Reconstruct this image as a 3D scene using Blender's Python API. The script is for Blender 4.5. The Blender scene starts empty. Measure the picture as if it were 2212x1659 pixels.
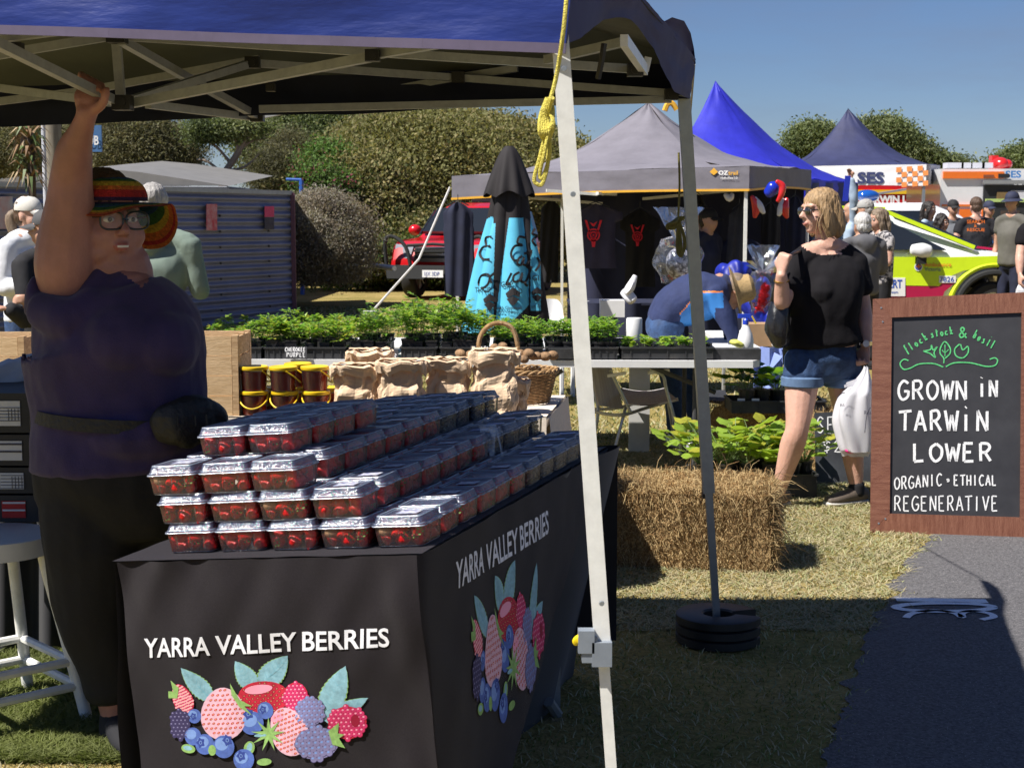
import bpy, bmesh, math, random
import numpy as np
from mathutils import Vector as V, Matrix, noise
from math import sin, cos, pi, radians, atan, sqrt
random.seed(7)
S = bpy.context.scene
COL = S.collection
TMP = bpy.data.scenes.new('scratch'); TVL = TMP.view_layers[0]
def evalmesh(o):
    TMP.collection.objects.link(o); TVL.update(); return bpy.data.meshes.new_from_object(o.evaluated_get(TVL.depsgraph))
# ------------------------------------------------------------ camera, sky, sun, exposure
F, CX, CY, H = 3300.0, 1106.0, 829.5, 1.55
PITCH = atan(364.5 / F)
cam_d = bpy.data.cameras.new('camera'); cam = bpy.data.objects.new('camera', cam_d); COL.objects.link(cam)
cam.location = (0, 0, H); cam.rotation_euler = (pi / 2 - PITCH, 0, 0)
cam_d.sensor_width = 36; cam_d.lens = F / 2212 * 36; cam_d.clip_start = .05; cam_d.clip_end = 3000
cam_d.dof.use_dof = True; cam_d.dof.focus_distance = 5.2; cam_d.dof.aperture_fstop = 14
S.camera = cam
SUNV = V((.64, .335, -1)).normalized()          # the way the light travels
EL = math.asin(-SUNV.z); AZ = math.atan2(-SUNV.x, -SUNV.y)
W = bpy.data.worlds.new('World'); S.world = W; W.use_nodes = True
wn = W.node_tree.nodes; wl = W.node_tree.links
bg = wn['Background']; sk = wn.new('ShaderNodeTexSky'); sk.sky_type = 'NISHITA'; sk.sun_disc = False
sk.sun_elevation = EL; sk.sun_rotation = AZ; sk.altitude = 0; sk.air_density = 1.0; sk.dust_density = 0; sk.ozone_density = 6.0
# thin high cloud, a little paler than the blue
tc = wn.new('ShaderNodeTexCoord'); mp = wn.new('ShaderNodeMapping'); mp.inputs['Scale'].default_value = (2.2, 2.2, 9)
nz = wn.new('ShaderNodeTexNoise'); nz.inputs['Scale'].default_value = 2.4; nz.inputs['Detail'].default_value = 6; nz.inputs['Roughness'].default_value = .6
cr = wn.new('ShaderNodeValToRGB'); cr.color_ramp.elements[0].position = .42; cr.color_ramp.elements[1].position = .8
cr.color_ramp.elements[1].color = (.45, .45, .45, 1)
tn = wn.new('ShaderNodeMixRGB'); tn.blend_type = 'MULTIPLY'; tn.inputs[0].default_value = 1; tn.inputs[2].default_value = (.88, .93, 1.14, 1)
mx = wn.new('ShaderNodeMixRGB'); mx.inputs[2].default_value = (3.6, 3.9, 4.4, 1)
wl.new(tc.outputs['Generated'], mp.inputs[0]); wl.new(mp.outputs[0], nz.inputs[0]); wl.new(nz.outputs[0], cr.inputs[0])
wl.new(cr.outputs[0], mx.inputs[0]); wl.new(sk.outputs[0], mx.inputs[1]); wl.new(mx.outputs[0], tn.inputs[1]); wl.new(tn.outputs[0], bg.inputs[0])
bg.inputs[1].default_value = .040
sd = bpy.data.lights.new('sun', 'SUN'); sun = bpy.data.objects.new('sun', sd); COL.objects.link(sun)
sd.energy = 5.0; sd.angle = radians(.5); sd.color = (1, .95, .88)
sun.rotation_euler = SUNV.to_track_quat('-Z', 'Y').to_euler()
S.view_settings.view_transform = 'Standard'; S.view_settings.look = 'None'; S.view_settings.exposure = .80; S.view_settings.gamma = 1
S.render.engine = 'CYCLES'; S.cycles.transparent_max_bounces = 24; S.cycles.max_bounces = 8

# ------------------------------------------------------------ pixel helpers (pixels of a 2212 x 1659 view)
cp, sp = cos(PITCH), sin(PITCH)
def ray(u, v):
    a = (u - CX) / F; b = (CY - v) / F
    return V((a, cp + b * sp, -sp + b * cp))
def P(u, v, d):
    r = ray(u, v); r = r * (d / r.y); return V((r.x, d, H + r.z))
def G(u, v, z=0.0):
    r = ray(u, v); t = (z - H) / r.z; return V((r.x * t, r.y * t, z))
def hit(u, v, o, n):
    r = ray(u, v); c = V((0, 0, H)); t = (o - c).dot(n) / r.dot(n); return c + r * t

# ------------------------------------------------------------ tagging
def tag(o, label=None, cat=None, group=None, kind=None):
    if label: o['label'] = label
    if cat: o['category'] = cat
    if group: o['group'] = group
    if kind: o['kind'] = kind
    return o
def thing(name, label, cat, loc=(0, 0, 0), group=None):
    o = bpy.data.objects.new(name, None); o.empty_display_size = .1; COL.objects.link(o); o.location = loc
    return tag(o, label, cat, group)
def children(o): return [c for c in bpy.data.objects if c.parent == o]
def copy_tree(o, parent=None, kids=None):
    c = o.copy(); COL.objects.link(c)
    if parent: c.parent = parent
    for ch in (kids[o] if kids else children(o)): copy_tree(ch, c, kids)
    return c

# ------------------------------------------------------------ materials
MT = {}
def mat(name, col, rough=.6, var=.12, scale=12, bump=0, bscale=None, metal=0, spec=.5, col2=None, alpha=1, coords='Object',
        stretch=None, sheen=0, coat=0, sub=0, trl=None, detail=4, lo=.3, hi=.7):
    if name in MT: return MT[name]
    m = bpy.data.materials.new(name); m.use_nodes = True; n = m.node_tree.nodes; l = m.node_tree.links
    b = n['Principled BSDF']; b.inputs['Roughness'].default_value = rough; b.inputs['Metallic'].default_value = metal
    b.inputs['Specular IOR Level'].default_value = spec
    if sheen: b.inputs['Sheen Weight'].default_value = sheen
    if coat: b.inputs['Coat Weight'].default_value = coat; b.inputs['Coat Roughness'].default_value = .06
    if sub:
        b.inputs['Subsurface Weight'].default_value = sub; b.inputs['Subsurface Radius'].default_value = (.012, .005, .003); b.inputs['Subsurface Scale'].default_value = 1
    c = (*col, 1)
    if col2 is None: col2 = tuple(x * (1 - var * 2) for x in col)
    t = n.new('ShaderNodeTexCoord'); mp = n.new('ShaderNodeMapping'); l.new(t.outputs[coords], mp.inputs[0])
    if stretch: mp.inputs['Scale'].default_value = stretch
    if var or col2:
        z = n.new('ShaderNodeTexNoise'); z.inputs['Scale'].default_value = scale; z.inputs['Detail'].default_value = detail; z.inputs['Roughness'].default_value = .65
        r = n.new('ShaderNodeValToRGB'); r.color_ramp.elements[0].position = lo; r.color_ramp.elements[1].position = hi
        r.color_ramp.elements[0].color = c; r.color_ramp.elements[1].color = (*col2, 1)
        l.new(mp.outputs[0], z.inputs[0]); l.new(z.outputs[0], r.inputs[0]); l.new(r.outputs[0], b.inputs['Base Color'])
    else: b.inputs['Base Color'].default_value = c
    if bump:
        z2 = n.new('ShaderNodeTexNoise'); z2.inputs['Scale'].default_value = bscale or scale * 4; z2.inputs['Detail'].default_value = 5
        bp = n.new('ShaderNodeBump'); bp.inputs['Strength'].default_value = bump; bp.inputs['Distance'].default_value = .02
        l.new(mp.outputs[0], z2.inputs[0]); l.new(z2.outputs[0], bp.inputs['Height']); l.new(bp.outputs[0], b.inputs['Normal'])
    if trl:                                        # thin cloth or leaf that lets light through
        tr = n.new('ShaderNodeBsdfTranslucent'); tr.inputs[0].default_value = (*trl[:3], 1)
        ms = n.new('ShaderNodeMixShader'); ms.inputs[0].default_value = trl[3]
        l.new(b.outputs[0], ms.inputs[1]); l.new(tr.outputs[0], ms.inputs[2]); l.new(ms.outputs[0], n['Material Output'].inputs[0])
    MT[name] = m; return m
def clear(name, tint=(1, 1, 1), ior=1.5, rough=.05, haze=.04, hcol=(.8, .85, .95)):
    m = bpy.data.materials.new(name); m.use_nodes = True; n = m.node_tree.nodes; l = m.node_tree.links; n.remove(n['Principled BSDF'])
    fr = n.new('ShaderNodeFresnel'); fr.inputs[0].default_value = ior
    tr = n.new('ShaderNodeBsdfTransparent'); tr.inputs[0].default_value = (*tint, 1)
    gl = n.new('ShaderNodeBsdfGlossy'); gl.inputs[1].default_value = rough
    df = n.new('ShaderNodeBsdfDiffuse'); df.inputs[0].default_value = (*hcol, 1)
    z = n.new('ShaderNodeTexNoise'); z.inputs['Scale'].default_value = 35; bp = n.new('ShaderNodeBump'); bp.inputs['Strength'].default_value = .35; bp.inputs['Distance'].default_value = .004
    l.new(z.outputs[0], bp.inputs['Height']); l.new(bp.outputs[0], gl.inputs['Normal'])
    m1 = n.new('ShaderNodeMixShader'); m1.inputs[0].default_value = haze; m2 = n.new('ShaderNodeMixShader')
    l.new(tr.outputs[0], m1.inputs[1]); l.new(df.outputs[0], m1.inputs[2]); l.new(fr.outputs[0], m2.inputs[0]); l.new(m1.outputs[0], m2.inputs[1]); l.new(gl.outputs[0], m2.inputs[2])
    l.new(m2.outputs[0], n['Material Output'].inputs[0]); MT[name] = m; return m

# ------------------------------------------------------------ mesh builder
def frame(t, ref):
    t = t.normalized(); x = ref - t * ref.dot(t)
    if x.length < 1e-5: x = V((1, 0, 0)) - t * t.x
    if x.length < 1e-5: x = V((0, 1, 0))
    x.normalize(); return x, t.cross(x)
def crom(p, sub):
    out = []
    n = len(p)
    for i in range(n - 1):
        p0 = p[max(i - 1, 0)]; p1 = p[i]; p2 = p[i + 1]; p3 = p[min(i + 2, n - 1)]
        for k in range(sub):
            t = k / sub
            out.append(.5 * ((2 * p1) + (p2 - p0) * t + (2 * p0 - 5 * p1 + 4 * p2 - p3) * t * t + (3 * p1 - p0 - 3 * p2 + p3) * t ** 3))
    out.append(p[-1]); return out
class MB:
    def __init__(s): s.v = []; s.f = []; s.m = []
    def add(s, vs, fs, m=0):
        k = len(s.v); s.v += [tuple(x) for x in vs]; s.f += [tuple(i + k for i in f) for f in fs]; s.m += [m] * len(fs); return s
    def box(s, c, size, R=None, m=0, taper=1.0):
        hx, hy, hz = (x / 2 for x in size); c = V(c); vs = []
        for z in (-1, 1):
            k = taper if z > 0 else 1
            for x, y in ((-1, -1), (1, -1), (1, 1), (-1, 1)):
                p = V((x * hx * k, y * hy * k, z * hz)); p = (R @ p) if R else p; vs.append(c + p)
        return s.add(vs, [(3, 2, 1, 0), (4, 5, 6, 7), (0, 1, 5, 4), (1, 2, 6, 5), (2, 3, 7, 6), (3, 0, 4, 7)], m)
    def bar(s, a, b, w, h=None, up=V((0, 0, 1)), m=0):
        a = V(a); b = V(b); h = h or w; x, y = frame(b - a, up); vs = []
        for p in (a, b):
            for i, j in ((-1, -1), (1, -1), (1, 1), (-1, 1)): vs.append(p + x * (i * h / 2) + y * (j * w / 2))
        return s.add(vs, [(3, 2, 1, 0), (4, 5, 6, 7), (0, 1, 5, 4), (1, 2, 6, 5), (2, 3, 7, 6), (3, 0, 4, 7)], m)
    def tube(s, pts, r, n=10, m=0, sub=1, cap=True, closed=False):
        pts = [V(p) for p in pts]
        if sub > 1: pts = crom(pts, sub)
        rs = r if isinstance(r, (list, tuple)) else [r] * len(pts)
        if len(rs) != len(pts): rs = [rs[min(int(i / (len(pts) - 1) * (len(rs) - 1) + .5), len(rs) - 1)] for i in range(len(pts))]
        vs = []; N = len(pts); ref = V((.13, .27, .95))
        for i, p in enumerate(pts):
            if closed: t = pts[(i + 1) % N] - pts[i - 1]
            else: t = pts[min(i + 1, N - 1)] - pts[max(i - 1, 0)]
            x, y = frame(t, ref); ref = x
            for k in range(n): a = 2 * pi * k / n; vs.append(p + x * (cos(a) * rs[i]) + y * (sin(a) * rs[i]))
        fs = []
        for i in range(N if closed else N - 1):
            j = (i + 1) % N
            for k in range(n): fs.append((i * n + k, i * n + (k + 1) % n, j * n + (k + 1) % n, j * n + k))
        if cap and not closed: fs.append(tuple(range(n - 1, -1, -1))); fs.append(tuple((N - 1) * n + k for k in range(n)))
        return s.add(vs, fs, m)
    def loft(s, pts, rad, ref=V((0, -1, 0)), n=16, sub=4, m=0, round_=.6, power=1.0):
        pts = [V(p) for p in pts]; rad = [r if isinstance(r, (tuple, list)) else (r, r) for r in rad]
        q = crom(pts, sub); rr = crom([V((a, b, 0)) for a, b in rad], sub)
        t0 = (q[0] - q[1]).normalized(); t1 = (q[-1] - q[-2]).normalized()
        Q = []; RR = []
        for a in (85, 60, 30):
            a = radians(a); Q.append(q[0] + t0 * (sin(a) * min(rr[0].x, rr[0].y) * round_)); RR.append(rr[0] * cos(a))
        Q += q; RR += rr
        for a in (30, 60, 85):
            a = radians(a); Q.append(q[-1] + t1 * (sin(a) * min(rr[-1].x, rr[-1].y) * round_)); RR.append(rr[-1] * cos(a))
        vs = []; N = len(Q)
        for i, p in enumerate(Q):
            t = Q[min(i + 1, N - 1)] - Q[max(i - 1, 0)]
            x, y = frame(t, V(ref))
            for k in range(n):
                a = 2 * pi * k / n; ca, sa = cos(a), sin(a)
                if power != 1: ca = math.copysign(abs(ca) ** power, ca); sa = math.copysign(abs(sa) ** power, sa)
                vs.append(p + x * (ca * RR[i].x) + y * (sa * RR[i].y))
        fs = [(i * n + k, i * n + (k + 1) % n, (i + 1) * n + (k + 1) % n, (i + 1) * n + k) for i in range(N - 1) for k in range(n)]
        fs.append(tuple(range(n - 1, -1, -1))); fs.append(tuple((N - 1) * n + k for k in range(n)))
        return s.add(vs, fs, m)
    def ell(s, c, r, R=None, n=16, k=10, m=0):
        c = V(c); r = r if isinstance(r, (tuple, list)) else (r, r, r); vs = []
        for i in range(1, k):
            th = pi * i / k
            for j in range(n):
                a = 2 * pi * j / n; p = V((sin(th) * cos(a) * r[0], sin(th) * sin(a) * r[1], cos(th) * r[2])); vs.append(c + (R @ p if R else p))
        top = V((0, 0, r[2])); bot = V((0, 0, -r[2])); vs.append(c + (R @ top if R else top)); vs.append(c + (R @ bot if R else bot))
        fs = []
        for i in range(k - 2):
            for j in range(n): fs.append((i * n + j, (i + 1) * n + j, (i + 1) * n + (j + 1) % n, i * n + (j + 1) % n))
        T = (k - 1) * n
        for j in range(n): fs.append((T, j, (j + 1) % n)); fs.append((T + 1, (k - 2) * n + (j + 1) % n, (k - 2) * n + j))
        return s.add(vs, fs, m)
    def lathe(s, prof, c=(0, 0, 0), R=None, n=24, m=0, cap=True):
        c = V(c); vs = []
        for r, z in prof:
            for j in range(n):
                a = 2 * pi * j / n; p = V((r * cos(a), r * sin(a), z)); vs.append(c + (R @ p if R else p))
        N = len(prof)
        fs = [(i * n + j, i * n + (j + 1) % n, (i + 1) * n + (j + 1) % n, (i + 1) * n + j) for i in range(N - 1) for j in range(n)]
        if cap: fs.append(tuple(range(n - 1, -1, -1))); fs.append(tuple((N - 1) * n + k for k in range(n)))
        return s.add(vs, fs, m)
    def grid(s, fn, nu, nv, m=0):
        vs = [fn(i / nu, j / nv) for j in range(nv + 1) for i in range(nu + 1)]
        fs = [(j * (nu + 1) + i, j * (nu + 1) + i + 1, (j + 1) * (nu + 1) + i + 1, (j + 1) * (nu + 1) + i) for j in range(nv) for i in range(nu)]
        return s.add(vs, fs, m)
    def slab(s, fn, nu, nv, off, m=0):
        """a grid sheet with thickness off (vector)"""
        off = V(off); a = [V(fn(i / nu, j / nv)) for j in range(nv + 1) for i in range(nu + 1)]; K = len(a); b = [p + off for p in a]
        q = lambda i, j: j * (nu + 1) + i
        fs = []
        for j in range(nv):
            for i in range(nu):
                f = (q(i, j), q(i + 1, j), q(i + 1, j + 1), q(i, j + 1)); fs.append(f); fs.append(tuple(K + x for x in reversed(f)))
        for i in range(nu): fs.append((q(i + 1, 0), q(i, 0), q(i, 0) + K, q(i + 1, 0) + K)); fs.append((q(i, nv), q(i + 1, nv), q(i + 1, nv) + K, q(i, nv) + K))
        for j in range(nv): fs.append((q(0, j), q(0, j + 1), q(0, j + 1) + K, q(0, j) + K)); fs.append((q(nu, j + 1), q(nu, j), q(nu, j) + K, q(nu, j + 1) + K))
        return s.add(a + b, fs, m)
    def prism(s, poly, off, m=0):
        off = V(off); n = len(poly); a = [V(p) for p in poly]; b = [p + off for p in a]
        fs = [tuple(range(n)), tuple(range(2 * n - 1, n - 1, -1))] + [((i + 1) % n, i, i + n, (i + 1) % n + n) for i in range(n)]
        return s.add(a + b, fs, m)
    def text(s, txt, place, size=1.0, m=0, bold=0, align='LEFT'):
        c = bpy.data.curves.new('t', 'FONT'); c.body = txt; c.size = size; c.offset = bold; c.align_x = align; c.resolution_u = 3
        o = bpy.data.objects.new('t', c); me = evalmesh(o)
        s.add([place(v.co.x, v.co.y) for v in me.vertices], [tuple(p.vertices) for p in me.polygons], m)
        bpy.data.objects.remove(o); bpy.data.curves.remove(c); bpy.data.meshes.remove(me); return s
    def xf(s, Mx):
        s.v = [tuple(Mx @ V(p)) for p in s.v]; return s
    def build(s, name, mats, parent=None, smooth=True, local=False, label=None, angle=40):
        mats = mats if isinstance(mats, (list, tuple)) else [mats]
        me = bpy.data.meshes.new(name); vs = s.v
        if parent and not local:
            L = V((0, 0, 0)); q = parent
            while q: L += V(q.location); q = q.parent
            vs = [(p[0] - L.x, p[1] - L.y, p[2] - L.z) for p in vs]
        me.from_pydata(vs, [], s.f)
        for m_ in mats: me.materials.append(m_)
        if len(mats) > 1: me.polygons.foreach_set('material_index', s.m)
        if smooth: me.polygons.foreach_set('use_smooth', [True] * len(me.polygons)); me.set_sharp_from_angle(angle=radians(angle))
        me.update(); o = bpy.data.objects.new(name, me); COL.objects.link(o)
        if parent: o.parent = parent
        if label: o['label'] = label
        return o
    def remesh(s, name, mats, parent=None, voxel=.01, smooth=4, paint=None, local=False, label=None, disp=None):
        """one continuous skin over everything added so far"""
        me = bpy.data.meshes.new('tmp'); me.from_pydata(s.v, [], s.f); o = bpy.data.objects.new('tmp', me)
        r = o.modifiers.new('r', 'REMESH'); r.mode = 'VOXEL'; r.voxel_size = voxel
        if smooth: q = o.modifiers.new('s', 'SMOOTH'); q.factor = .5; q.iterations = smooth
        m2 = evalmesh(o)
        bpy.data.objects.remove(o); bpy.data.meshes.remove(me); m2.name = name
        L = V((0, 0, 0))
        if parent and not local:
            q = parent
            while q: L += V(q.location); q = q.parent
        for m_ in (mats if isinstance(mats, (list, tuple)) else [mats]): m2.materials.append(m_)
        if disp:
            nv = len(m2.vertices); nn = np.empty(nv * 3, np.float32); m2.vertices.foreach_get('normal', nn); cc = np.empty(nv * 3, np.float32); m2.vertices.foreach_get('co', cc); nn = nn.reshape(-1, 3).tolist(); cc = cc.reshape(-1, 3).tolist()
            m2.vertices.foreach_set('co', np.array([tuple(disp(V(c_), V(n_))) for c_, n_ in zip(cc, nn)], np.float32).ravel())
        if paint: m2.polygons.foreach_set('material_index', [paint(V(p.center)) for p in m2.polygons])
        m2.transform(Matrix.Translation(-L)); m2.polygons.foreach_set('use_smooth', [True] * len(m2.polygons)); m2.update()
        o = bpy.data.objects.new(name, m2); COL.objects.link(o)
        if parent: o.parent = parent
        if label: o['label'] = label
        return o
def one(mb, name, mats, label, cat, group=None, kind=None, **k):
    return tag(mb.build(name, mats, **k), label, cat, group, kind)
def lerp(a, b, t): return a + (b - a) * t
def rotz(a): return Matrix.Rotation(a, 3, 'Z')
def nz3(x, y, z=0): return noise.noise(V((x, y, z)))
def raw_mesh(name, verts, faces4, mats, midx=None, parent=None, local=False):
    """fast mesh from numpy quads"""
    if parent and not local: verts = verts - np.array(parent.location)
    me = bpy.data.meshes.new(name); nv = len(verts); nf = len(faces4); k = faces4.shape[1]
    me.vertices.add(nv); me.vertices.foreach_set('co', verts.astype(np.float32).ravel())
    me.loops.add(nf * k); me.loops.foreach_set('vertex_index', faces4.astype(np.int32).ravel())
    me.polygons.add(nf); me.polygons.foreach_set('loop_start', np.arange(nf, dtype=np.int32) * k)
    for m_ in (mats if isinstance(mats, (list, tuple)) else [mats]): me.materials.append(m_)
    if midx is not None: me.polygons.foreach_set('material_index', midx.astype(np.int32))
    me.update(calc_edges=True); me.validate()
    o = bpy.data.objects.new(name, me); COL.objects.link(o)
    if parent: o.parent = parent
    return o
def leaves(centers, size, rng, aspect=.45, up=.3):
    """one bent diamond leaf (quad) per centre; size scalar or array"""
    n = len(centers); d = rng.normal(size=(n, 3)); d[:, 2] += up; d /= np.linalg.norm(d, axis=1)[:, None]
    w = rng.normal(size=(n, 3)); w = np.cross(d, w); w /= np.linalg.norm(w, axis=1)[:, None] + 1e-9
    sz = (np.ones(n) * size * rng.uniform(.6, 1.3, n))[:, None]
    a = centers - d * sz * .5; b = centers + w * sz * aspect * .5; c = centers + d * sz * .5; e = centers - w * sz * aspect * .5
    v = np.stack([a, b, c, e], 1).reshape(-1, 3); f = np.arange(4 * n).reshape(n, 4); return v, f
# ============================================================ ground
def ground_mat():
    m = bpy.data.materials.new('grass_ground'); m.use_nodes = True; n = m.node_tree.nodes; l = m.node_tree.links; b = n['Principled BSDF']; b.inputs['Roughness'].default_value = 1; b.inputs['Specular IOR Level'].default_value = .1
    t = n.new('ShaderNodeTexCoord')
    def ns(s, d=6, r=.6):
        z = n.new('ShaderNodeTexNoise'); z.inputs['Scale'].default_value = s; z.inputs['Detail'].default_value = d; z.inputs['Roughness'].default_value = r; l.new(t.outputs['Object'], z.inputs[0]); return z
    def ramp(z, p, c):
        r = n.new('ShaderNodeValToRGB'); e = r.color_ramp.elements
        e[0].position, e[0].color = p[0], (*c[0], 1); e[1].position, e[1].color = p[-1], (*c[-1], 1)
        for q, k in zip(p[1:-1], c[1:-1]): x = e.new(q); x.color = (*k, 1)
        l.new(z.outputs[0], r.inputs[0]); return r
    a = ramp(ns(.9, 8, .7), (.3, .5, .72), ((.17, .165, .05), (.29, .235, .09), (.42, .33, .15)))
    c = ramp(ns(38, 6, .75), (.3, .5, .72), ((.45, .42, .34), (.95, .92, .86), (1.5, 1.4, 1.25)))
    x = n.new('ShaderNodeMixRGB'); x.blend_type = 'MULTIPLY'; x.inputs[0].default_value = .85; l.new(a.outputs[0], x.inputs[1]); l.new(c.outputs[0], x.inputs[2])
    d = ramp(ns(1.7, 7, .75), (.62, .7), ((0, 0, 0), (.75, .75, .75))); y = n.new('ShaderNodeMixRGB'); y.inputs[2].default_value = (.16, .14, .12, 1)
    l.new(d.outputs[0], y.inputs[0]); l.new(x.outputs[0], y.inputs[1]); l.new(y.outputs[0], b.inputs['Base Color'])
    bp = n.new('ShaderNodeBump'); bp.inputs['Strength'].default_value = .7; bp.inputs['Distance'].default_value = .03; l.new(ns(60, 4).outputs[0], bp.inputs['Height']); l.new(bp.outputs[0], b.inputs['Normal'])
    return m
gm = MB()
for (x0, x1, y0, y1, nx, ny) in ((-60, 60, -20, 120, 60, 70),):
    gm.grid(lambda u, v: V((lerp(x0, x1, u), lerp(y0, y1, v), 0)), nx, ny)
for q in ((-1500, -60, -500, 2500), (60, 1500, -500, 2500), (-60, 60, 120, 2500), (-60, 60, -500, -20)):
    gm.grid(lambda u, v: V((lerp(q[0], q[1], u), lerp(q[2], q[3], v), 0)), 1, 1)
tag(gm.build('ground', ground_mat(), smooth=False), kind='structure')
# asphalt road with a ragged edge
edge = [(2212, 1040), (2120, 1085), (2060, 1120), (2010, 1165), (1985, 1190), (1950, 1215), (1958, 1235), (1920, 1262), (1935, 1285), (1905, 1315), (1885, 1345), (1862, 1400), (1840, 1470), (1812, 1550), (1790, 1620), (1775, 1700)]
ep = [G(u, v) for u, v in edge]; ep = crom(ep, 14)
ep = [p + V((nz3(p.y * 9, 1) * .05 + nz3(p.y * 30, 3) * .025, 0, .004)) for p in ep]
ep = [V((4.6, 13.5, .004)), V((3.8, 10.8, .004))] + ep + [V((ep[-1].x - .3, 2.5, .004)), V((ep[-1].x - .5, 0, .004))]
rm = MB(); rv = []
for p in ep: rv += [p, V((6.5, p.y, .004))]
rm.add(rv, [(2 * i, 2 * i + 1, 2 * i + 3, 2 * i + 2) for i in range(len(ep) - 1)])
def asphalt():
    m = mat('asphalt', (.15, .145, .15), .85, bump=.5, bscale=220, scale=90, col2=(.05, .048, .052), detail=2)
    n = m.node_tree.nodes; l = m.node_tree.links; b = n['Principled BSDF']; v = n.new('ShaderNodeTexVoronoi'); v.inputs['Scale'].default_value = 110
    t = n.new('ShaderNodeTexCoord'); l.new(t.outputs['Object'], v.inputs[0]); r = n.new('ShaderNodeValToRGB'); r.color_ramp.elements[0].position = .10; r.color_ramp.elements[1].position = .2
    r.color_ramp.elements[0].color = (1, 1, 1, 1); r.color_ramp.elements[1].color = (0, 0, 0, 1)
    l.new(v.outputs['Distance'], r.inputs[0]); x = n.new('ShaderNodeMixRGB'); x.inputs[2].default_value = (.5, .48, .47, 1)
    w = n.new('ShaderNodeTexNoise'); w.inputs['Scale'].default_value = 55; w.inputs['Detail'].default_value = 0; q = n.new('ShaderNodeValToRGB'); q.color_ramp.elements[0].position = .48; q.color_ramp.elements[1].position = .62; l.new(t.outputs['Object'], w.inputs[0]); l.new(w.outputs[0], q.inputs[0])
    mu = n.new('ShaderNodeMath'); mu.operation = 'MULTIPLY'; l.new(r.outputs[0], mu.inputs[0]); l.new(q.outputs[0], mu.inputs[1])
    c = b.inputs['Base Color'].links[0].from_socket; l.new(c, x.inputs[1]); l.new(mu.outputs[0], x.inputs[0]); l.new(x.outputs[0], b.inputs['Base Color']); return m
tag(rm.build('road', asphalt(), smooth=False), kind='structure')
# painted stall number on the asphalt
pm_ = mat('road_paint', (.85, .85, .87), .8, scale=160, col2=(.40, .40, .42), lo=.5, hi=.85)
lm = MB()
def ribbon(mb, pts, w, z=0, up=V((0, 0, 1)), m=0, sub=6, th=0):
    pts = crom([V(p) for p in pts], sub) if sub > 1 and len(pts) > 2 else [V(p) for p in pts]
    vs = []
    for i, p in enumerate(pts):
        t = (pts[min(i + 1, len(pts) - 1)] - pts[max(i - 1, 0)]).normalized(); s = t.cross(up).normalized() * (w / 2)
        vs += [p - s + up * z, p + s + up * z]
    fs = [(2 * i, 2 * i + 1, 2 * i + 3, 2 * i + 2) for i in range(len(pts) - 1)]
    mb.add(vs, fs, m)
ribbon(lm, [G(1935, 1298), G(2132, 1302)], .06, .008)
oval = [G(2040 + 105 * cos(a), 1315 + 9 * sin(a)) for a in [2 * pi * k / 24 for k in range(25)]]
ribbon(lm, oval, .042, .008, sub=1)
ribbon(lm, [G(1957, 1338), G(1972, 1328), G(2020, 1322), G(2062, 1328), G(2078, 1337), G(2078, 1328), G(2100, 1323), G(2135, 1328), G(2146, 1336), G(2120, 1342)], .03, .008)
one(lm, 'road_marking', pm_, 'white sprayed number and line on the asphalt at the edge of the shade', 'road marking', smooth=False)

# ============================================================ grass and straw litter
rng = np.random.default_rng(3)
def blades(name, n, area, mats, h=(.02, .05), w=.0022, lay=1.2, keep=None, z0=0):
    x0, x1, y0, y1 = area; x = rng.uniform(x0, x1, n); y = y0 + (y1 - y0) * rng.uniform(0, 1, n) ** 1.25
    if keep is not None: k = keep(x, y); x, y = x[k], y[k]; n = len(x)
    hh = rng.uniform(h[0], h[1], n); d = rng.normal(0, lay, (n, 2)); a = rng.uniform(0, pi, n); sc = 1 + (y - 4) * .12
    c = np.stack([x, y, np.full(n, z0)], 1); s = np.stack([np.cos(a), np.sin(a), np.zeros(n)], 1) * (w * sc)[:, None]
    mid = c + np.stack([d[:, 0] * hh * .35, d[:, 1] * hh * .35, hh * .6], 1); tip = c + np.stack([d[:, 0] * hh, d[:, 1] * hh, hh], 1)
    v = np.stack([c - s, c + s, mid + s * .8, mid - s * .8, mid - s * .8, mid + s * .8, tip + s * .1, tip - s * .1], 1).reshape(-1, 3)
    f = np.arange(8 * n).reshape(-1, 4)
    return raw_mesh(name, v, f, mats, np.repeat(rng.integers(0, len(mats), n), 2))
gA = mat('blade_green', (.19, .22, .055), .7, .25, 3, trl=(.16, .22, .03, .3)); gB = mat('blade_straw', (.54, .47, .28), .7, .2, 3, trl=(.4, .3, .1, .25)); gC = mat('blade_pale', (.33, .34, .16), .7, .2, 3)
exs = [(p.y, p.x) for p in ep]; exs.sort(); eyv = np.array([a for a, b in exs]); exv = np.array([b for a, b in exs])
offroad = lambda x, y: x < np.interp(y, eyv, exv) + rng.normal(0, .03, len(x))
tag(blades('grass', 90000, (-2.6, 3.2, 3.9, 11), [gA, gC, gB], (.006, .020), keep=offroad), kind='stuff')
tag(blades('straw_litter', 70000, (.1, 3.4, 5.6, 10), [gB, gB, gC], (.006, .02), lay=2.6, keep=offroad), kind='stuff')
tag(blades('lawn_grass', 60000, (-8, 3, 10.5, 26), [gA, gB, gC], (.015, .04), w=.003), kind='stuff')
tag(blades('shade_grass', 42000, (-1.9, -.9, 4.2, 5.6), [gA, gA, gA], (.012, .04)), kind='stuff')

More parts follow.
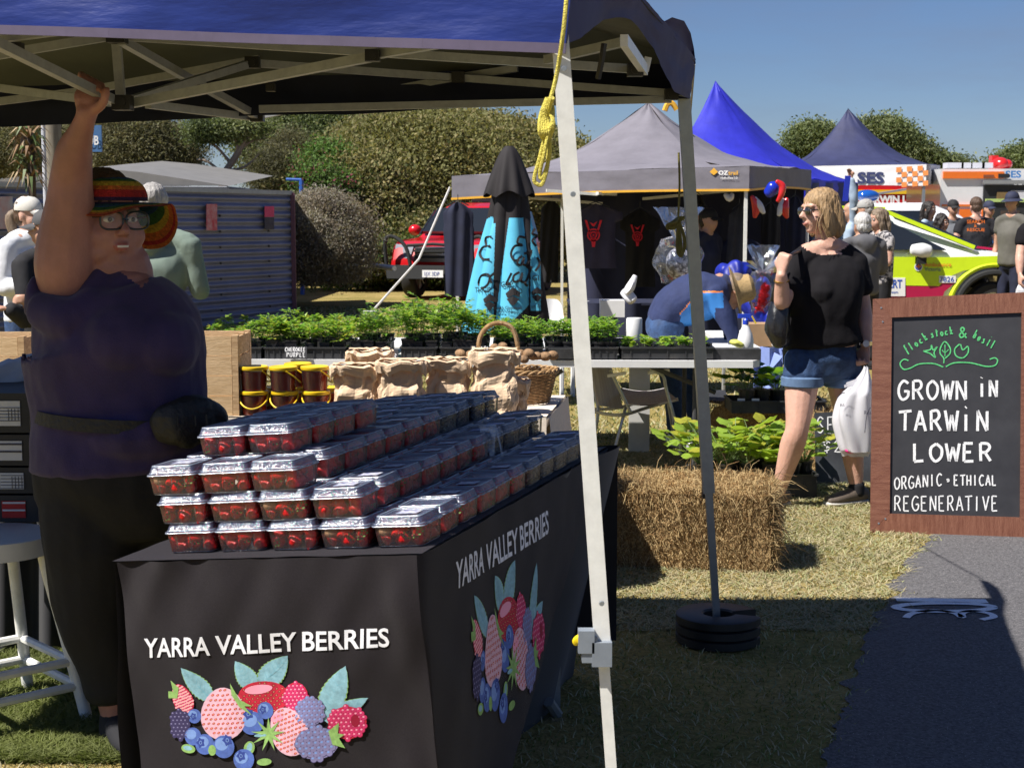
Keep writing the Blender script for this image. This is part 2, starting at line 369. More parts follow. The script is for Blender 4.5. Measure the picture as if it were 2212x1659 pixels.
# ============================================================ the near canopy
blue = mat('canopy_blue', (.014, .035, .22), .42, .2, 5, bump=.3, bscale=9, spec=.4, trl=(.03, .04, .2, .15), stretch=(.5, 1, 2))
under = mat('canopy_lining', (.11, .12, .10), .8, .1, 4, bump=.3, bscale=8)
hemm = mat('canopy_hem', (.10, .08, .14), .7, .1, 20)
alu = mat('white_tube', (.80, .80, .76), .38, .08, 30, spec=.6); grey_tube = mat('grey_tube', (.30, .33, .36), .35, .08, 30, metal=.5)
bar_shaded = mat('frame_tube', (.36, .38, .40), .4, .12, 30); blk = mat('black_plastic', (.02, .02, .023), .42, .2, 40); drk = mat('dark_joint', (.012, .012, .013), .5, 0)  # frame bar tubing coloured darker than the legs for roof shade
A0 = P(1222, 95, 3.13); A1 = P(1250, -170, 3.13); B0 = P(1490, 214, 5.32); B1 = P(1503, 128, 5.38)
C0_ = P(-460, 294, 5.32); C1_ = P(-472, 200, 5.38); D0 = P(-1400, 10, 3.76); D1 = P(-1412, -210, 3.76); PK = V((-1.15, 4.5, 2.95))
tent = thing('market_canopy', 'dark blue pop up canopy over the strawberry stall with a pale folding frame', 'canopy', (-1.0, 4.5, 0))
def quadfn(a0, a1, b0, b1, wob=0, amp=.02, lift=0):
    def f(u, v):       # u along, v up
        p = lerp(lerp(a0, b0, u), lerp(a1, b1, u), v)
        n = (b0 - a0).cross(a1 - a0).normalized()
        p = p + n * (amp * nz3(u * 7 + wob, v * 2.5, wob) + amp * .4 * nz3(u * 25, v * 9, wob))
        if lift: p.z += lift(u) * (1 - v)
        return p
    return f
mb = MB()
mb.grid(quadfn(D0, D1, A0, A1, 1, .014), 90, 8)
mb.build('valance', blue, tent)
sblue = mat('canopy_side_shaded', (.045, .045, .13), .7, .15, 3, spec=.2)  # same canopy cloth, its shaded side put into a duller colour
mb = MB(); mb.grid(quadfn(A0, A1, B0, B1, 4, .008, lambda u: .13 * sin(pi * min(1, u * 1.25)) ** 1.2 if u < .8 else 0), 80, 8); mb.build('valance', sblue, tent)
mb = MB(); mb.grid(quadfn(B0, B1, C0_, C1_, 7, .02), 50, 5); mb.grid(quadfn(C0_, C1_, D0, D1, 9, .03), 40, 5); mb.build('valance', mat('canopy_far_shaded', (.016, .02, .05), .6, .2, 6), tent, label='shaded far and side valance')  # shade on these valances is part of the darker cloth colour
def roof(a, b, k):
    def f(u, v):
        p = lerp(lerp(a, b, u), PK, v); p.z -= .16 * sin(pi * v) * (1 - .2 * abs(u - .5)); return p
    return f
mb = MB()
for a, b in ((A1, D1), (B1, A1), (C1_, B1), (D1, C1_)): mb.grid(roof(a, b, 0), 16, 12)
mb.build('roof', blue, tent)
mb = MB()
for a, b in ((A1, D1), (B1, A1), (C1_, B1), (D1, C1_)):
    f0 = roof(a, b, 0); mb.grid(lambda u, v: f0(u, v) - V((0, 0, .012)), 16, 12)
mb.build('lining', under, tent)
# roof corner flap that pokes up past the side
mb = MB(); fl = [(1425, 52, 4.9), (1452, 38, 5.1), (1478, 46, 5.3), (1492, 72, 5.5), (1499, 105, 5.6), (1503, 138, 5.65)]; fi = [(1420, 60, 5.0), (1445, 62, 5.15), (1462, 78, 5.3), (1476, 105, 5.45), (1490, 130, 5.55), (1498, 142, 5.6)]
mb.slab(lambda u, v: lerp(P(*fl[int(round(u * 5))]), P(*fi[int(round(u * 5))]), v) + V((0, .04 * sin(v * 3), 0)), 5, 4, (0, .03, 0)); mb.build('corner_flap', sblue, tent)
mb = MB()
for a, b in ((D0, A0),):
    for i in range(30):
        f0 = quadfn(D0, D1, A0, A1, 1, .014); p = f0(i / 30, 0); q = f0((i + 1) / 30, 0); mb.bar(p - V((0, .004, .010)), q - V((0, .004, .010)), .006, .02)
mb.build('hem', hemm, tent)
# frame bars: (u,v,depth) pairs
bars = [((-20, 84, 3.7), (190, 58, 3.65), 0), ((-20, 122, 4.2), (255, 76, 4.3), 0), ((255, 78, 4.3), (1372, 150, 4.5), 0), ((250, 75, 4.32), (262, 222, 4.32), 0),
        ((285, 224, 4.3), (810, 122, 3.9), 0), ((808, 118, 3.9), (1080, 72, 3.6), 0), ((262, 88, 4.28), (421, 178, 4.9), 0), ((421, 178, 4.9), (556, 252, 5.4), 0),
        ((-10, 92, 3.6), (258, 224, 4.28), 0), ((285, 217, 4.4), (546, 136, 5.0), 0), ((548, 137, 5.0), (976, 168, 5.3), 0), ((976, 168, 5.3), (1452, 202, 5.22), 0),
        ((558, 251, 5.45), (976, 170, 5.35), 0), ((976, 170, 5.35), (1118, 148, 5.3), 0), ((320, 226, 4.7), (545, 254, 5.45), 0), ((-20, 188, 4.8), (240, 222, 4.4), 0),
        ((-20, 222, 5.2), (190, 196, 5.2), 0), ((190, 196, 5.2), (560, 128, 5.1), 0), ((1180, 130, 4.4), (1345, 92, 4.2), 0), ((560, 236, 5.2), (1450, 215, 5.25), 0)]
for a, b, k in bars:
    MB().bar(P(*a), P(*b), .022, .024, m=0).build('frame_bar', bar_shaded, tent, smooth=False)
MB().bar(P(1348, 88, 3.95), P(1392, 152, 4.5), .02, .03).build('frame_bar', alu, tent, smooth=False)
MB().bar(P(1400, 125, 4.5), P(1393, 155, 4.5), .03, .02).build('frame_bar', alu, tent, smooth=False)
for u, v, d, s in ((253, 78, 4.27, .05), (265, 223, 4.25, .05), (36, 104, 3.8, .03), (421, 180, 4.88, .028), (546, 136, 4.98, .045), (556, 252, 5.4, .045), (805, 121, 3.86, .036), (990, 168, 5.3, .045), (1372, 152, 4.45, .045), (1450, 205, 5.2, .045), (585, 190, 5.0, .03)):
    j = MB(); c = P(u, v, d); j.box(c, (s, s, s * .8)); j.lathe([(s * .3, -s * .6), (s * .3, s * .6)], c, Matrix.Rotation(pi / 2, 3, 'X'), 12); j.build('frame_joint', drk, tent, smooth=False)
MB().tube([P(1305, 95, 3.7), P(1300, 130, 3.7), P(1292, 170, 3.72)], .008, 6).build('strap', drk, tent)
# legs: an outer tube sliding over an inner one
def leg(top, midp, bot, w1, w2, m1, m2):
    r = MB().bar(top, midp, w1, up=V((0, 1, 0))).build('leg', m1, tent, smooth=False)
    MB().bar(midp, bot, w2, up=V((0, 1, 0))).build('inner_tube', m2, r, smooth=False, local=False); return r
t1 = P(1209, 70, 3.16); d1v = P(1302, 1400, 3.16); b1 = t1 + (d1v - t1) * ((t1.z) / (t1.z - d1v.z))
L1 = leg(t1, d1v, b1, .034, .023, alu, alu)
t2 = P(1477, 205, 5.34); b2 = G(1551, 1385); m2 = lerp(t2, b2, .715)
L2 = leg(t2, m2, b2, .041, .026, grey_tube, grey_tube)
b3 = V((-2.75, 4.0, 0)); leg(V((-2.85, 3.98, 1.98)), V((-2.8, 3.99, .8)), b3, .036, .024, alu, alu)
b4 = V((-2.2, 5.6, 0)); leg(V((-2.28, 5.6, 1.9)), V((-2.24, 5.6, .8)), b4, .036, .024, alu, alu)
# leg latches
gp = mat('grey_plastic', (.22, .25, .29), .45, .08, 30); yel = mat('yellow_plastic', (.75, .55, .01), .4, .08, 30)
q = MB(); c = P(1299, 1407, 3.15); q.box(c, (.042, .05, .052)); q.box(P(1266, 1383, 3.14), (.034, .03, .048)); q.box(P(1268, 1410, 3.14), (.022, .024, .036)); q.box(P(1280, 1390, 3.14), (.02, .02, .03))
q.build('latch', gp, tent, smooth=False)
q = MB(); q.loft([P(1262, 1376, 3.14), P(1246, 1384, 3.14), P(1244, 1392, 3.14)], [(.012, .012), (.008, .01), (.004, .005)], n=8); q.build('latch_button', yel, tent)
q = MB(); q.box(P(1528, 1050, 5.5), (.036, .05, .085)); q.build('latch', blk, tent, smooth=False)
q = MB(); q.loft([P(1526, 1036, 5.46), P(1527, 1050, 5.45), P(1527, 1064, 5.46)], [(.01, .013), (.012, .013), (.01, .013)], n=8); q.build('latch_button', yel, tent)
q = MB()
for v_ in (150, 420, 1300): c = P(1213 + (v_ - 70) * .0699, v_, 3.14); q.lathe([(.006, -.004), (.005, .002)], c + V((0, -.014, 0)), Matrix.Rotation(pi / 2, 3, 'X'), 10)
q.build('leg_rivets', grey_tube, tent)
# C shaped weight plates
wr = MB()
for k in range(3):
    z0 = .002 + k * .036; n = 44; a0 = radians(20); a1 = radians(368 - 28)
    vs = []
    for i in range(n + 1):
        a = a0 + (a1 - a0) * i / n
        for r, z in ((.155, z0 + .004), (.155, z0 + .03), (.148, z0 + .034), (.062, z0 + .034), (.055, z0 + .028), (.055, z0)): vs.append(b2 + V((.0 + r * cos(a), r * sin(a) , z)))
    fs = [(6 * i + j, 6 * i + (j + 1) % 6, 6 * i + 6 + (j + 1) % 6, 6 * i + 6 + j) for i in range(n) for j in range(6)]
    fs += [tuple(range(6)), tuple(6 * n + 5 - j for j in range(6))]
    wt = MB(); wt.add(vs, fs)
    o = wt.build('leg_weight', mat('weight_iron', (.018, .018, .02), .45, .2, 20))
    tag(o, ('lowest black weight plate, resting on the grass at the grey canopy leg', 'middle black weight plate of three round the grey canopy leg', 'topmost black weight plate of three round the grey canopy leg')[k], 'weight', 'weight plates stacked at the canopy leg')
# yellow guy rope coiled and hanging at the near leg
yr = mat('yellow_rope', (.72, .62, .10), .7, .2, 120, bump=.5, bscale=300); orp = mat('olive_rope', (.22, .19, .04), .8, .2, 120, bump=.5, bscale=300)
r = MB(); d = 3.07
r.tube([P(1226, -30, 3.05), P(1218, 60, 3.05), P(1203, 160, d), P(1190, 212, d)], .0045, 8, sub=5)
cl = []
for k in range(5):
    o_ = k * 4
    r.tube([P(1182 + k * 3, 212, d - .01 * k), P(1168 + o_, 250, d), P(1166 + k * 5, 285, d - .012), P(1178 + k * 2, 300, d), P(1192 + k, 270, d - .015), P(1194 - k * 2, 235, d), P(1185, 214, d)], .0042, 8, sub=6)
r.tube([P(1180, 285, d), P(1166, 340, d), P(1154, 385, d), P(1160, 398, d), P(1172, 396, d), P(1184, 350, d), P(1182, 300, d)], .0042, 8, sub=6)
r.tube([P(1184, 290, d - .01), P(1176, 330, d - .01), P(1166, 375, d), P(1170, 386, d), P(1178, 370, d), P(1188, 330, d), P(1186, 290, d)], .004, 8, sub=6)
one(r, 'guy_rope', yr, 'bright yellow guy rope coiled and hanging beside the near white canopy leg', 'rope')
r = MB(); d = 5.5
r.tube([P(1466, 330, d), P(1468, 400, d), P(1465, 470, d)], .004, 7, sub=3)
for k in range(4):
    r.tube([P(1465, 470, d), P(1452 + 3 * k, 480, d - .01 * k), P(1440 + 5 * k, 487, d), P(1445 + 4 * k, 495, d), P(1466, 480, d), P(1480 - 2 * k, 470, d), P(1466, 476, d), P(1462 + 3 * k, 520, d), P(1464 + 3 * k, 548 - 3 * k, d - .01), P(1474 + k, 552 - 3 * k, d), P(1478 + k, 520, d), P(1468, 480, d)], .0042, 7, sub=5)
one(r, 'guy_rope', orp, 'olive green guy rope tied in a bundle on the grey canopy leg', 'rope')
r = MB(); r.tube([P(1500, 140, 5.7), P(1496, 190, 5.9), P(1484, 330, 6.6)], .004, 7); one(r, 'guy_rope', mat('pale_rope', (.4, .36, .25), .8), 'thin pale guy rope running down from the blue canopy corner', 'rope')

# ============================================================ berry table in a black printed cloth
def frame3(o, c1, c2):
    u = (c1 - o); U = u.length; u.normalize(); w = (c2 - c1); L = w.length; w = (w - u * w.dot(u)); w.normalize(); n = u.cross(w); return u, w, n, U, L
K = 1.05
T0 = P(258, 1212, 3.42 * K); T1 = P(905, 1196, 3.19 * K); T2 = P(1305, 968, 4.63 * K)
U_, V_, N_, TU, TL = frame3(T0, T1, T2); print('TABLE', TU, TL, N_, T0, T1, T2)
T3 = T0 + (T2 - T1)
def tp(a, b, z=0): return T0 + U_ * a + V_ * b + N_ * z
cloth = mat('black_cloth', (.014, .010, .014), .75, .25, 300, bump=.25, bscale=900, sheen=.12, spec=.2)
down = (V((.065, 0, -1))).normalized(); FN = -V_; SN = U_
FB = T0.z / -down.z
def front(s, t, off=0):       # s 0..1 across, t metres down
    p = T0 + U_ * (s * TU) + down * t + V_ * (-.012)
    w = .014 * nz3(s * 3 + t * 2, t * 3, 2) + .005 * nz3(s * 9 - t * 6, t * 6, 5) + .014 * math.exp(-t / .25) * nz3(s * 9 + t * 6, t * 4, 9) + .012 * math.exp(-((s - .93 - t * .1) / .05) ** 2) * sin(t * 6 + 1) - .03 * t
    return p + FN * (w + off)
def side(s, t, off=0):        # s metres back along the table
    p = T1 + V_ * s + V((.03, -.04, -1)).normalized() * t
    w = .012 * nz3(s * 3 + t * 1.5, t * 3, 8) + .005 * nz3(s * 9, t * 8, 3) + .02
    q = p + SN * (w + off); k = math.exp(-max(0, s) / .06)
    return lerp(q, front(1, t) + SN * off, k)
ctable = thing('berry_table', 'trestle table under a black tablecloth printed with berries, strawberry punnets stacked on it', 'table', (-.3, 4.0, 0))
mb = MB(); mb.box(tp(TU / 2, TL / 2, -.03), (TU - .02, TL - .02, .03), R=Matrix((U_, V_, N_)).transposed()); mb.build('tabletop', mat('trestle_top', (.5, .5, .5), .6), ctable, smooth=False)
for a, b in ((.1, .2), (TU - .1, .2), (.1, TL - .2), (TU - .1, TL - .2)):
    p = tp(a, b, -.05); MB().bar(p, V((p.x, p.y, 0)), .03).build('leg', grey_tube, ctable, smooth=False)
tb = MB()
tb.grid(lambda u, v: tp(-.012 + u * (TU + .024), -.012 + v * (TL + .024), .003 + .002 * nz3(u * 9, v * 20, 1)), 30, 60)
tb.grid(lambda u, v: front(u, v * .80), 70, 60)
def sidecut(u, v):     # the back lower corner is pulled forward
    t = v * .82; s1 = lerp(TL, .32, v ** .9); return side(u * s1, t)
tb.grid(sidecut, 60, 50)
tb.grid(lambda u, v: T0 + V_ * (u * TL) + V((.0, 0, -1)) * (v * .74) - U_ * (.012 + .01 * nz3(u * 6, v * 3)), 30, 20)
o = tb.build('printed_tablecloth', cloth, smooth=True, angle=180)
tag(o, 'black tablecloth printed with white stall lettering and painted berries on two sides', 'tablecloth')
CLOTH = o
# the plain dark cloth behind it, over the table end
tb = MB(); e0 = P(1240, 975, TL * .9 + 3.4); e1 = P(1306, 968, 4.9)
tb.grid(lambda u, v: lerp(lerp(tp(TU, TL - .65), T2 + V_ * .06 + U_ * .03, u), lerp(G(1060, 1640, .03), P(1240, 1500, 5.05), u), v) + V((.02 * sin(u * 9 + v * 3), .02 * nz3(u * 4, v * 4), 0)), 30, 30)
tb.grid(lambda u, v: T2 + V_ * .06 + U_ * (.03 - u * TU) + V((0, 0, -.65 * v)), 10, 8)
one(tb, 'plain_tablecloth', mat('plain_black_cloth', (.008, .008, .012), .7, .2, 8, sheen=.2), 'plain black cloth hanging at the far end of the berry table', 'tablecloth')
r = MB(); r.tube([G(1185, 1515, .06), G(1205, 1545, .0)], .018, 8); r.build('foot', grey_tube, ctable)

# ---- print on the cloth
white = mat('print_white', (.80, .80, .84), .7, .06, 60)
PC = {'wh': white, 'lf': mat('print_leaf', (.30, .56, .66), .7, .2, 60), 'lf2': mat('print_leaf_vein', (.16, .42, .52), .7, 0), 'lg': mat('print_green', (.32, .55, .16), .7, .2, 80), 'rd': mat('print_red', (.66, .015, .05), .7, .2, 70),
      'pk': mat('print_pink', (.82, .50, .60), .7, .12, 60), 'mg': mat('print_magenta', (.75, .03, .16), .7, .2, 60), 'hl': mat('print_highlight', (.90, .35, .48), .7, 0), 'dp': mat('print_plum', (.045, .035, .12), .7, .1, 80), 'pl': mat('print_lilac', (.24, .22, .42), .7, .1, 60),
      'bb': mat('print_blue', (.10, .18, .58), .7, .2, 60), 'bl': mat('print_pale_blue', (.22, .36, .75), .7, .1, 60), 'nv': mat('print_navy', (.03, .06, .30), .7, 0), 'yl': mat('print_seed', (.85, .62, .22), .7, 0), 'dr': mat('print_dark_red', (.30, .0, .03), .7, 0)}
KEYS = list(PC); KI = {k: i for i, k in enumerate(KEYS)}
def canv_to_front(x, y):
    u = (450 + x / 2.458) * .6322; v = (2150 + y / 2.458) * .6322
    h = hit(u, v, T0 + V_ * -.02, V_); d = h - T0; t = d.dot(down) ; s = (d - down * t).dot(U_) / TU
    return s, t
cA = canv_to_front(80, 160); cB = canv_to_front(2150, 150); cTop = canv_to_front(1100, 60); cBot = canv_to_front(1100, 1100)
def sideinv(u, v):
    h = hit(u, v, T1 + SN * .03, SN); d = h - T1; return d.dot(V_), -(d.z) 
sA = sideinv(1003, 1237); sB = sideinv(1193, 1130); print('PRINT', cA, cB, cTop, cBot, sA, sB)
ART = []   # (key, polygon in canvas px, layer)
def poly(k, pts, L): ART.append((k, pts, L))
def ell2(k, cx, cy, rx, ry, L, rot=0, n=18, a0=0, a1=2 * pi):
    c, s = cos(rot), sin(rot); poly(k, [(cx + rx * cos(t) * c - ry * sin(t) * s, cy + rx * cos(t) * s + ry * sin(t) * c) for t in [a0 + (a1 - a0) * i / n for i in range(n)]], L)
def leaf2(x0, y0, x1, y1, w, L, jag=11):
    """serrated leaf from stalk (x0,y0) to tip (x1,y1)"""
    dx, dy = x1 - x0, y1 - y0; l_ = math.hypot(dx, dy); ax, ay = dx / l_, dy / l_; px, py = -ay, ax
    for sc, k, LL in ((1, 'lg', L), (.93, 'lf', L + 1)):
        a = []; b = []
        for i in range(jag * 2 + 1):
            t = i / (jag * 2); ww = w * sc * sin(pi * min(1, t ** .75)) ** .8 * (1.0 if i % 2 else .9); tt = t - (.02 if i % 2 else 0)
            a.append((x0 + ax * l_ * tt + px * ww, y0 + ay * l_ * tt + py * ww)); b.append((x0 + ax * l_ * tt - px * ww, y0 + ay * l_ * tt - py * ww))
        poly(k, a + b[::-1], LL)
    poly('lf2', [(x0 - px * 3, y0 - py * 3), (x0 + px * 3, y0 + py * 3), (x1, y1)], L + 2)
    for i in range(1, 7):
        t = i / 8; bx, by = x0 + dx * t, y0 + dy * t; ww = w * .75 * sin(pi * t ** .75)
        for sg in (1, -1): ex, ey = bx + px * ww * sg + ax * l_ * .12, by + py * ww * sg + ay * l_ * .12; poly('lf2', [(bx, by), (bx + ax * 4, by + ay * 4), (ex, ey)], L + 2)
def egg(cx, cy, rx, ry, rot, n=26, point=.35):
    o = []
    for i in range(n):
        t = 2 * pi * i / n; x = rx * cos(t) * (1 - point * sin(t) * .5); y = ry * sin(t); o.append((cx + x * cos(rot) - y * sin(rot), cy + x * sin(rot) + y * cos(rot)))
    return o
def straw(cx, cy, rx, ry, rot, base, dot, L, seed=1, point=.35):
    rr = random.Random(seed); poly(base, egg(cx, cy, rx, ry, rot, point=point), L)
    for i in range(-6, 7):
        for j in range(-7, 8):
            x = i * rx / 4.6 + (j % 2) * rx / 9; y = j * ry / 5.6
            if (x / rx / (1 - point * y / ry * .5)) ** 2 + (y / ry) ** 2 > .84: continue
            x += rr.uniform(-3, 3); y += rr.uniform(-3, 3); X = cx + x * cos(rot) - y * sin(rot); Y = cy + x * sin(rot) + y * cos(rot)
            ell2(dot, X, Y, 14, 9, L + 1, -.5, 10); ell2('yl', X + 1, Y, 5, 3.4, L + 2, -.5, 6)
def cluster(cx, cy, rx, ry, k0, k1, L, r=19, seed=2, base=None):
    rr = random.Random(seed); ell2(base or k0, cx, cy, rx, ry, L)
    for i in range(-5, 6):
        for j in range(-5, 6):
            x = i * r * 1.7 + (j % 2) * r * .85; y = j * r * 1.5
            if (x / rx) ** 2 + (y / ry) ** 2 > 1.0: continue
            ell2('dp' if k0 in ('pl', 'dp') else 'dr', cx + x, cy + y + 2, r * 1.02, r * 1.02, L + 1, n=12); ell2(k0, cx + x, cy + y, r * .9, r * .9, L + 2, n=12); ell2(k1, cx + x - r * .25, cy + y - r * .3, r * .38, r * .32, L + 3, n=8)
def blueb(cx, cy, r, L, star=(0, 0)):
    ell2('bb', cx, cy, r, r * 1.08, L, n=24); ell2('bl', cx - r * .2, cy - r * .25, r * .62, r * .6, L + 1, n=18)
    if star:
        sx, sy = cx + star[0], cy + star[1]; poly('nv', [(sx + (r * .5 if i % 2 else r * .33) * cos(pi * i / 5 * 1), sy + (r * .6 if i % 2 else r * .4) * sin(pi * i / 5)) for i in range(10)], L + 2); ell2('bl', sx, sy, r * .16, r * .2, L + 3, n=10); ell2('nv', sx, sy, r * .1, r * .13, L + 4, n=10)
def calyx(cx, cy, r, L, n=9, k='lg'):
    poly(k, [(cx + (r if i % 2 else r * .33) * cos(pi * i / n + .2), cy + (r if i % 2 else r * .33) * sin(pi * i / n + .2)) for i in range(2 * n)], L)
leaf2(640, 640, 395, 350, 85, 0); leaf2(1010, 560, 850, 310, 95, 0); leaf2(1060, 540, 1290, 285, 110, 0); leaf2(1590, 820, 1785, 385, 120, 0); leaf2(1590, 850, 1955, 675, 85, 0)
straw(1075, 640, 215, 150, 0, 'rd', 'dr', 4, 5, .1); ell2('hl', 1040, 560, 120, 40, 7, -.1)
cluster(1350, 640, 110, 125, 'mg', 'hl', 4, 20, base='rd'); ell2('rd', 1330, 700, 62, 60, 4)
straw(395, 620, 85, 135, -.35, 'rd', 'hl', 4, 7, -.2); poly('lg', [(275, 550), (345, 565), (300, 455), (370, 520), (352, 610), (275, 610)], 9)
poly('lg', [(800, 500), (870, 640), (980, 705), (900, 700), (975, 785), (870, 700), (810, 600)], 12)
cluster(362, 840, 88, 128, 'dp', 'pl', 9, 21); blueb(490, 770, 58, 9, (-8, 0))
straw(735, 760, 190, 225, 0, 'pk', 'rd', 8, 3, -.25)
blueb(975, 850, 92, 7, (-30, -80)); blueb(1090, 745, 70, 10, (-20, -8))
cluster(1475, 765, 118, 125, 'pl', 'bl', 9, 25); straw(1290, 930, 165, 215, -.35, 'pk', 'rd', 11, 9, -.2); ell2('hl', 1190, 810, 60, 36, 12, -.4)
cluster(1780, 875, 160, 145, 'mg', 'hl', 9, 24, base='rd'); ell2('dr', 1850, 860, 36, 55, 13)
calyx(1110, 950, 150, 16); ell2('lf', 1040, 958, 50, 14, 17)
cluster(1520, 1040, 180, 140, 'pl', 'bl', 14, 30); poly('lg', [(1620, 940), (1715, 870), (1680, 960), (1755, 975), (1690, 1020), (1755, 1095), (1650, 1060)], 19)
blueb(470, 945, 72, 11, None); blueb(570, 1015, 82, 12, (-35, -15)); blueb(735, 1040, 92, 13, (35, -58))
ell2('lg', 425, 1050, 62, 38, 10, .2); ell2('lf', 420, 1045, 40, 20, 11, .2); ell2('lg', 632, 1068, 34, 46, 14); ell2('lg', 948, 1060, 44, 58, 10, .2); ell2('lf', 950, 1055, 22, 40, 11, .2)
blueb(900, 1160, 88, 12, (-20, -38)); ell2('lg', 1070, 1185, 60, 30, 10)
def to_front(x, y, L): s, t = canv_to_front(x, y); return front(s, t, .0022 + L * .00018)
def side_st(x, y):
    ff = (x - 80) / 2070; s = lerp(sA[0], sB[0], ff) ; t = lerp(sA[1], sB[1], ff) + (y - 155) / 2.458 * .6322 / 3300 * 3.35 * 1.55
    return s, t
def lim(s, t):
    v = t / .82; s1 = lerp(TL, .32, max(0, v) ** .9); return s1
def to_side(x, y, L): s, t = side_st(x, y); s = min(s, lim(s, t) - .006); return side(s, t, .0022 + L * .00016)
def artmesh(place, ok=None):
    mb = MB()
    for k, pts, L in sorted(ART, key=lambda a: a[2]):
        if len(pts) > 3:
            cx = sum(p[0] for p in pts) / len(pts); cy = sum(p[1] for p in pts) / len(pts)
            n = len(pts); big = max(abs(p[0] - cx) for p in pts) > 45; fr = (.25, .5, .75, 1) if big else (1,)
            vs = [place(cx, cy, L)] + [place(lerp(cx, x, f), lerp(cy, y, f), L) for f in fr for x, y in pts]
            mb.add(vs, [(0, i + 1, (i + 1) % n + 1) for i in range(n)] + [(r * n + i + 1, r * n + (i + 1) % n + 1, (r + 1) * n + (i + 1) % n + 1, (r + 1) * n + i + 1) for r in range(len(fr) - 1) for i in range(n)], KI[k])
        else: mb.add([place(x, y, L) for x, y in pts], [(0, 1, 2)], KI[k])
    return mb
def textpoly(place):
    mb = MB(); words = (('YARRA', 80, 645), ('VALLEY', 690, 1372), ('BERRIES', 1420, 2155))
    for w, a, b in words:
        t = MB().text(w, lambda x, y: V((x, y, 0)), 1, bold=.018); xs = [p[0] for p in t.v]; x0, x1 = min(xs), max(xs); h = max(p[1] for p in t.v)
        bm = bmesh.new(); vs = [bm.verts.new(p) for p in t.v]
        for f in t.f:
            try: bm.faces.new([vs[i] for i in f])
            except ValueError: pass
        bmesh.ops.triangulate(bm, faces=bm.faces[:]); bmesh.ops.subdivide_edges(bm, edges=bm.edges[:], cuts=1)
        bm.verts.index_update()
        def slope(x): return 255 - (x - 80) * .009
        mb.add([place(a + (p.co.x - x0) / (x1 - x0) * (b - a), slope(a + (p.co.x - x0) / (x1 - x0) * (b - a)) - p.co.y / h * 160, 0) for p in bm.verts], [tuple(v.index for v in f.verts) for f in bm.faces]); bm.free()
    return mb
o = artmesh(to_front).build('berry_print', [PC[k] for k in KEYS], CLOTH, smooth=False, local=True)
textpoly(to_front).build('lettering', white, CLOTH, smooth=False, local=True)
artmesh(to_side).build('berry_print', [PC[k] for k in KEYS], CLOTH, smooth=False, local=True, label='berry print on the long side')
textpoly(to_side).build('lettering', white, CLOTH, smooth=False, local=True, label='lettering on the long side')

# ============================================================ punnets
plas = clear('clear_plastic', ior=1.75, rough=.08, haze=.018, hcol=(.85, .80, .90))
lidm = clear('clear_lid_sky', ior=2.2, rough=.12, haze=.12, hcol=(.34, .46, .80))  # blue in the haze colour stands for sky reflected in the lids
sred = mat('strawberry_red', (.80, .010, .012), .28, .18, 40, bump=.35, bscale=300, spec=.6); sgr = mat('strawberry_leaf', (.15, .30, .05), .6, .2, 40); spale = mat('strawberry_pale', (.62, .35, .20), .4, .2, 40)
bbl = mat('blueberry_skin', (.022, .028, .075), .5, .2, 30); chy = mat('cherry_skin', (.10, .004, .012), .15, .1, 30)
BW, BD, BH = .131, .128, .066
def tray():
    mb = MB(); r0, r1 = .40, .49
    def ring(k, z, n=6):
        o = []
        for sx, sy in ((1, 1), (-1, 1), (-1, -1), (1, -1)):
            for i in range(n):
                a = (0 if (sx, sy) == (1, 1) else pi / 2 if (sx, sy) == (-1, 1) else pi if (sx, sy) == (-1, -1) else 3 * pi / 2) + pi / 2 * i / (n - 1)
                o.append(V((sx * (BW * k - .012) + .012 * cos(a), sy * (BD * k - .012) + .012 * sin(a), z)))
        return o
    R = [ring(.425, .002), ring(.44, .004), ring(.47, .040), ring(.475, .043), ring(.497, .044), ring(.497, .047), ring(.475, .048)]
    n = len(R[0]); vs = [p for q in R for p in q]; fs = [(i * n + k, i * n + (k + 1) % n, (i + 1) * n + (k + 1) % n, (i + 1) * n + k) for i in range(len(R) - 1) for k in range(n)]; fs.append(tuple(range(n - 1, -1, -1)))
    mb.add(vs, fs)
    for i in range(0, 7, 3):      # ribs on the sides
        for sg in (-1, 1): x = -.036 + i * .012; mb.bar(V((x, sg * BD * .415, .008)), V((x, sg * BD * .455, .039)), .0025, .002, up=V((1, 0, 0))); mb.bar(V((sg * BW * .412, x * 1.1, .008)), V((sg * BW * .455, x * 1.1, .039)), .002, .0025, up=V((1, 0, 0)))
    rim = MB()
    for k_, z_, r_ in ((.499, .0465, .0014), (.425, .0668, .0012), (.382, .0645, .0008), (.470, .0515, .0008), (.43, .003, .0008)): rim.tube(ring(k_, z_), r_, 4, closed=True)
    lid = MB(); R = [ring(.50, .0475), ring(.50, .050), ring(.47, .051), ring(.44, .064), ring(.425, .0662), ring(.39, .0662), ring(.38, .0640)]
    vs = [p for q in R for p in q]; fs = [(i * n + k, i * n + (k + 1) % n, (i + 1) * n + (k + 1) % n, (i + 1) * n + k) for i in range(len(R) - 1) for k in range(n)]; fs.append(tuple((len(R) - 1) * n + k for k in range(n)))
    lid.add(vs, fs)
    for x in (-.03, .03): lid.box((BW * .52, x, .049), (.008, .012, .004))
    return mb, lid, rim
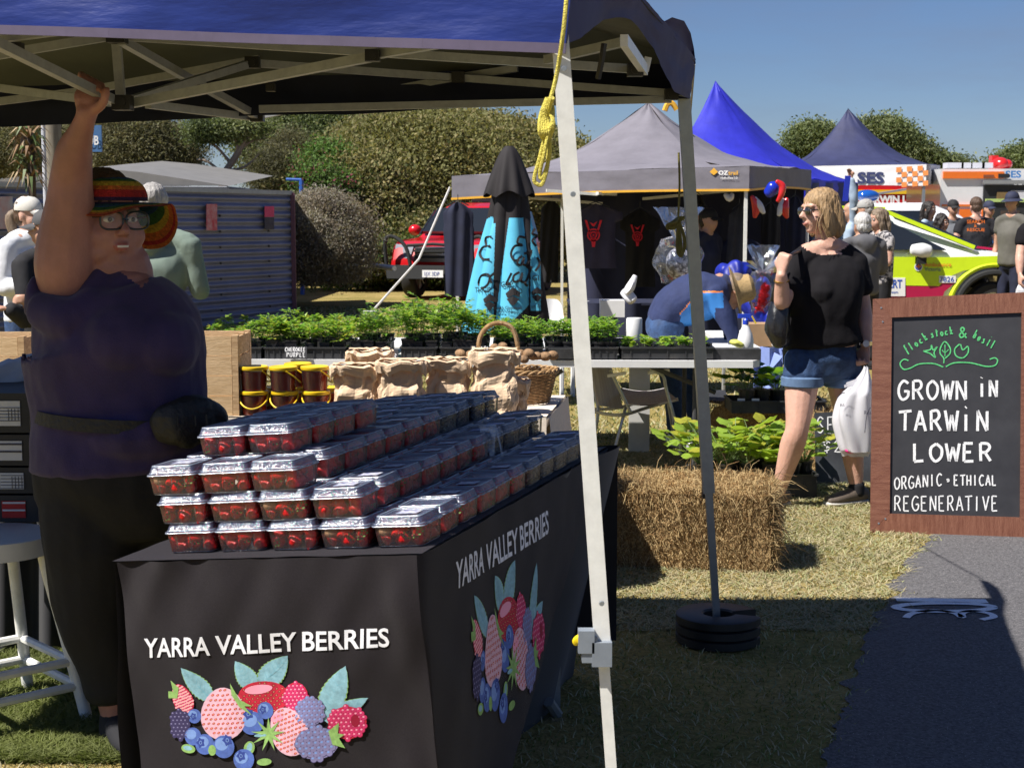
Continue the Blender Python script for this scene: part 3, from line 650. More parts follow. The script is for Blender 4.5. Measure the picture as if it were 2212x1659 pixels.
def berry_fill(seed, kind='s'):
    rr = random.Random(seed); mb = MB()
    if kind == 's':
        spots = []
        for z in (.017, .036, .047):
            nx = 3
            for i in range(nx):
                for j in range(4):
                    if i == 1 and 0 < j < 3 and z < .03: continue
                    s = BW * .84 / nx
                    spots.append((V(((i - (nx - 1) / 2) * s + rr.uniform(-.004, .004), (j - 1.5) * .025 + rr.uniform(-.004, .004), z + rr.uniform(-.003, .003)))))
        for p in spots:
            R = Matrix.Rotation(rr.uniform(0, 6.3), 3, 'Z') @ Matrix.Rotation(rr.uniform(.6, 2.6), 3, 'X'); k = rr.uniform(1.05, 1.4) if p.z < .043 else rr.uniform(.9, 1.05)
            prof = [(.0015 * k, -.019 * k), (.006 * k, -.014 * k), (.0105 * k, -.005 * k), (.0125 * k, .004 * k), (.0108 * k, .011 * k), (.004 * k, .0135 * k)]
            mb.lathe(prof, p, R, 11, m=2 if rr.random() < .02 else 0)
            for a in range(6 if rr.random() < .4 else 0):
                t = 2 * pi * a / 6; c, s = cos(t), sin(t); l_ = rr.uniform(.005, .008) * k
                mb.add([p + R @ V((c * .003, s * .003, .0138 * k)), p + R @ V((c * l_ - s * .003, s * l_ + c * .003, .0125 * k)), p + R @ V((c * l_ * 1.5, s * l_ * 1.5, .015 * k)), p + R @ V((c * l_ + s * .003, s * l_ - c * .003, .0125 * k))], [(0, 1, 2, 3)], 1)
    else:
        rad = .0065 if kind == 'b' else .011; st = rad * 2.0
        nx = int(BW * .8 / st); ny = int(BD * .8 / st)
        for zz in ((.008, .02, .032, .042) if kind == 'b' else (.014, .034)):
            for i in range(nx):
                for j in range(ny):
                    if 0 < i < nx - 1 and 0 < j < ny - 1 and zz < .03: continue
                    mb.ell((((i - (nx - 1) / 2) * st) + rr.uniform(-.001, .001), (j - (ny - 1) / 2) * st, zz + rr.uniform(-.002, .002)), rad * .97, n=8, k=6, m=0)
    return mb
tr, ld, rmm = tray(); rimm_ = clear('plastic_edge_glint', ior=2.2, rough=.15, haze=.50, hcol=(.62, .68, .85))  # pale diffuse rim strands paint the highlights along the plastic edges
def make_punnet(seed, kind):
    t = thing({'s': 'strawberry_punnet', 'b': 'blueberry_punnet', 'c': 'cherry_punnet'}[kind], 'x', 'punnet')
    tr.build('tray', plas, t, local=True, smooth=True, angle=30); ld.build('lid', lidm, t, local=True, angle=30); rmm.build('rim', rimm_, t, local=True)
    if kind == 'b' or seed in (1, 3): MB().box((.006, 0, .0672), (.052, .040, .0006)).build('sticker', mat('sticker_' + kind, (.30, .34, .62) if kind == 'b' else (.55, .55, .62), .4, scale=60, col2=(.10, .10, .30), lo=.45, hi=.6), t, smooth=False, local=True)
    berry_fill(seed, kind).build({'s': 'strawberries', 'b': 'blueberries', 'c': 'cherries'}[kind], {'s': [sred, sgr, spale], 'b': [bbl, bbl, bbl], 'c': [chy, chy, chy]}[kind], t, local=True); return t
protos = {'s': [make_punnet(i, 's') for i in range(5)], 'b': [make_punnet(9, 'b')], 'c': [make_punnet(10, 'c')]}
KIDS = {p: children(p) for q in protos.values() for p in q}
used_p = set()
RT = Matrix((U_, V_, N_)).transposed()
ORD = ['first', 'second', 'third', 'fourth', 'fifth', 'sixth', 'seventh', 'eighth', 'ninth', 'tenth', 'eleventh', 'twelfth', 'thirteenth']
LVN = ['bottom', 'second', 'third', 'fourth']
def put_punnet(a, b, z, kind, label, group, rot=0, tilt=0, open_=False):
    pool = protos[kind]; i = random.randrange(len(pool)); src = pool[i]
    if src in used_p: o = copy_tree(src, None, {**KIDS, **{c: [] for k in KIDS.values() for c in k}})
    else: o = src; used_p.add(src)
    R = RT @ rotz(rot) @ Matrix.Rotation(tilt, 3, 'X'); o.location = tp(a, b, z + .004); o.rotation_euler = R.to_euler(); o.scale = (1, 1, 1.065)
    tag(o, label, 'punnet', group); return o
hts = {}
for r_ in range(12):
    hts[(0, r_)] = 3 if r_ < 1 else 4 if r_ < 5 else 3
    hts[(1, r_)] = 3 if r_ < 1 else 4 if r_ < 5 else 3
    hts[(2, r_)] = 3 if r_ < 7 else 2
    hts[(3, r_)] = 2
    hts[(4, r_)] = 1
for r_ in (6, 7, 8, 9, 10, 11): hts[(1, r_)] = 3; hts[(2, r_)] = 3 if r_ > 6 else 3
COLN = ['left', 'second', 'middle', 'fourth', 'right']
for (c, r_), h in hts.items():
    if r_ > 11: continue
    for l_ in range(h):
        vis = l_ >= h - 2 or r_ == 0 or hts.get((c, r_ - 1), 0) <= l_ or hts.get((c + 1, r_), 0) <= l_ or c == 4
        if not vis: continue
        a = .150 + .1355 * c + (.004 if l_ == 1 else -.008 if l_ == 2 else .055 if l_ == 3 else .01) + random.uniform(-.003, .003) + (.004 if l_ == 0 else -.004)
        b = .115 + .131 * r_ + (.01 * l_ if r_ else -.004 * l_) + (-.03 if l_ == 3 else 0) + random.uniform(-.002, .002)
        kind = 'b' if (r_ >= 7 and (c >= 1)) else 's'
        if kind == 's' and c == 4 and r_ in (5, 6): kind = 's' if r_ == 5 else 'c'
        if b > TL - .05: continue
        nm = {'s': 'strawberry', 'b': 'blueberry', 'c': 'cherry'}[kind]
        lab = f'clear {nm} punnet, {LVN[l_]} layer' + (' up' if l_ else '') + f', {COLN[c]} column, ' + ('front row' if r_ == 0 else f'{ORD[r_]} row back')
        if l_ == h - 1: lab += ', topmost there'
        o = put_punnet(a, b, l_ * .0708, kind, lab, {'s': 'clear strawberry punnets stacked on the black cloth', 'b': 'clear blueberry punnets at the back of the berry table', 'c': 'clear cherry punnets on the berry table'}[kind], rot=random.uniform(-.06, .06))
# an opened punnet lid standing upright among the boxes
m = MB(); m.slab(lambda u, v: P(lerp(1036, 1072, u) + v * 6 + (8 - 12 * u) * v * 3, lerp(918, 1008, v), 4.35 - .02 * v), 6, 8, (.0, .008, 0)); q = [P(1036, 918, 4.34), P(1072, 924, 4.33), P(1090, 1004, 4.30), P(1054, 1010, 4.31)]
m.tube(q + [q[0]], .0022, 6)
one(m, 'open_lid', lidm, 'clear plastic punnet lid propped open among the blueberry boxes', 'lid', smooth=False)
# ============================================================ chalk writing
GL = {'G': [[(.9, .85), (.5, 1), (.1, .7), (.08, .3), (.4, 0), (.85, .15), (.9, .45)], [(.9, .45), (.5, .45)]],
 'R': [[(.1, 0), (.1, 1)], [(.1, 1), (.6, 1), (.75, .75), (.5, .52), (.1, .5)], [(.4, .5), (.85, 0)]], 'O': [[(.5, 1), (.1, .75), (.08, .3), (.45, 0), (.85, .25), (.88, .7), (.5, 1)]],
 'W': [[(.0, 1), (.25, 0)], [(.25, 0), (.5, .8)], [(.5, .8), (.75, 0)], [(.75, 0), (1, 1)]], 'N': [[(.1, 0), (.12, 1)], [(.12, 1), (.82, 0)], [(.82, 0), (.85, 1)]],
 'i': [[(.4, 0), (.4, .8)], [(.38, 1.14), (.42, 1.18)]], 'I': [[(.4, 0), (.4, 1)]], 'T': [[(0, .95), (1, 1)], [(.5, 1), (.5, 0)]], 'A': [[(.05, 0), (.45, 1)], [(.45, 1), (.9, 0)], [(.2, .35), (.75, .35)]],
 'L': [[(.1, 1), (.1, 0)], [(.1, 0), (.75, .03)]], 'E': [[(.1, 0), (.1, 1)], [(.1, 1), (.75, 1)], [(.1, .52), (.6, .52)], [(.1, 0), (.78, 0)]], 'C': [[(.85, .85), (.5, 1), (.1, .7), (.08, .3), (.4, 0), (.85, .12)]],
 'H': [[(.1, 0), (.1, 1)], [(.8, 0), (.8, 1)], [(.1, .5), (.8, .5)]], 'V': [[(.05, 1), (.42, 0)], [(.42, 0), (.85, 1)]], 'S': [[(.8, .85), (.45, 1), (.15, .75), (.45, .52), (.8, .28), (.45, 0), (.1, .12)]],
 '$': [[(.8, .8), (.45, .92), (.15, .7), (.45, .52), (.8, .3), (.45, .08), (.1, .18)], [(.47, -.1), (.47, 1.1)]], '2': [[(.1, .8), (.45, 1), (.8, .75), (.5, .4), (.1, .0)], [(.1, 0), (.85, 0)]], '=': [[(.1, .65), (.8, .68)], [(.1, .3), (.85, .33)]], '-': [[(.1, .5), (.8, .52)]],
 'f': [[(.6, .95), (.35, 1), (.3, .7), (.3, -.2)], [(.1, .55), (.6, .55)]], 'l': [[(.3, 1), (.3, 0)]], 'o': [[(.4, .55), (.1, .3), (.4, 0), (.7, .3), (.4, .55)]], 'c': [[(.65, .5), (.2, .45), (.12, .1), (.65, .05)]], 'k': [[(.2, 1), (.2, 0)], [(.6, .55), (.2, .25)], [(.25, .3), (.7, 0)]],
 's': [[(.6, .5), (.2, .48), (.5, .25), (.55, .05), (.1, .03)]], 't': [[(.35, .95), (.35, 0)], [(.1, .65), (.7, .68)]], '&': [[(.85, 0), (.25, .75), (.45, 1), (.6, .75), (.1, .3), (.35, 0), (.85, .45)]], 'b': [[(.2, 1), (.2, 0)], [(.2, .5), (.6, .45), (.6, .05), (.2, .02)]], 'a': [[(.6, .5), (.15, .35), (.3, 0), (.6, .2)], [(.6, .5), (.65, 0)]],
 'P': [[(.1, 0), (.1, 1)], [(.1, 1), (.65, .95), (.65, .6), (.1, .5)]], 'U': [[(.1, 1), (.12, .25), (.45, 0), (.78, .25), (.8, 1)]], 'K': [[(.1, 0), (.1, 1)], [(.75, 1), (.12, .45)], [(.25, .55), (.8, 0)]], 'M': [[(.05, 0), (.15, 1)], [(.15, 1), (.5, .35)], [(.5, .35), (.85, 1)], [(.85, 1), (.95, 0)]], 'Y': [[(.1, 1), (.45, .5)], [(.85, 1), (.35, -.1)]], '.': [[(.35, .42), (.5, .5), (.5, .4), (.35, .42)]]}
def write(mb, txt, pfn, x, y, w, h, thick, m=0, curve=None, nrm=V((0, -1, 0)), jit=.02):
    """pfn(px,py)->point; text from x with letter advance w (canvas units), height h"""
    for i, ch in enumerate(txt):
        if ch == ' ': continue
        ox = x + i * w; oy, rot = (curve(i / max(1, len(txt) - 1)) if curve else (0, 0)); c, s = cos(rot), sin(rot)
        for st in GL[ch]:
            pts = []
            for a, b in st:
                X = a * w * .82 + random.uniform(-jit, jit) * w; Y = b * h + random.uniform(-jit, jit) * h; pts.append(pfn(ox + X * c + Y * s, y + oy - (Y * c - X * s)))
            ribbon(mb, pts, thick, 0, nrm, m, sub=5)
def onpix(o, n): return lambda x, y: hit(x, y, o, n)
chalk = mat('chalk_white', (.78, .78, .78), .9, scale=130, col2=(.42, .42, .44), lo=.45, hi=.75); chg = mat('chalk_green', (.12, .62, .22), .9, .25, 130)
# big framed chalkboard beside the road
wood = mat('jarrah_frame', (.21, .085, .05), .6, scale=9, col2=(.12, .035, .018), stretch=(1, 1, 9), bump=.25, bscale=60); wood_h = mat('jarrah_rail', (.22, .09, .052), .6, scale=9, col2=(.13, .04, .02), stretch=(9, 1, 1), bump=.25, bscale=60)
board = mat('blackboard', (.022, .022, .026), .55, scale=5, col2=(.045, .045, .05), detail=8, lo=.35, hi=.85)
q0 = G(1880, 1150); q1 = G(2246, 1163); q0t = P(1886, 646, q0.y + .16); q1t = P(2250, 630, q1.y + .16); q1t = hit(2250, 630, q0, (q1 - q0).cross(q0t - q0).normalized())
bd = thing('chalkboard_sign', 'large wood framed chalkboard reading grown in Tarwin Lower organic ethical regenerative', 'sign', tuple((q0 + q1) / 2))
bn = (q1 - q0).cross(q0t - q0).normalized(); bn = -bn if bn.y > 0 else bn
def bp(s, t, off=0): return lerp(lerp(q0, q1, s), lerp(q0t, q1t, s), t) + bn * off
fw, fh = .115, .083; thk = -bn * -.0
def plank(c4, mt, th=.035, nm='frame'):
    MB().prism([p for p in c4], bn * -th).build(nm, mt, bd, smooth=False)
plank([bp(0, 0), bp(fw, fh), bp(fw, 1 - fh), bp(0, 1)], wood); plank([bp(1, 0), bp(1, 1), bp(1 - fw, 1 - fh), bp(1 - fw, fh)], wood)
plank([bp(.002, 0), bp(.998, 0), bp(1 - fw, fh), bp(fw + .002, fh)], wood_h); plank([bp(fw, 1 - fh), bp(1 - fw, 1 - fh), bp(.998, 1), bp(.002, 1)], wood_h)
m = MB(); m.prism([bp(fw, fh, -.012), bp(1 - fw, fh, -.012), bp(1 - fw, 1 - fh, -.012), bp(fw, 1 - fh, -.012)], bn * -.008); m.build('board', board, bd, smooth=False)
for s in (.3, .95):   # back leg of the A frame
    MB().bar(bp(s, .97, -.04), bp(s, 0, -.04) + V((.12, .5, 0)) * 1 + V((0, 0, -bp(s, 0).z)), .04, .02).build('rear_leg', wood, bd, smooth=False)
for s, t in ((.05, .04), (.09, .06), (.05, .96), (.95, .96), (.93, .06), (.06, .9)):
    MB().lathe([(.005, -.001), (.004, .0015)], bp(s, t, .001), bn.to_track_quat('Z', 'Y').to_matrix(), 8).build('screw', grey_tube, bd)
wm = MB(); pf = onpix(bp(0, 0, -.0095), bn)
def cpx(x, y): return 1322 + 0, 0
def c2d(x, y): return (2200 + x / 1.659) * .6322, (1000 + y / 1.659) * .6322       # crop pixels of the close view
W2 = lambda x, y: pf(*c2d(x, y))
N2 = -bn
write(wm, 'GROWN', W2, 1440, 605, 82, 105, .0125, 0, nrm=bn); write(wm, 'iN', W2, 1895, 590, 62, 92, .0125, 0, nrm=bn)
write(wm, 'TARWiN', W2, 1445, 782, 88, 112, .0135, 0, nrm=bn); write(wm, 'LOWER', W2, 1525, 955, 94, 100, .0135, 0, nrm=bn)
write(wm, 'ORGANIC', W2, 1420, 1115, 40, 68, .0065, 0, nrm=bn, curve=lambda t: (-22 * t, 0)); write(wm, 'ETHICAL', W2, 1757, 1092, 36, 58, .0065, 0, nrm=bn)
write(wm, '.', W2, 1708, 1085, 40, 50, .013, 0, nrm=bn)
write(wm, 'REGENERATIVE', W2, 1420, 1235, 50, 82, .0065, 0, nrm=bn)
g = lambda pts, w=.006: ribbon(wm, [W2(x, y) for x, y in pts], w, 0, bn, 1)
write(wm, 'flock', W2, 1492, 345, 26, 46, .006, 1, nrm=bn, curve=lambda t: (-72 * t, -.55)); write(wm, 'stock', W2, 1628, 255, 27, 42, .006, 1, nrm=bn, curve=lambda t: (-18 * t, -.15)); write(wm, '&', W2, 1785, 256, 62, 58, .007, 1, nrm=bn)
write(wm, 'basil', W2, 1862, 252, 25, 48, .006, 1, nrm=bn, curve=lambda t: (60 * t, .5))
g([(1500, 385), (1475, 378), (1455, 395), (1455, 415), (1475, 435), (1510, 428), (1560, 405), (1640, 402), (1697, 422)]); g([(1712, 420), (1760, 398), (1850, 398), (1940, 418), (1990, 412), (2005, 385), (1990, 370), (1960, 378)])
g([(1583, 332), (1625, 322), (1630, 298), (1640, 325), (1662, 308), (1645, 340), (1652, 368), (1622, 345), (1583, 332)]); g([(1700, 400), (1700, 372), (1680, 345), (1682, 312), (1706, 278), (1735, 312), (1735, 345), (1708, 372)]); g([(1707, 295), (1707, 360)], .004); g([(1690, 325), (1707, 340), (1728, 322)], .004)
g([(1790, 292), (1762, 320), (1770, 358), (1808, 370), (1838, 340), (1836, 305), (1808, 325), (1795, 292)])
wm.build('lettering', [chalk, chg], bd, smooth=False)
# small blackboard with a price, leaning behind the woman
k0 = G(1763, 1046); k1 = G(1895, 1044); k0t = P(1760, 892, k0.y + .12); k1t = hit(1895, 884, k0, (k1 - k0).cross(k0t - k0).normalized())
kn = (k1 - k0).cross(k0t - k0).normalized(); kn = -kn if kn.y > 0 else kn
m = MB(); m.prism([k0, k1, k1t, k0t], kn * -.012); sb = one(m, 'price_board', mat('slate_grey', (.05, .055, .065), .6, .3, 6), 'small grey blackboard with a chalked two dollar price behind the woman in shorts', 'sign', smooth=False)
m = MB(); pk = onpix(k0 + kn * .0012, kn)
write(m, 'SE', pk, 1764, 935, 22, 34, .007, nrm=kn); write(m, '$2', pk, 1777, 976, 24, 24, .006, nrm=kn); write(m, '-', pk, 1774, 952, 16, 10, .005, nrm=kn); write(m, '-', pk, 1793, 952, 16, 10, .005, nrm=kn); write(m, '-', pk, 1776, 960, 18, 10, .005, nrm=kn)
m.build('lettering', chalk, sb, smooth=False)

# ============================================================ hay
hay = mat('hay', (.43, .30, .14), .9, scale=70, col2=(.15, .075, .022), bump=.9, bscale=120, detail=8, stretch=(1, 1, .55)); hay2 = mat('hay_stalk', (.58, .42, .20), .8, .25, 4, trl=(.5, .35, .15, .15)); hay3 = mat('hay_stalk_brown', (.30, .17, .06), .8, .3, 4)
def bale(c, size, rot, label, nst, seed, top_lit=True):
    L_, D_, H_ = size; t = thing('hay_bale', label, 'hay bale', c); R = rotz(rot); mb = MB()
    nx, ny, nz_ = int(L_ / .03), int(D_ / .03), int(H_ / .03)
    def dsp(p, n):
        w = .012 * nz3(p.x * 16 + seed, p.y * 16, p.z * 5) + .016 * nz3(p.x * 4, p.y * 4 + seed, p.z * 3) + .006 * nz3(p.x * 60, p.y * 60, p.z * 22)
        k = 1 - .06 * (abs(p.x) / (L_ / 2)) ** 6 * (abs(p.z - H_ / 2) / (H_ / 2)) ** 4
        return V((p.x * k, p.y * k, p.z)) + n * w
    for ax, sg in (('x', 1), ('x', -1), ('y', 1), ('y', -1), ('z', 1)):
        def f(u, v):
            if ax == 'x': p = V((sg * L_ / 2, (u - .5) * D_, v * H_)); n = V((sg, 0, 0))
            elif ax == 'y': p = V(((u - .5) * L_, sg * D_ / 2, v * H_)); n = V((0, sg, 0))
            else: p = V(((u - .5) * L_, (v - .5) * D_, H_)); n = V((0, 0, 1))
            e = V((p.x / (L_ / 2), p.y / (D_ / 2), (p.z - H_ / 2) / (H_ / 2))); nn = V((e.x ** 5, e.y ** 5, e.z ** 5)).normalized()
            return V(c) + R @ dsp(p, nn)
        mb.grid(f, 46, 34)
    mb.build('bale', hay, t, angle=180)
    g_ = np.random.default_rng(seed); P_ = []
    fl = g_.choice(5, nst, p=[.27, .1, .2, .03, .40]); a, b = g_.uniform(-.5, .5, nst), g_.uniform(0, 1, nst)
    p = np.where((fl == 0)[:, None], np.stack([np.full(nst, L_ / 2), a * D_, b * H_], 1), np.where((fl == 1)[:, None], np.stack([np.full(nst, -L_ / 2), a * D_, b * H_], 1), np.where((fl == 2)[:, None], np.stack([a * L_, np.full(nst, -D_ / 2), b * H_], 1), np.where((fl == 3)[:, None], np.stack([a * L_, np.full(nst, D_ / 2), b * H_], 1), np.stack([a * L_, (b - .5) * D_, np.full(nst, H_)], 1)))))
    n = np.zeros((nst, 3)); n[fl == 0, 0] = 1; n[fl == 1, 0] = -1; n[fl == 2, 1] = -1; n[fl == 3, 1] = 1; n[fl == 4, 2] = 1
    n[:, 2] += (b > .93) * .6
    d = g_.normal(size=(nst, 3)); d += n * .5; side_ = (fl == 2); d[side_, 2] *= 1.6; d /= np.linalg.norm(d, axis=1)[:, None]
    ln = g_.uniform(.02, .075, nst) * np.where(fl == 2, .45, 1) * (1 + (g_.random(nst) < .04) * 1.5); s = np.cross(d, g_.normal(size=(nst, 3))); s /= np.linalg.norm(s, axis=1)[:, None]
    a0 = p - n * .004; a1 = p + d * (ln * .5)[:, None] + n * .008; a2 = p + d * ln[:, None] - np.array([0, 0, 1]) * (ln * .25)[:, None]; s = s * .0013
    v = np.stack([a0 - s, a0 + s, a1 + s, a1 - s, a1 - s, a1 + s, a2 + s * .5, a2 - s * .5], 1).reshape(-1, 3); Rn = np.array(R); v = v @ Rn.T; v[:, 2] = np.maximum(v[:, 2], .004 - c[2])
    o = raw_mesh('loose_stalks', v, np.arange(8 * nst).reshape(-1, 4), [hay2, hay3], np.repeat((g_.random(nst) < .35).astype(int), 2), t, local=True)
    o['kind'] = 'stuff'; return t
def centre(u0, v0, u1, v1, D_): a = G(u0, v0); b = G(u1, v1); d = (b - a).normalized(); n = V((-d.y, d.x, 0)); return (a + b) / 2 + n * D_ / 2, (b - a).length, math.atan2(d.y, d.x)
c, L_, r_ = centre(1262, 1222, 1662, 1238, .46); bale(tuple(c), (L_, .46, .34), r_, 'front hay bale on the grass beside the grey canopy leg', 26000, 3)
c, L_, r_ = centre(1535, 1005, 1778, 1035, .44); bale(tuple(c + V((0, .1, 0))), (L_ , .44, .36), r_, 'rear hay bale under the trays of cucumber seedlings', 9000, 5)

# ============================================================ leafy plants
leafM = [mat('leaf_green', (.15, .32, .035), .45, .25, 8, trl=(.28, .55, .03, .4)), mat('leaf_light', (.30, .45, .06), .45, .2, 8, trl=(.45, .62, .05, .4)), mat('leaf_dark', (.04, .12, .02), .45, .2, 8, trl=(.08, .2, .02, .3)), mat('leaf_yellow', (.42, .42, .05), .5, .2, 8, trl=(.5, .5, .05, .4)), mat('stem_green', (.16, .24, .08), .6, .1, 8)]
def lobed(mb, c, d, up, size, m, seg=10, lobes=5, cup=.15):
    d = d.normalized(); s = d.cross(up).normalized(); n = s.cross(d); vs = [c]
    for i in range(seg + 1):
        a = -pi * .86 + 2 * pi * .86 * i / seg; r = size * (.78 + .26 * abs(cos(a * lobes / 2))) * (.75 + .25 * cos(a)); vs.append(c + d * (cos(a) * r + size * .25) + s * (sin(a) * r) - n * (cup * size * random.uniform(.3, 1.2)) + V((0, 0, random.uniform(-.1, .1) * size)))
    mb.add(vs, [(0, i + 1, i + 2) for i in range(seg)], m)
def slim(mb, c, d, size, w, m, droop=.3):
    d = d.normalized(); s = d.cross(V((0, 0, 1))); s = s.normalized() if s.length > .01 else V((1, 0, 0)); dn = V((0, 0, -1))
    p1 = c + d * size * .5 + dn * droop * size * .12; p2 = c + d * size + dn * droop * size * .5
    mb.add([c, p1 - s * w * size, p1 + V((0, 0, -.08 * size)), p1 + s * w * size, p2], [(0, 1, 2), (0, 2, 3), (1, 4, 2), (2, 4, 3)], m)
def rdir(z=.2):
    a = random.uniform(0, 2 * pi); return V((cos(a), sin(a), random.uniform(z - .4, z + .5))).normalized()
def tomato(mb, h, n, mset, ls=.040, r=.055):
    for k in range(random.choice((2, 3))):
        b = V((random.uniform(-.018, .018), random.uniform(-.018, .018), 0)); lean = V((random.uniform(-.3, .3), random.uniform(-.3, .3), 1)).normalized(); hh = h * random.uniform(.75, 1.1)
        mb.tube([b, b + lean * hh * .5, b + lean * hh + V((random.uniform(-.01, .01), 0, 0))], .0016, 4, m=4)
        for i in range(n):
            t = random.uniform(.2, 1.05) ** .8; c = b + lean * hh * t; d = rdir(.35); L = r * random.uniform(.6, 1.2) * (1.15 - .5 * t)
            e = c + d * L; mb.tube([c, e], .0008, 3, m=4, cap=False)
            for q in range(5):
                f = .35 + .2 * q if q < 4 else 1; sd = d.cross(V((0, 0, 1))).normalized() * (1 if q % 2 else -1)
                slim(mb, lerp(c, e, min(1, f)), (d * .5 + sd) if q < 4 else d, ls * random.uniform(.7, 1.2), .26, random.choice(mset), random.uniform(-.2, .8))
def basil(mb, h, n, mset, ls=.045):
    for k in range(4):
        b = V((random.uniform(-.03, .03), random.uniform(-.03, .03), 0)); hh = h * random.uniform(.5, 1.1); mb.tube([b, b + V((0, 0, hh))], .0015, 4, m=4)
        for i in range(n):
            d = rdir(.2); slim(mb, b + V((0, 0, hh * random.uniform(.3, 1))), d, ls * random.uniform(.7, 1.2), .36, random.choice(mset), random.uniform(0, .8))

# ============================================================ plant table
wpl = mat('white_table', (.72, .72, .72), .5, .05, 8); PD = 9.0
PZ = P(1000, 776, PD).z; x0 = P(300, 776, PD).x; x1 = P(1645, 785, PD).x; PDEP = .76
pt = thing('folding_table', 'long white plastic folding table carrying black trays of tomato seedlings', 'table', ((x0 + x1) / 2, PD, 0))
def ptz(x): return PZ - (x - x0) / (x1 - x0) * .010
for a, b in ((x0, (x0 + x1) / 2 - .004), ((x0 + x1) / 2 + .004, x1)):
    m = MB(); m.prism([V((a, PD + .03, ptz(a))), V((a + .03, PD, ptz(a))), V((b - .05, PD, ptz(b))), V((b, PD + .07, ptz(b))), V((b, PD + PDEP - .04, ptz(b))), V((b - .04, PD + PDEP, ptz(b))), V((a, PD + PDEP, ptz(a)))], (0, 0, -.042)); m.build('tabletop', wpl, pt, smooth=False)
dgr = mat('table_leg_grey', (.06, .06, .065), .5, .1)
for x in (x0 + .3, (x0 + x1) / 2 - .35, x1 - .38):
    m = MB(); m.tube([V((x, PD + .1, PZ - .05)), V((x, PD + .1, 0))], .015, 8); m.build('leg', dgr, pt); m = MB(); m.tube([V((x, PD + PDEP - .1, PZ - .05)), V((x, PD + PDEP - .1, 0))], .015, 8); m.build('leg', dgr, pt)
MB().tube([P(1405, 792, PD + .2), P(1545, 848, PD + .25)], .014, 8).build('brace', dgr, pt); MB().tube([P(1128, 860, PD + .2), P(1215, 800, PD + .2)], .014, 8).build('brace', dgr, pt)
pt2 = thing('folding_table', 'second white table behind the seedling table, standing on a flat white post leg', 'table', (1.0, 10.1, 0))
m = MB(); m.box((0, 10.2, PZ - .02), (3.2, .76, .042)); m.build('tabletop', wpl, pt2, smooth=False)
m = MB(); a = G(1380, 977); m.box((a.x, a.y, PZ / 2 - .03), (.135, .03, PZ - .06)); m.build('leg', mat('white_post', (.62, .62, .60), .5, .06), pt2, smooth=False)
m = MB(); m.box((P(1515, 700, 10.3).x, 10.3, .33), (.05, .05, .66)); m.build('leg', wpl, pt2, smooth=False)
m = MB(); m.box((P(560, 700, 10.3).x, 10.3, .33), (.05, .05, .66)); m.build('leg', wpl, pt2, smooth=False)
trm = mat('tray_black', (.03, .031, .034), .5, scale=9, col2=(.075, .07, .065), lo=.5, hi=.8); potm = mat('pot_black', (.018, .018, .02), .4, scale=20, col2=(.06, .055, .05), lo=.55, hi=.85); soil = mat('soil', (.05, .032, .02), .95, .3, 60)
def open_tray(mb, c, L, D, h, R=None, m=0):
    c = V(c); th = .004
    for sx, sy, lx, ly in ((0, -1, L, th), (0, 1, L, th), (-1, 0, th, D), (1, 0, th, D)):
        mb.box(c + V((sx * (L / 2 - th), sy * (D / 2 - th), h / 2)), (lx, ly, h), m=m); mb.box(c + V((sx * (L / 2 + .002), sy * (D / 2 + .002), h - .004)), (lx + .010 * (1 - abs(sx)) + abs(sx) * .008, ly + abs(sy) * .008, .009), m=m)
    mb.box(c + V((0, 0, .004)), (L - .01, D - .01, .004), m=m)
    for i in range(5): x = -L / 2 + L * (i + .5) / 5; mb.box(c + V((x, -D / 2 - .0015, h * .5)), (.006, .004, h * .9), m=m)
tr_px = [(440, 566), (568, 640), (645, 748), (752, 835), (862, 945), (948, 1055), (1062, 1175), (1178, 1250), (1254, 1336), (1339, 1543)]
trays = []
PLNS = ['tomato', 'tomato', 'tomato', 'tomato', 'tomato', 'tomato', 'herb', 'herb', 'herb', 'basil']
names = ['behind the crate', 'behind the purple sign', 'beside the purple sign', 'behind the maker sign', 'beside the maker sign', 'left of the handle', 'behind the handle', 'right of the handle', 'behind the leg', 'longest one with round pots of basil']
for i, (a, b) in enumerate(tr_px):
    xa, xb = P(a + 4, 770, PD + .03).x, P(b - 2, 770, PD + .03).x; c = V(((xa + xb) / 2, PD + .03 + .16, PZ)); m = MB(); open_tray(m, c, xb - xa, .32, .068)
    one(m, 'seedling_tray', trm, f'black plastic seedling tray on the white table, {names[i]}', 'tray', 'black seedling trays along the white table', smooth=False); trays.append((xa, xb))
    m = MB(); open_tray(m, c + V((0, .36, 0)), xb - xa, .32, .068); one(m, 'seedling_tray', trm, f'black seedling tray in the rear row, {names[i]}', 'tray', 'black seedling trays along the white table', smooth=False)
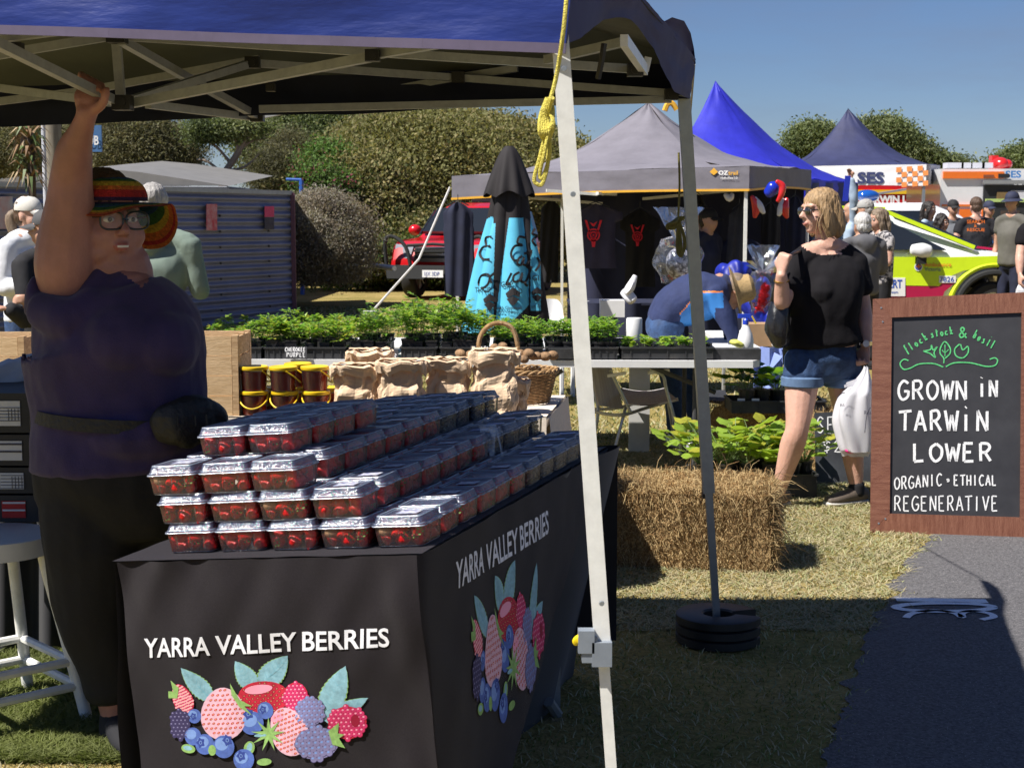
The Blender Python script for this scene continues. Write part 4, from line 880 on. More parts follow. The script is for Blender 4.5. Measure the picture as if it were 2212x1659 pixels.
def potplant(kind, h, square=True, seed=0):
    random.seed(seed); t = thing('potted_seedling', 'x', 'potted plant'); m = MB(); ph = .085 if kind != 'basil' else .062
    if square and kind == 'tomato': m.box((0, 0, ph / 2), (.052, .052, ph), taper=1.22); m.box((0, 0, ph), (.068, .068, .006)); m.box((0, 0, ph + .001), (.056, .056, .007), m=1)
    else: w = .05 if kind == 'herb' else .066; m.lathe([(w * .74, 0), (w * .96, ph - .012), (w * 1.04, ph - .012), (w * 1.06, ph), (w * .98, ph), (w * .96, ph - .008)], n=20); m.lathe([(0.001, ph - .008), (w * .96, ph - .008)], n=20, m=1, cap=False)
    m.build('pot', [potm, soil], t, local=True, smooth=False); f = MB()
    if kind == 'tomato': tomato(f, h * 1.2, 10, [0, 0, 1, 1, 2] if seed % 3 else [1, 1, 3, 0, 0])
    elif kind == 'herb': tomato(f, h * .9, 11, [0, 0, 1, 2], .034, .045)
    else: basil(f, h, 9, [1, 0, 1])
    f.xf(Matrix.Translation((0, 0, ph - .01))); f.build('foliage', leafM, t, local=True, smooth=False); return t
PROT = {('tomato', 'tall'): [potplant('tomato', .16, seed=s) for s in (1, 2, 4)], ('tomato', 'short'): [potplant('tomato', .10, seed=s) for s in (3, 6, 5)], ('herb', ''): [potplant('herb', .13, False, seed=s) for s in (7, 8)], ('basil', ''): [potplant('basil', .06, False, seed=s) for s in (11, 12)]}
KD = {o: children(o) for v in PROT.values() for o in v}; KD.update({c: [] for k in list(KD.values()) for c in k}); usedp = set()
random.seed(21)

def put_pot(key, loc, label, group, sc=1.0):
    pool = PROT[key]; src = next((p for p in pool if p not in usedp), None) or random.choice(pool)
    o = src if src not in usedp else copy_tree(src, None, KD); usedp.add(src)
    o.location = loc; o.rotation_euler.z = random.uniform(0, 6.3) if key[0] != 'tomato' else random.choice((0, pi / 2, pi, -pi / 2)) + random.uniform(-.1, .1); o.scale = (sc,) * 3
    tag(o, label, 'potted plant', group)
cnts = [3, 3, 3, 3, 3, 4, 3, 2, 3, 5]
kinds = [('tomato', 'short'), ('tomato', 'short'), ('tomato', 'short'), ('tomato', 'tall'), ('tomato', 'tall'), ('tomato', 'tall'), ('herb', ''), ('herb', ''), ('herb', ''), ('basil', '')]
kn_ = {'tomato': 'tomato seedling', 'herb': 'feathery seedling', 'basil': 'basil plant'}
for i, (xa, xb) in enumerate(trays):
    n = cnts[i]; key = kinds[i]
    for row, yy in enumerate((.08, .20, .46, .60)):
        if i == 9 and row > 1: continue
        if row == 3 and i in (0, 7): continue
        for j in range(n):
            x = xa + (xb - xa) * (j + .5) / n; sc = random.uniform(.88, 1.1) * (1.12 if i in (4, 5) else 1)
            kk = key if not (i == 3 and j == 0) else ('tomato', 'short')
            if i == 5 and j > 2: kk = ('tomato', 'short')
            put_pot(kk, (x + random.uniform(-.008, .008), PD + .03 + yy, PZ + .009), f'{kn_[kk[0]]} in a black pot, {ORD[j]} in the {["front", "second", "third", "rear"][row]} row, {names[i]}'.replace('longest one with round pots of basil', 'right table end'), {'tomato': 'tomato seedlings in black pots', 'herb': 'herb seedlings in black pots', 'basil': 'basil plants in round black pots'}[kk[0]], sc)
slate = mat('slate_tag', (.03, .03, .035), .6, .2, 30)
def tagsign(u0, v0, u1, v1, lines, label, d=PD - .012, tilt=.02):
    a = P(u0, v1, d - tilt); b = P(u1, v1, d - tilt); c = P(u1, v0, d); e = P(u0, v0, d); n = (b - a).cross(e - a).normalized(); n = -n if n.y > 0 else n
    m = MB(); m.prism([a, b, c, e], n * -.006); o = one(m, 'plant_label', slate, label, 'label', 'black name signs on the seedling trays', smooth=False); m = MB(); pf_ = onpix(a + n * .001, n)
    for tx, x, y, w, h in lines: write(m, tx, pf_, x, y, w, h, .0042, nrm=n, jit=.06)
    m.build('lettering', chalk, o, smooth=False)
tagsign(615, 749, 663, 774, [('CHEROKEE', 616, 759, 5.6, 8), ('PURPLE', 619, 771, 7, 9)], 'black tray sign chalked cherokee purple')
tagsign(790, 755, 860, 776, [('MONEY', 793, 763, 7, 8), ('MAKER', 822, 773, 7.2, 8)], 'black tray sign chalked money maker')
tagsign(1016, 748, 1066, 768, [('TiG', 1019, 758, 8, 9), ('ELL', 1046, 757, 6, 8)], 'black tray sign partly hidden by the basket handle')
m = MB(); m.box(P(1576, 764, PD + .1), (.36, .1, .062)); one(m, 'black_box', mat('rough_black', (.035, .035, .037), .8, .3, 30), 'narrow black box at the right end of the seedling table', 'box', smooth=False)
m = MB(); m.box(P(1220, 764, PD + .0), (.19, .03, .06)); one(m, 'black_box', MT['rough_black'], 'small black box in front of the seedling trays beside the white canopy leg', 'box', smooth=False)
c = P(1370, 700, PD + .5); mm = MB(); mm.lathe([(.048, -.1), (.05, -.09), (.05, .03), (.046, .038), (.001, .038)], c, n=28); one(mm, 'white_cup_stack', wpl, 'upright white ribbed tub among the herb seedlings', 'tub')
# spray bottle and yellow cloth
c = P(1610, 752, PD + .25); sbot = thing('spray_bottle', 'white spray bottle with a blue and yellow trigger at the end of the seedling table', 'bottle', tuple(c))
mm = MB(); mm.lathe([(.047, -.0), (.05, .01), (.05, .045), (.04, .09), (.022, .13), (.014, .145), (.014, .15)], c, n=20); mm.build('bottle', wpl, sbot)
bluP = mat('blue_plastic', (.02, .06, .55), .4, .1); mm = MB(); mm.lathe([(.018, .145), (.018, .17), (.012, .18)], c, n=14); mm.box(c + V((-.01, 0, .195)), (.075, .02, .025)); mm.build('spray_head', bluP, sbot, smooth=False)
mm = MB(); mm.bar(c + V((.035, -.01, .195)), c + V((.06, -.01, .15)), .012, .008); mm.build('trigger', yel, sbot, smooth=False)
c2 = P(1590, 744, PD + .2)
mm = MB()
for k in range(6): mm.ell(c2 + V((random.uniform(-.03, .03), random.uniform(-.03, .03), random.uniform(-.01, .015))), (.035, .03, .018), rotz(k))
mm.remesh('rubber_glove', mat('yellow_cloth', (.62, .62, .12), .7, .2, 20), voxel=.008); o = bpy.data.objects['rubber_glove']; tag(o, 'crumpled pale yellow glove beside the spray bottle', 'glove')
# tray of cucumber seedlings on the rear bale, seedlings on the grass
a = G(1590, 897, .36); b = G(1768, 890, .36)
yb = a.y + .3; c = V(((a.x + b.x) / 2, a.y + .2, .365)); m = MB(); open_tray(m, c, b.x - a.x + .04, .3, .075); one(m, 'seedling_tray', trm, 'grey black tray of cucumber seedlings on the rear hay bale', 'tray', smooth=False)
def bigleaf(name, locs, label, hs, ls, mset, group, potc=True):
    for k, p in enumerate(locs):
        t = thing(name, label[k % len(label)] if isinstance(label, list) else label, 'potted plant', tuple(p), group)
        if potc: m = MB(); m.lathe([(.04, 0), (.05, .07), (.053, .07), (.053, .078), (.046, .078)], p, n=14); m.lathe([(.001, .072), (.048, .072)], p, n=14, m=1, cap=False); m.build('pot', [potm, soil], t, smooth=False)
        m = MB(); b = V(p) + V((0, 0, .06))
        for i in range(hs[1]):
            d = rdir(.7); L = hs[0] * random.uniform(.5, 1.1); e = b + d * L + V((0, 0, L * .25)); m.tube([b, lerp(b, e, .5) + V((0, 0, .01)), e], .002, 4, m=4)
            lobed(m, e, V((d.x, d.y, random.uniform(-.2, .5))), V((random.uniform(-.3, .3), random.uniform(-.3, .3), 1)), ls * random.uniform(.7, 1.25), random.choice(mset))
        m.build('foliage', leafM, t, smooth=False)
random.seed(5)
bigleaf('cucumber_seedling', [P(u, 868, a.y + .12 + .05 * k) for k, u in enumerate((1612, 1645, 1678, 1712, 1745))], ['dark leaved cucumber seedling, first from the left in the tray on the bale', 'cucumber seedling with a barcode tag in the tray on the bale', 'middle cucumber seedling in the tray on the bale', 'light leaved cucumber seedling fourth in the tray on the bale', 'last cucumber seedling of the tray on the bale, mostly behind the woman'], (.15, 12), .068, [0, 2, 2, 1], 'cucumber seedlings in the tray on the bale')
m = MB()
for u in (1601, 1632): p = P(u, 868, a.y + .06); m.box(p, (.045, .002, .04))
o = one(m, 'barcode_label', wpl, 'white barcode tags on the cucumber pots on the bale', 'label', smooth=False)
gy = 8.3; g0 = P(1500, 1032, gy); g1 = P(1765, 1030, gy); m = MB(); open_tray(m, V(((g0.x + g1.x) / 2, gy + .16, .004)), g1.x - g0.x, .34, .13); one(m, 'seedling_tray', trm, 'deep black tray of yellow green seedlings behind the front bale', 'tray', smooth=False)
locs = [V((P(u, 1000, gy).x, gy + dy, .10)) for u, dy in ((1520, .06), (1570, .05), (1620, .06), (1668, .05), (1600, .2), (1545, .2), (1650, .22), (1695, .2), (1715, .06), (1748, .15))]
bigleaf('zucchini_seedling', [p + V((0, 0, .01)) for p in locs], [f'yellow green leafy seedling on the grass, {w}' for w in ('leftmost beside the grey canopy leg', 'second from the left in front', 'third in the front row', 'right end of the front row', 'middle of the rear row', 'left of the rear row', 'right of the rear row', 'just left of the bare knee', 'between the legs of the woman', 'against the price board')], (.22, 24), .058, [1, 1, 3, 1, 1], 'yellow green seedlings on the grass')

# ============================================================ cream cloth table
cream = mat('calico', (.78, .68, .56), .85, .08, 60, bump=.2, bscale=500); CD = 6.2
CZ = P(900, 893, CD).z; cx0 = P(-300, 893, CD).x; e1 = P(1225, 868, CD + .42)
c0 = V((cx0, CD - .12, CZ)); c1 = V((P(1180, 905, CD - .12).x, CD - .12, CZ)); c2 = V((e1.x, CD + .62, CZ)); c3 = V((cx0, CD + .62, CZ)); print('CREAM', CZ)
ct = thing('trestle_table', 'trestle table under a cream calico cloth with paper bags, honey tubs and a potato basket', 'table', (-.6, CD + .2, 0))
m = MB(); m.prism([p - V((0, 0, .012)) for p in (c0, c1, c2, c3)], (0, 0, -.03)); m.build('tabletop', wpl, ct, smooth=False)
for x in (cx0 + .2, .1):
    for y in (CD, CD + .5): m = MB(); m.tube([V((x, y, CZ - .05)), V((x, y, 0))], .014, 8); m.build('leg', dgr, ct)
m = MB()
m.grid(lambda u, v: lerp(lerp(c0, c1, u), lerp(c3, c2, u), v) + V((0, 0, .002 + .004 * nz3(u * 30, v * 5))), 80, 20)
fr = lambda a, b, out: (lambda u, v: lerp(a, b, u) + out * (.012 + .05 * v + .02 * v * sin(u * 22 + 2 * nz3(u * 5, v))) + V((0, 0, -.52 * v)))
m.grid(fr(c0, c1, V((0, -1, 0))), 90, 16); m.grid(fr(c1, c2, V((1, -.1, 0))), 40, 16); m.grid(fr(c2, c3, V((0, 1, 0))), 60, 8)
one(m, 'cream_tablecloth', cream, 'cream calico tablecloth hanging at the right end of the produce table', 'tablecloth', angle=180)
# honey tubs
hon = mat('honey', (.70, .075, .025), .18, .25, 9, coat=.6, spec=.6, trl=(.35, .03, .005, .18)); yl2 = mat('lid_yellow', (.82, .55, .015), .4, .04, 8, coat=.2); tubc = clear('tub_plastic', tint=(.98, .95, .9), haze=.01, ior=1.35)
def tubp():
    t = thing('honey_tub', 'x', 'tub'); m = MB(); m.lathe([(.0475, .002), (.0515, .078), (.001, .078)], n=28); m.build('honey', hon, t, local=True)
    m = MB(); m.lathe([(.0495, 0), (.0540, .088), (.0545, .088)], n=28, cap=True); m.build('tub', tubc, t, local=True)
    m = MB(); m.lathe([(.0555, .083), (.0575, .086), (.0575, .096), (.054, .098), (.050, .0955), (.001, .0955)], n=28); m.build('lid', yl2, t, local=True)
    m = MB(); m.tube([V((-.057, -.004, .082)), V((-.052, -.038, .058)), V((-.03, -.062, .038)), V((0, -.069, .030)), V((.03, -.062, .038)), V((.052, -.038, .058)), V((.057, -.004, .082))], .0032, 7, sub=5); m.build('handle', yl2, t, local=True); return t
tp0 = tubp(); TK = {tp0: children(tp0)}; TK.update({c: [] for c in TK[tp0]})
spots = [(550, 6.14, 0, 'bottom left in front'), (616, 6.14, 0, 'bottom middle in front'), (683, 6.14, 0, 'bottom right in front'), (550, 6.14, 1, 'top left in front'), (613, 6.13, 1, 'top middle in front'), (681, 6.14, 1, 'top right in front'), (583, 6.27, 0, 'back row bottom left'), (650, 6.27, 0, 'back row bottom middle'), (712, 6.26, 0, 'back row bottom right beside the paper bags'), (645, 6.27, 1, 'back row top between two lids')]
for i, (u, d, lv, w) in enumerate(spots):
    o = tp0 if i == 0 else copy_tree(tp0, None, TK); p = P(u, 880, d); o.location = (p.x, d, CZ + .004 + lv * .099); o.rotation_euler.z = (random.uniform(-.15, .15) if lv == 0 else random.uniform(1.2, 2.6)); tag(o, f'honey tub with a yellow lid, {w}', 'tub', 'honey tubs with yellow lids')
# paper bags
kraft = mat('kraft_paper', (.76, .56, .38), .85, .08, 9, bump=.3, bscale=40, trl=(.5, .3, .15, .06))
def bag(u0, u1, vt, vb, d, seed, label, dep=.10, lean=0):
    a = P(u0, vb, d); b = P(u1, vb, d); w = b.x - a.x; cx = (a.x + b.x) / 2; h = P(u0, vt, d).z - CZ; c = V((cx, d + dep / 2, CZ + .004)); m = MB()
    def f(u, v):
        ang = 2 * pi * u; t = v; sq = .55; ca, sa = cos(ang), sin(ang); X = math.copysign(abs(ca) ** sq, ca); Y = math.copysign(abs(sa) ** sq, sa)
        bul = 1 + .05 * sin(pi * min(1, t * 1.25)); dd = dep / 2 * (1 - .55 * t ** 2.2) * bul; ww = w / 2 * (.96 + .04 * sin(t * 5)) * bul
        vo = noise.voronoi(V((X * 1.5 + seed, Y * 1.3, t * 2.6 + seed)))[0]; cr = .030 * (vo[1] - vo[0]) - .012 + .005 * nz3(X * 7 + seed, Y * 5, t * 9); tp_ = .012 * nz3(X * 4 + seed, seed) * t ** 3
        return c + V((X * (ww + cr), Y * (dd + cr), h * .92 * t + tp_ + cr * .3))
    m.grid(f, 44, 22)
    def fold(u, v):       # the rolled down top: overhangs the front and shades it
        ang = 2 * pi * u; ca, sa = cos(ang), sin(ang); X = math.copysign(abs(ca) ** .5, ca); Y = math.copysign(abs(sa) ** .5, sa)
        k = v; rr_ = .014 * sin(pi * k) + .012 * k + .004 + .008 * nz3(u * 19 + seed, k * 3, seed); jag = .030 * nz3(u * 9 + seed, seed) + .016 * nz3(u * 27, seed + 4)
        return c + V((X * (w / 2 + rr_ * .6), Y * (dep * .24 + rr_ * 1.5), h * .92 + .018 * sin(pi * (1 - k)) - k * (.05 + jag) + .012 * nz3(X * 4 + seed, seed)))
    m.grid(fold, 48, 6)
    m.grid(lambda u, v: c + V(((u - .5) * w * .98, (v - .5) * dep * .55, h * .94 + .012 * nz3(u * 6 + seed, v * 3) + .006)), 12, 4)
    t = one(m, 'paper_bag', kraft, label, 'paper bag', 'brown paper bags of produce', smooth=False); return t
bag(718, 815, 785, 888, 6.06, 2.3, 'brown paper bag with a torn rolled top, nearest the honey tubs'); bag(752, 842, 752, 850, 6.26, 7.1, 'tall brown paper bag standing behind the others below the money maker sign')
bag(818, 915, 775, 892, 6.02, 4.7, 'squat brown paper bag, third along, with a folded top corner'); bag(920, 1012, 772, 884, 6.10, 9.2, 'brown paper bag directly left of the tallest bag', lean=.1); bag(1018, 1118, 752, 886, 6.08, 12.5, 'tallest brown paper bag in front of the basket handle', .12)
bag(1108, 1140, 818, 884, 6.17, 15.5, 'small crumpled brown paper bag against the basket', .09)
# basket of potatoes
wick = mat('wicker', (.36, .20, .08), .6, .3, 60); wick2 = mat('wicker_light', (.50, .31, .14), .6, .25, 60); bc = P(1118, 868, 6.55); bc.z = CZ + .004
bk = thing('wicker_basket', 'wicker basket with a tall hooped handle heaped with potatoes', 'basket', tuple(bc)); m = MB()
RX, RY = .135, .115; NS = 30
def rim(a, z, k=0): g_ = .80 + .20 * (z / .135); return bc + V((RX * 1.24 * g_ * cos(a) * (1 + k), RY * 1.2 * g_ * sin(a) * (1 + k), z))
for i in range(NS): a = 2 * pi * i / NS; m.tube([rim(a, 0), rim(a, .07), rim(a, .14)], .0035, 6)
for j in range(20):
    z = .004 + j * .0068; m.tube([rim(2 * pi * i / (NS * 2), z, (.022 if (i // 2 + j) % 2 else -.01)) for i in range(NS * 2)], .0036, 5, closed=True)
m.build('body', wick, bk)
m = MB()
for s in range(3): m.tube([rim(2 * pi * i / 90, .138 + .009 * sin(i * 2 * pi / 9 + s * 2.1), .03 + .03 * cos(i * 2 * pi / 9 + s * 2.1)) for i in range(90)], .0045, 6, closed=True)
m.build('rim', wick2, bk)
m = MB(); hp = [P(1035, 768, 6.58), P(1034, 745, 6.6), P(1040, 722, 6.6), P(1056, 704, 6.6), P(1078, 698, 6.6), P(1100, 704, 6.6), P(1113, 722, 6.6), P(1118, 745, 6.6), P(1120, 782, 6.58)]
m.tube(hp, .0085, 10, sub=6); cc = crom(hp, 12)
for i in range(0, len(cc) - 1): t = (cc[i + 1] - cc[i]).normalized(); x, y = frame(t, V((0, 1, 0))); m.tube([cc[i] + x * .0095 * cos(2 * pi * k / 8) + y * .0095 * sin(2 * pi * k / 8) for k in range(8)], .0018, 4, closed=True)
m.build('handle', wick2, bk)
pot_m = mat('potato_skin', (.34, .20, .10), .8, .3, 25, bump=.3); pn = 0
PW = ['beside the handle foot', 'second on the near rim', 'middle of the heap', 'front right of the heap', 'at the right rim', 'back of the heap', 'left rim of the heap', 'peeping out left of the handle', 'under the handle', 'on top of the heap', 'at the back right', 'low at the front', 'behind the tallest bag', 'above the bag fold']
for i, (u, v, d) in enumerate([(1124, 766, 6.5), (1142, 764, 6.48), (1160, 769, 6.5), (1178, 770, 6.5), (1194, 768, 6.52), (1150, 770, 6.56), (1100, 762, 6.5), (995, 764, 6.5), (1068, 752, 6.5), (1132, 776, 6.46), (1110, 775, 6.5), (1080, 765, 6.52), (1015, 766, 6.55), (1086, 748, 6.58)]):
    m = MB(); p = P(u, v, d); k = random.uniform(.9, 1.15)
    m.ell(p, (.026 * k, .021 * k, .019 * k), Matrix.Rotation(random.uniform(-.4, .4), 3, 'Y') @ rotz(random.uniform(0, 3)), 14, 9); one(m, 'potato', pot_m, f'brown potato in the basket, {PW[i]}', 'potato', 'potatoes heaped in the basket')
# pine crates
pine = mat('pine_board', (.62, .43, .24), .7, scale=5, col2=(.30, .17, .075), stretch=(1, 6, 14), detail=7, bump=.2)
pine_s = mat('pine_slat', (.68, .49, .29), .7, scale=6, col2=(.45, .29, .14), stretch=(2, 8, 16), detail=7, bump=.2)
def crate(xa, xb, y0, y1, h, label, z=None, nb=4):
    z = CZ + .004 if z is None else z; t = thing('wooden_crate', label, 'crate', ((xa + xb) / 2, (y0 + y1) / 2, z)); hh = h / nb
    for i in range(nb):
        for y in (y0, y1): m = MB(); m.box(((xa + xb) / 2, y, z + hh * (i + .5)), (xb - xa - .04, .012, hh - .004)); m.build('board', pine_s, t, smooth=False)
        for x in (xa, xb): m = MB(); m.box((x, (y0 + y1) / 2, z + hh * (i + .5) - .002), (.011, y1 - y0 - .07, hh - .005)); m.build('end_board', pine, t, smooth=False)
    for x in (xa + .006, xb - .006):
        for y in (y0 + .012, y1 - .012): m = MB(); m.box((x, y, z + h / 2), (.024, .040, h + .004)); m.build('corner_post', pine, t, smooth=False)
        m = MB(); m.box((x, (y0 + y1) / 2, z + h / 2), (.022, .035, h + .002)); m.build('middle_post', pine, t, smooth=False)
    m = MB(); m.box(((xa + xb) / 2, (y0 + y1) / 2, z + .006), (xb - xa - .03, y1 - y0 - .02, .01)); m.build('base', pine_s, t, smooth=False)
xr = P(512, 800, 6.1).x; hcr = P(512, 728, 6.1).z - CZ
crate(xr - .5, xr, 6.1, 6.40, hcr, 'tall pine crate standing on the produce table beside the honey tubs')
xl = P(48, 800, 6.1).x; crate(xl - .5, xl, 6.12, 6.42, P(48, 731, 6.1).z - CZ, 'pine crate at the left edge, above the white cloth heap')
# striped folding chair
cs = thing('folding_chair', 'aluminium folding chair with a striped woven seat under the seedling table', 'chair', tuple(G(1370, 985)))
m = MB(); cdp = 9.55
strp = bpy.data.materials.new('chair_stripes'); strp.use_nodes = True; n_ = strp.node_tree.nodes; l_ = strp.node_tree.links; b_ = n_['Principled BSDF']; b_.inputs['Roughness'].default_value = .8
tcn = n_.new('ShaderNodeTexCoord'); sx = n_.new('ShaderNodeSeparateXYZ'); mt_ = n_.new('ShaderNodeMath'); mt_.operation = 'MULTIPLY'; mt_.inputs[1].default_value = 14; fr_ = n_.new('ShaderNodeMath'); fr_.operation = 'FRACT'; rp = n_.new('ShaderNodeValToRGB'); rp.color_ramp.interpolation = 'CONSTANT'
el = rp.color_ramp.elements; el[0].position = 0; el[0].color = (.55, .53, .52, 1); el[1].position = .3; el[1].color = (.10, .09, .10, 1)
for p_, c_ in ((.45, (.55, .53, .52)), (.6, (.45, .06, .10)), (.75, (.55, .53, .52)), (.88, (.2, .2, .22))): e_ = el.new(p_); e_.color = (*c_, 1)
l_.new(tcn.outputs['Object'], sx.inputs[0]); l_.new(sx.outputs[1], mt_.inputs[0]); l_.new(mt_.outputs[0], fr_.inputs[0]); l_.new(fr_.outputs[0], rp.inputs[0]); l_.new(rp.outputs[0], b_.inputs['Base Color'])
MB().slab(lambda u, v: lerp(lerp(P(1352, 872, cdp - .18), P(1462, 862, cdp - .15), u), lerp(P(1345, 838, cdp + .32), P(1435, 838, cdp + .32), u), v) + V((0, 0, -.02 * sin(pi * u))), 8, 8, (0, 0, -.006)).build('seat', strp, cs, smooth=False)
MB().slab(lambda u, v: lerp(lerp(P(1292, 876, cdp - .2), P(1345, 884, cdp + .2), u), lerp(P(1272, 792, cdp - .28), P(1318, 790, cdp + .14), u), v), 8, 8, (.006, 0, 0)).build('backrest', mat('chair_sling', (.50, .48, .47), .8, scale=3, col2=(.36, .30, .30), stretch=(1, 9, 1)), cs, smooth=False)
al2 = mat('aluminium', (.5, .51, .52), .35, .08, 30, metal=.6)
for pts in ([P(1325, 982, cdp - .2), P(1345, 905, cdp - .15), P(1352, 880, cdp - .1)], [P(1405, 800, cdp - .22), P(1432, 812, cdp - .22), P(1440, 845, cdp - .2), P(1468, 945, cdp - .2), P(1468, 982, cdp - .2)], [P(1318, 800, cdp - .2), P(1362, 890, cdp - .15)], [P(1283, 889, cdp - .2), P(1340, 897, cdp - .18), P(1400, 880, cdp), P(1465, 862, cdp)], [P(1285, 884, cdp + .25), P(1340, 880, cdp + .25), P(1440, 850, cdp + .3)], [P(1262, 790, cdp + .2), P(1292, 880, cdp + .1), P(1275, 975, cdp + .1)], [P(1440, 850, cdp + .3), P(1455, 940, cdp + .3)]):
    m = MB(); m.tube(pts, .0105, 8, sub=4); m.build('frame_tube', al2, cs)
for a, b in (((1312, 812, cdp - .22), (1352, 806, cdp - .22)), ((1400, 806, cdp - .22), (1445, 800, cdp - .2))): m = MB(); m.bar(P(*a), P(*b), .03, .018); m.build('armrest', wpl, cs, smooth=False)
# black seats behind the table
m = MB(); ch = thing('folding_stool', 'dark folding seat in the shade behind the table braces', 'stool', tuple(G(1600, 1000)))
sdp = 10.6; m.slab(lambda u, v: lerp(lerp(P(1500, 860, sdp), P(1580, 870, sdp), u), lerp(P(1500, 845, sdp + .35), P(1565, 842, sdp + .35), u), v), 4, 4, (0, 0, -.02)); m.build('seat', mat('dark_canvas', (.02, .022, .03), .8, .2), ch, smooth=False)
for x in (1505, 1570):
    for d_ in (0, .3): q = P(x, 865, sdp + d_); m = MB(); m.tube([q, V((q.x, q.y, 0))], .012, 8); m.build('leg', dgr, ch)
# stall crates with white labels, cloth heap and stool on the left
lw = mat('label_white', (.62, .64, .66), .7, .05); lk = mat('label_ink', (.05, .05, .07), .7, 0); redp = mat('label_red', (.45, .01, .012), .6, .1)
cby = 4.75
for i, (v0, v1) in enumerate(((849, 937), (939, 1008), (1010, 1068), (1070, 1130))):
    zt = P(30, v0, cby).z; zb = P(30, v1, cby).z; t = thing('produce_carton', ('topmost', 'second', 'third', 'lowest, red printed')[i] + ' black produce carton in the stack at the left edge', 'carton', (P(-60, 900, cby).x, cby + .2, zb), 'black produce cartons stacked at the left edge')
    m = MB(); xr_ = P(62 + i * 4, 900, cby).x; m.box((xr_ - .2, cby + .2, (zt + zb) / 2), (.4, .38, zt - zb - .004)); m.build('carton', mat('carton_black', (.018, .02, .024), .6, .2), t, smooth=False)
    bx = lambda u, v, w, h, mt, off, nm: MB().box(P(u, v, cby - off), (w, .002, h)).build(nm, mt, t, smooth=False)
    s_ = cby / F; vc = (v0 + v1) / 2
    MB().box(P(18 + i * 4, vc, cby + .008), (52 * s_, .004, (v1 - v0) * .62 * s_)).build('paper_label', lw if i < 3 else redp, t, smooth=False)
    m = MB()
    if i in (0, 2):
        for k in range(5): m.box(P(18 + i * 4, vc - 12 + k * 7, cby + .004), (50 * s_, .001, 1.4 * s_))
        for k in range(4): m.box(P(18 + i * 4 + k * 7, vc + 3, cby + .0035), (1.2 * s_, .001, 26 * s_))
    else:
        for k in range(2): m.box(P(18 + i * 4, vc - 14 + k * 16, cby + .004), (50 * s_, .001, 4 * s_))
    m.build('label_lines', lk if i < 3 else lw, t, smooth=False)
m = MB(); m.bar(P(-40, 868, cby + .1), P(88, 862, cby + .4), .3, .06); 
m = MB(); whc = mat('white_cotton', (.50, .54, .62), .8, .08, 8, bump=.2)
for k, (u, v, r_) in enumerate(((10, 815, .09), (45, 800, .08), (70, 790, .055), (75, 830, .06), (30, 835, .09), (-20, 830, .1))): m.ell(P(u, v, 5.15 + .04 * k), (r_, r_, r_ * .62), rotz(k))
o = m.remesh('cloth_heap', whc, voxel=.012, smooth=8, disp=lambda p, n: p + n * (.02 * nz3(p.x * 22, p.y * 10, p.z * 22))); tag(o, 'crumpled white cloth heap on top of the black cartons', 'cloth')
st = thing('plastic_stool', 'round white stool with tubular legs beside the vendor', 'stool', tuple(G(40, 1580)))
sc_ = P(-8, 1150, 4.6); sz = sc_.z; m = MB(); m.lathe([(.001, .0), (.15, 0), (.168, -.006), (.170, -.06), (.162, -.06), (.158, -.012), (.001, -.012)], sc_, n=40); m.build('seat', mat('stool_white', (.62, .63, .62), .45, .05), st)
fts = [V((sc_.x + cos(radians(a)) * .275, sc_.y + sin(radians(a)) * .275, 0)) for a in (-88, -8, 92, 172)]
tps = [V((sc_.x + cos(radians(a)) * .145, sc_.y + sin(radians(a)) * .145, sz - .03)) for a in (-88, -8, 92, 172)]
for f_, t_ in zip(fts, tps): k1_ = lerp(t_, f_, .12) + V((0, 0, -.02)); m = MB(); m.tube([t_, k1_, lerp(t_, f_, .5), f_], .019, 10, sub=4); m.build('leg', alu, st)
for k_, zz in enumerate((.20, .12)):
    for i_ in range(4): a_ = lerp(fts[i_], tps[i_], zz / sz); b_2 = lerp(fts[(i_ + 1) % 4], tps[(i_ + 1) % 4], zz / sz); m = MB(); m.tube([a_, b_2], .014, 8); m.build('foot_rail', alu, st)
m = MB(); m.grid(lambda u, v: P(lerp(-60, 330, u), lerp(1080, 1500, v), 5.3) + V((0, .04 * sin(u * 25), 0)), 60, 10); one(m, 'dark_cloth', MT['plain_black_cloth'], 'black cloth hanging behind the vendor and the stool', 'cloth')
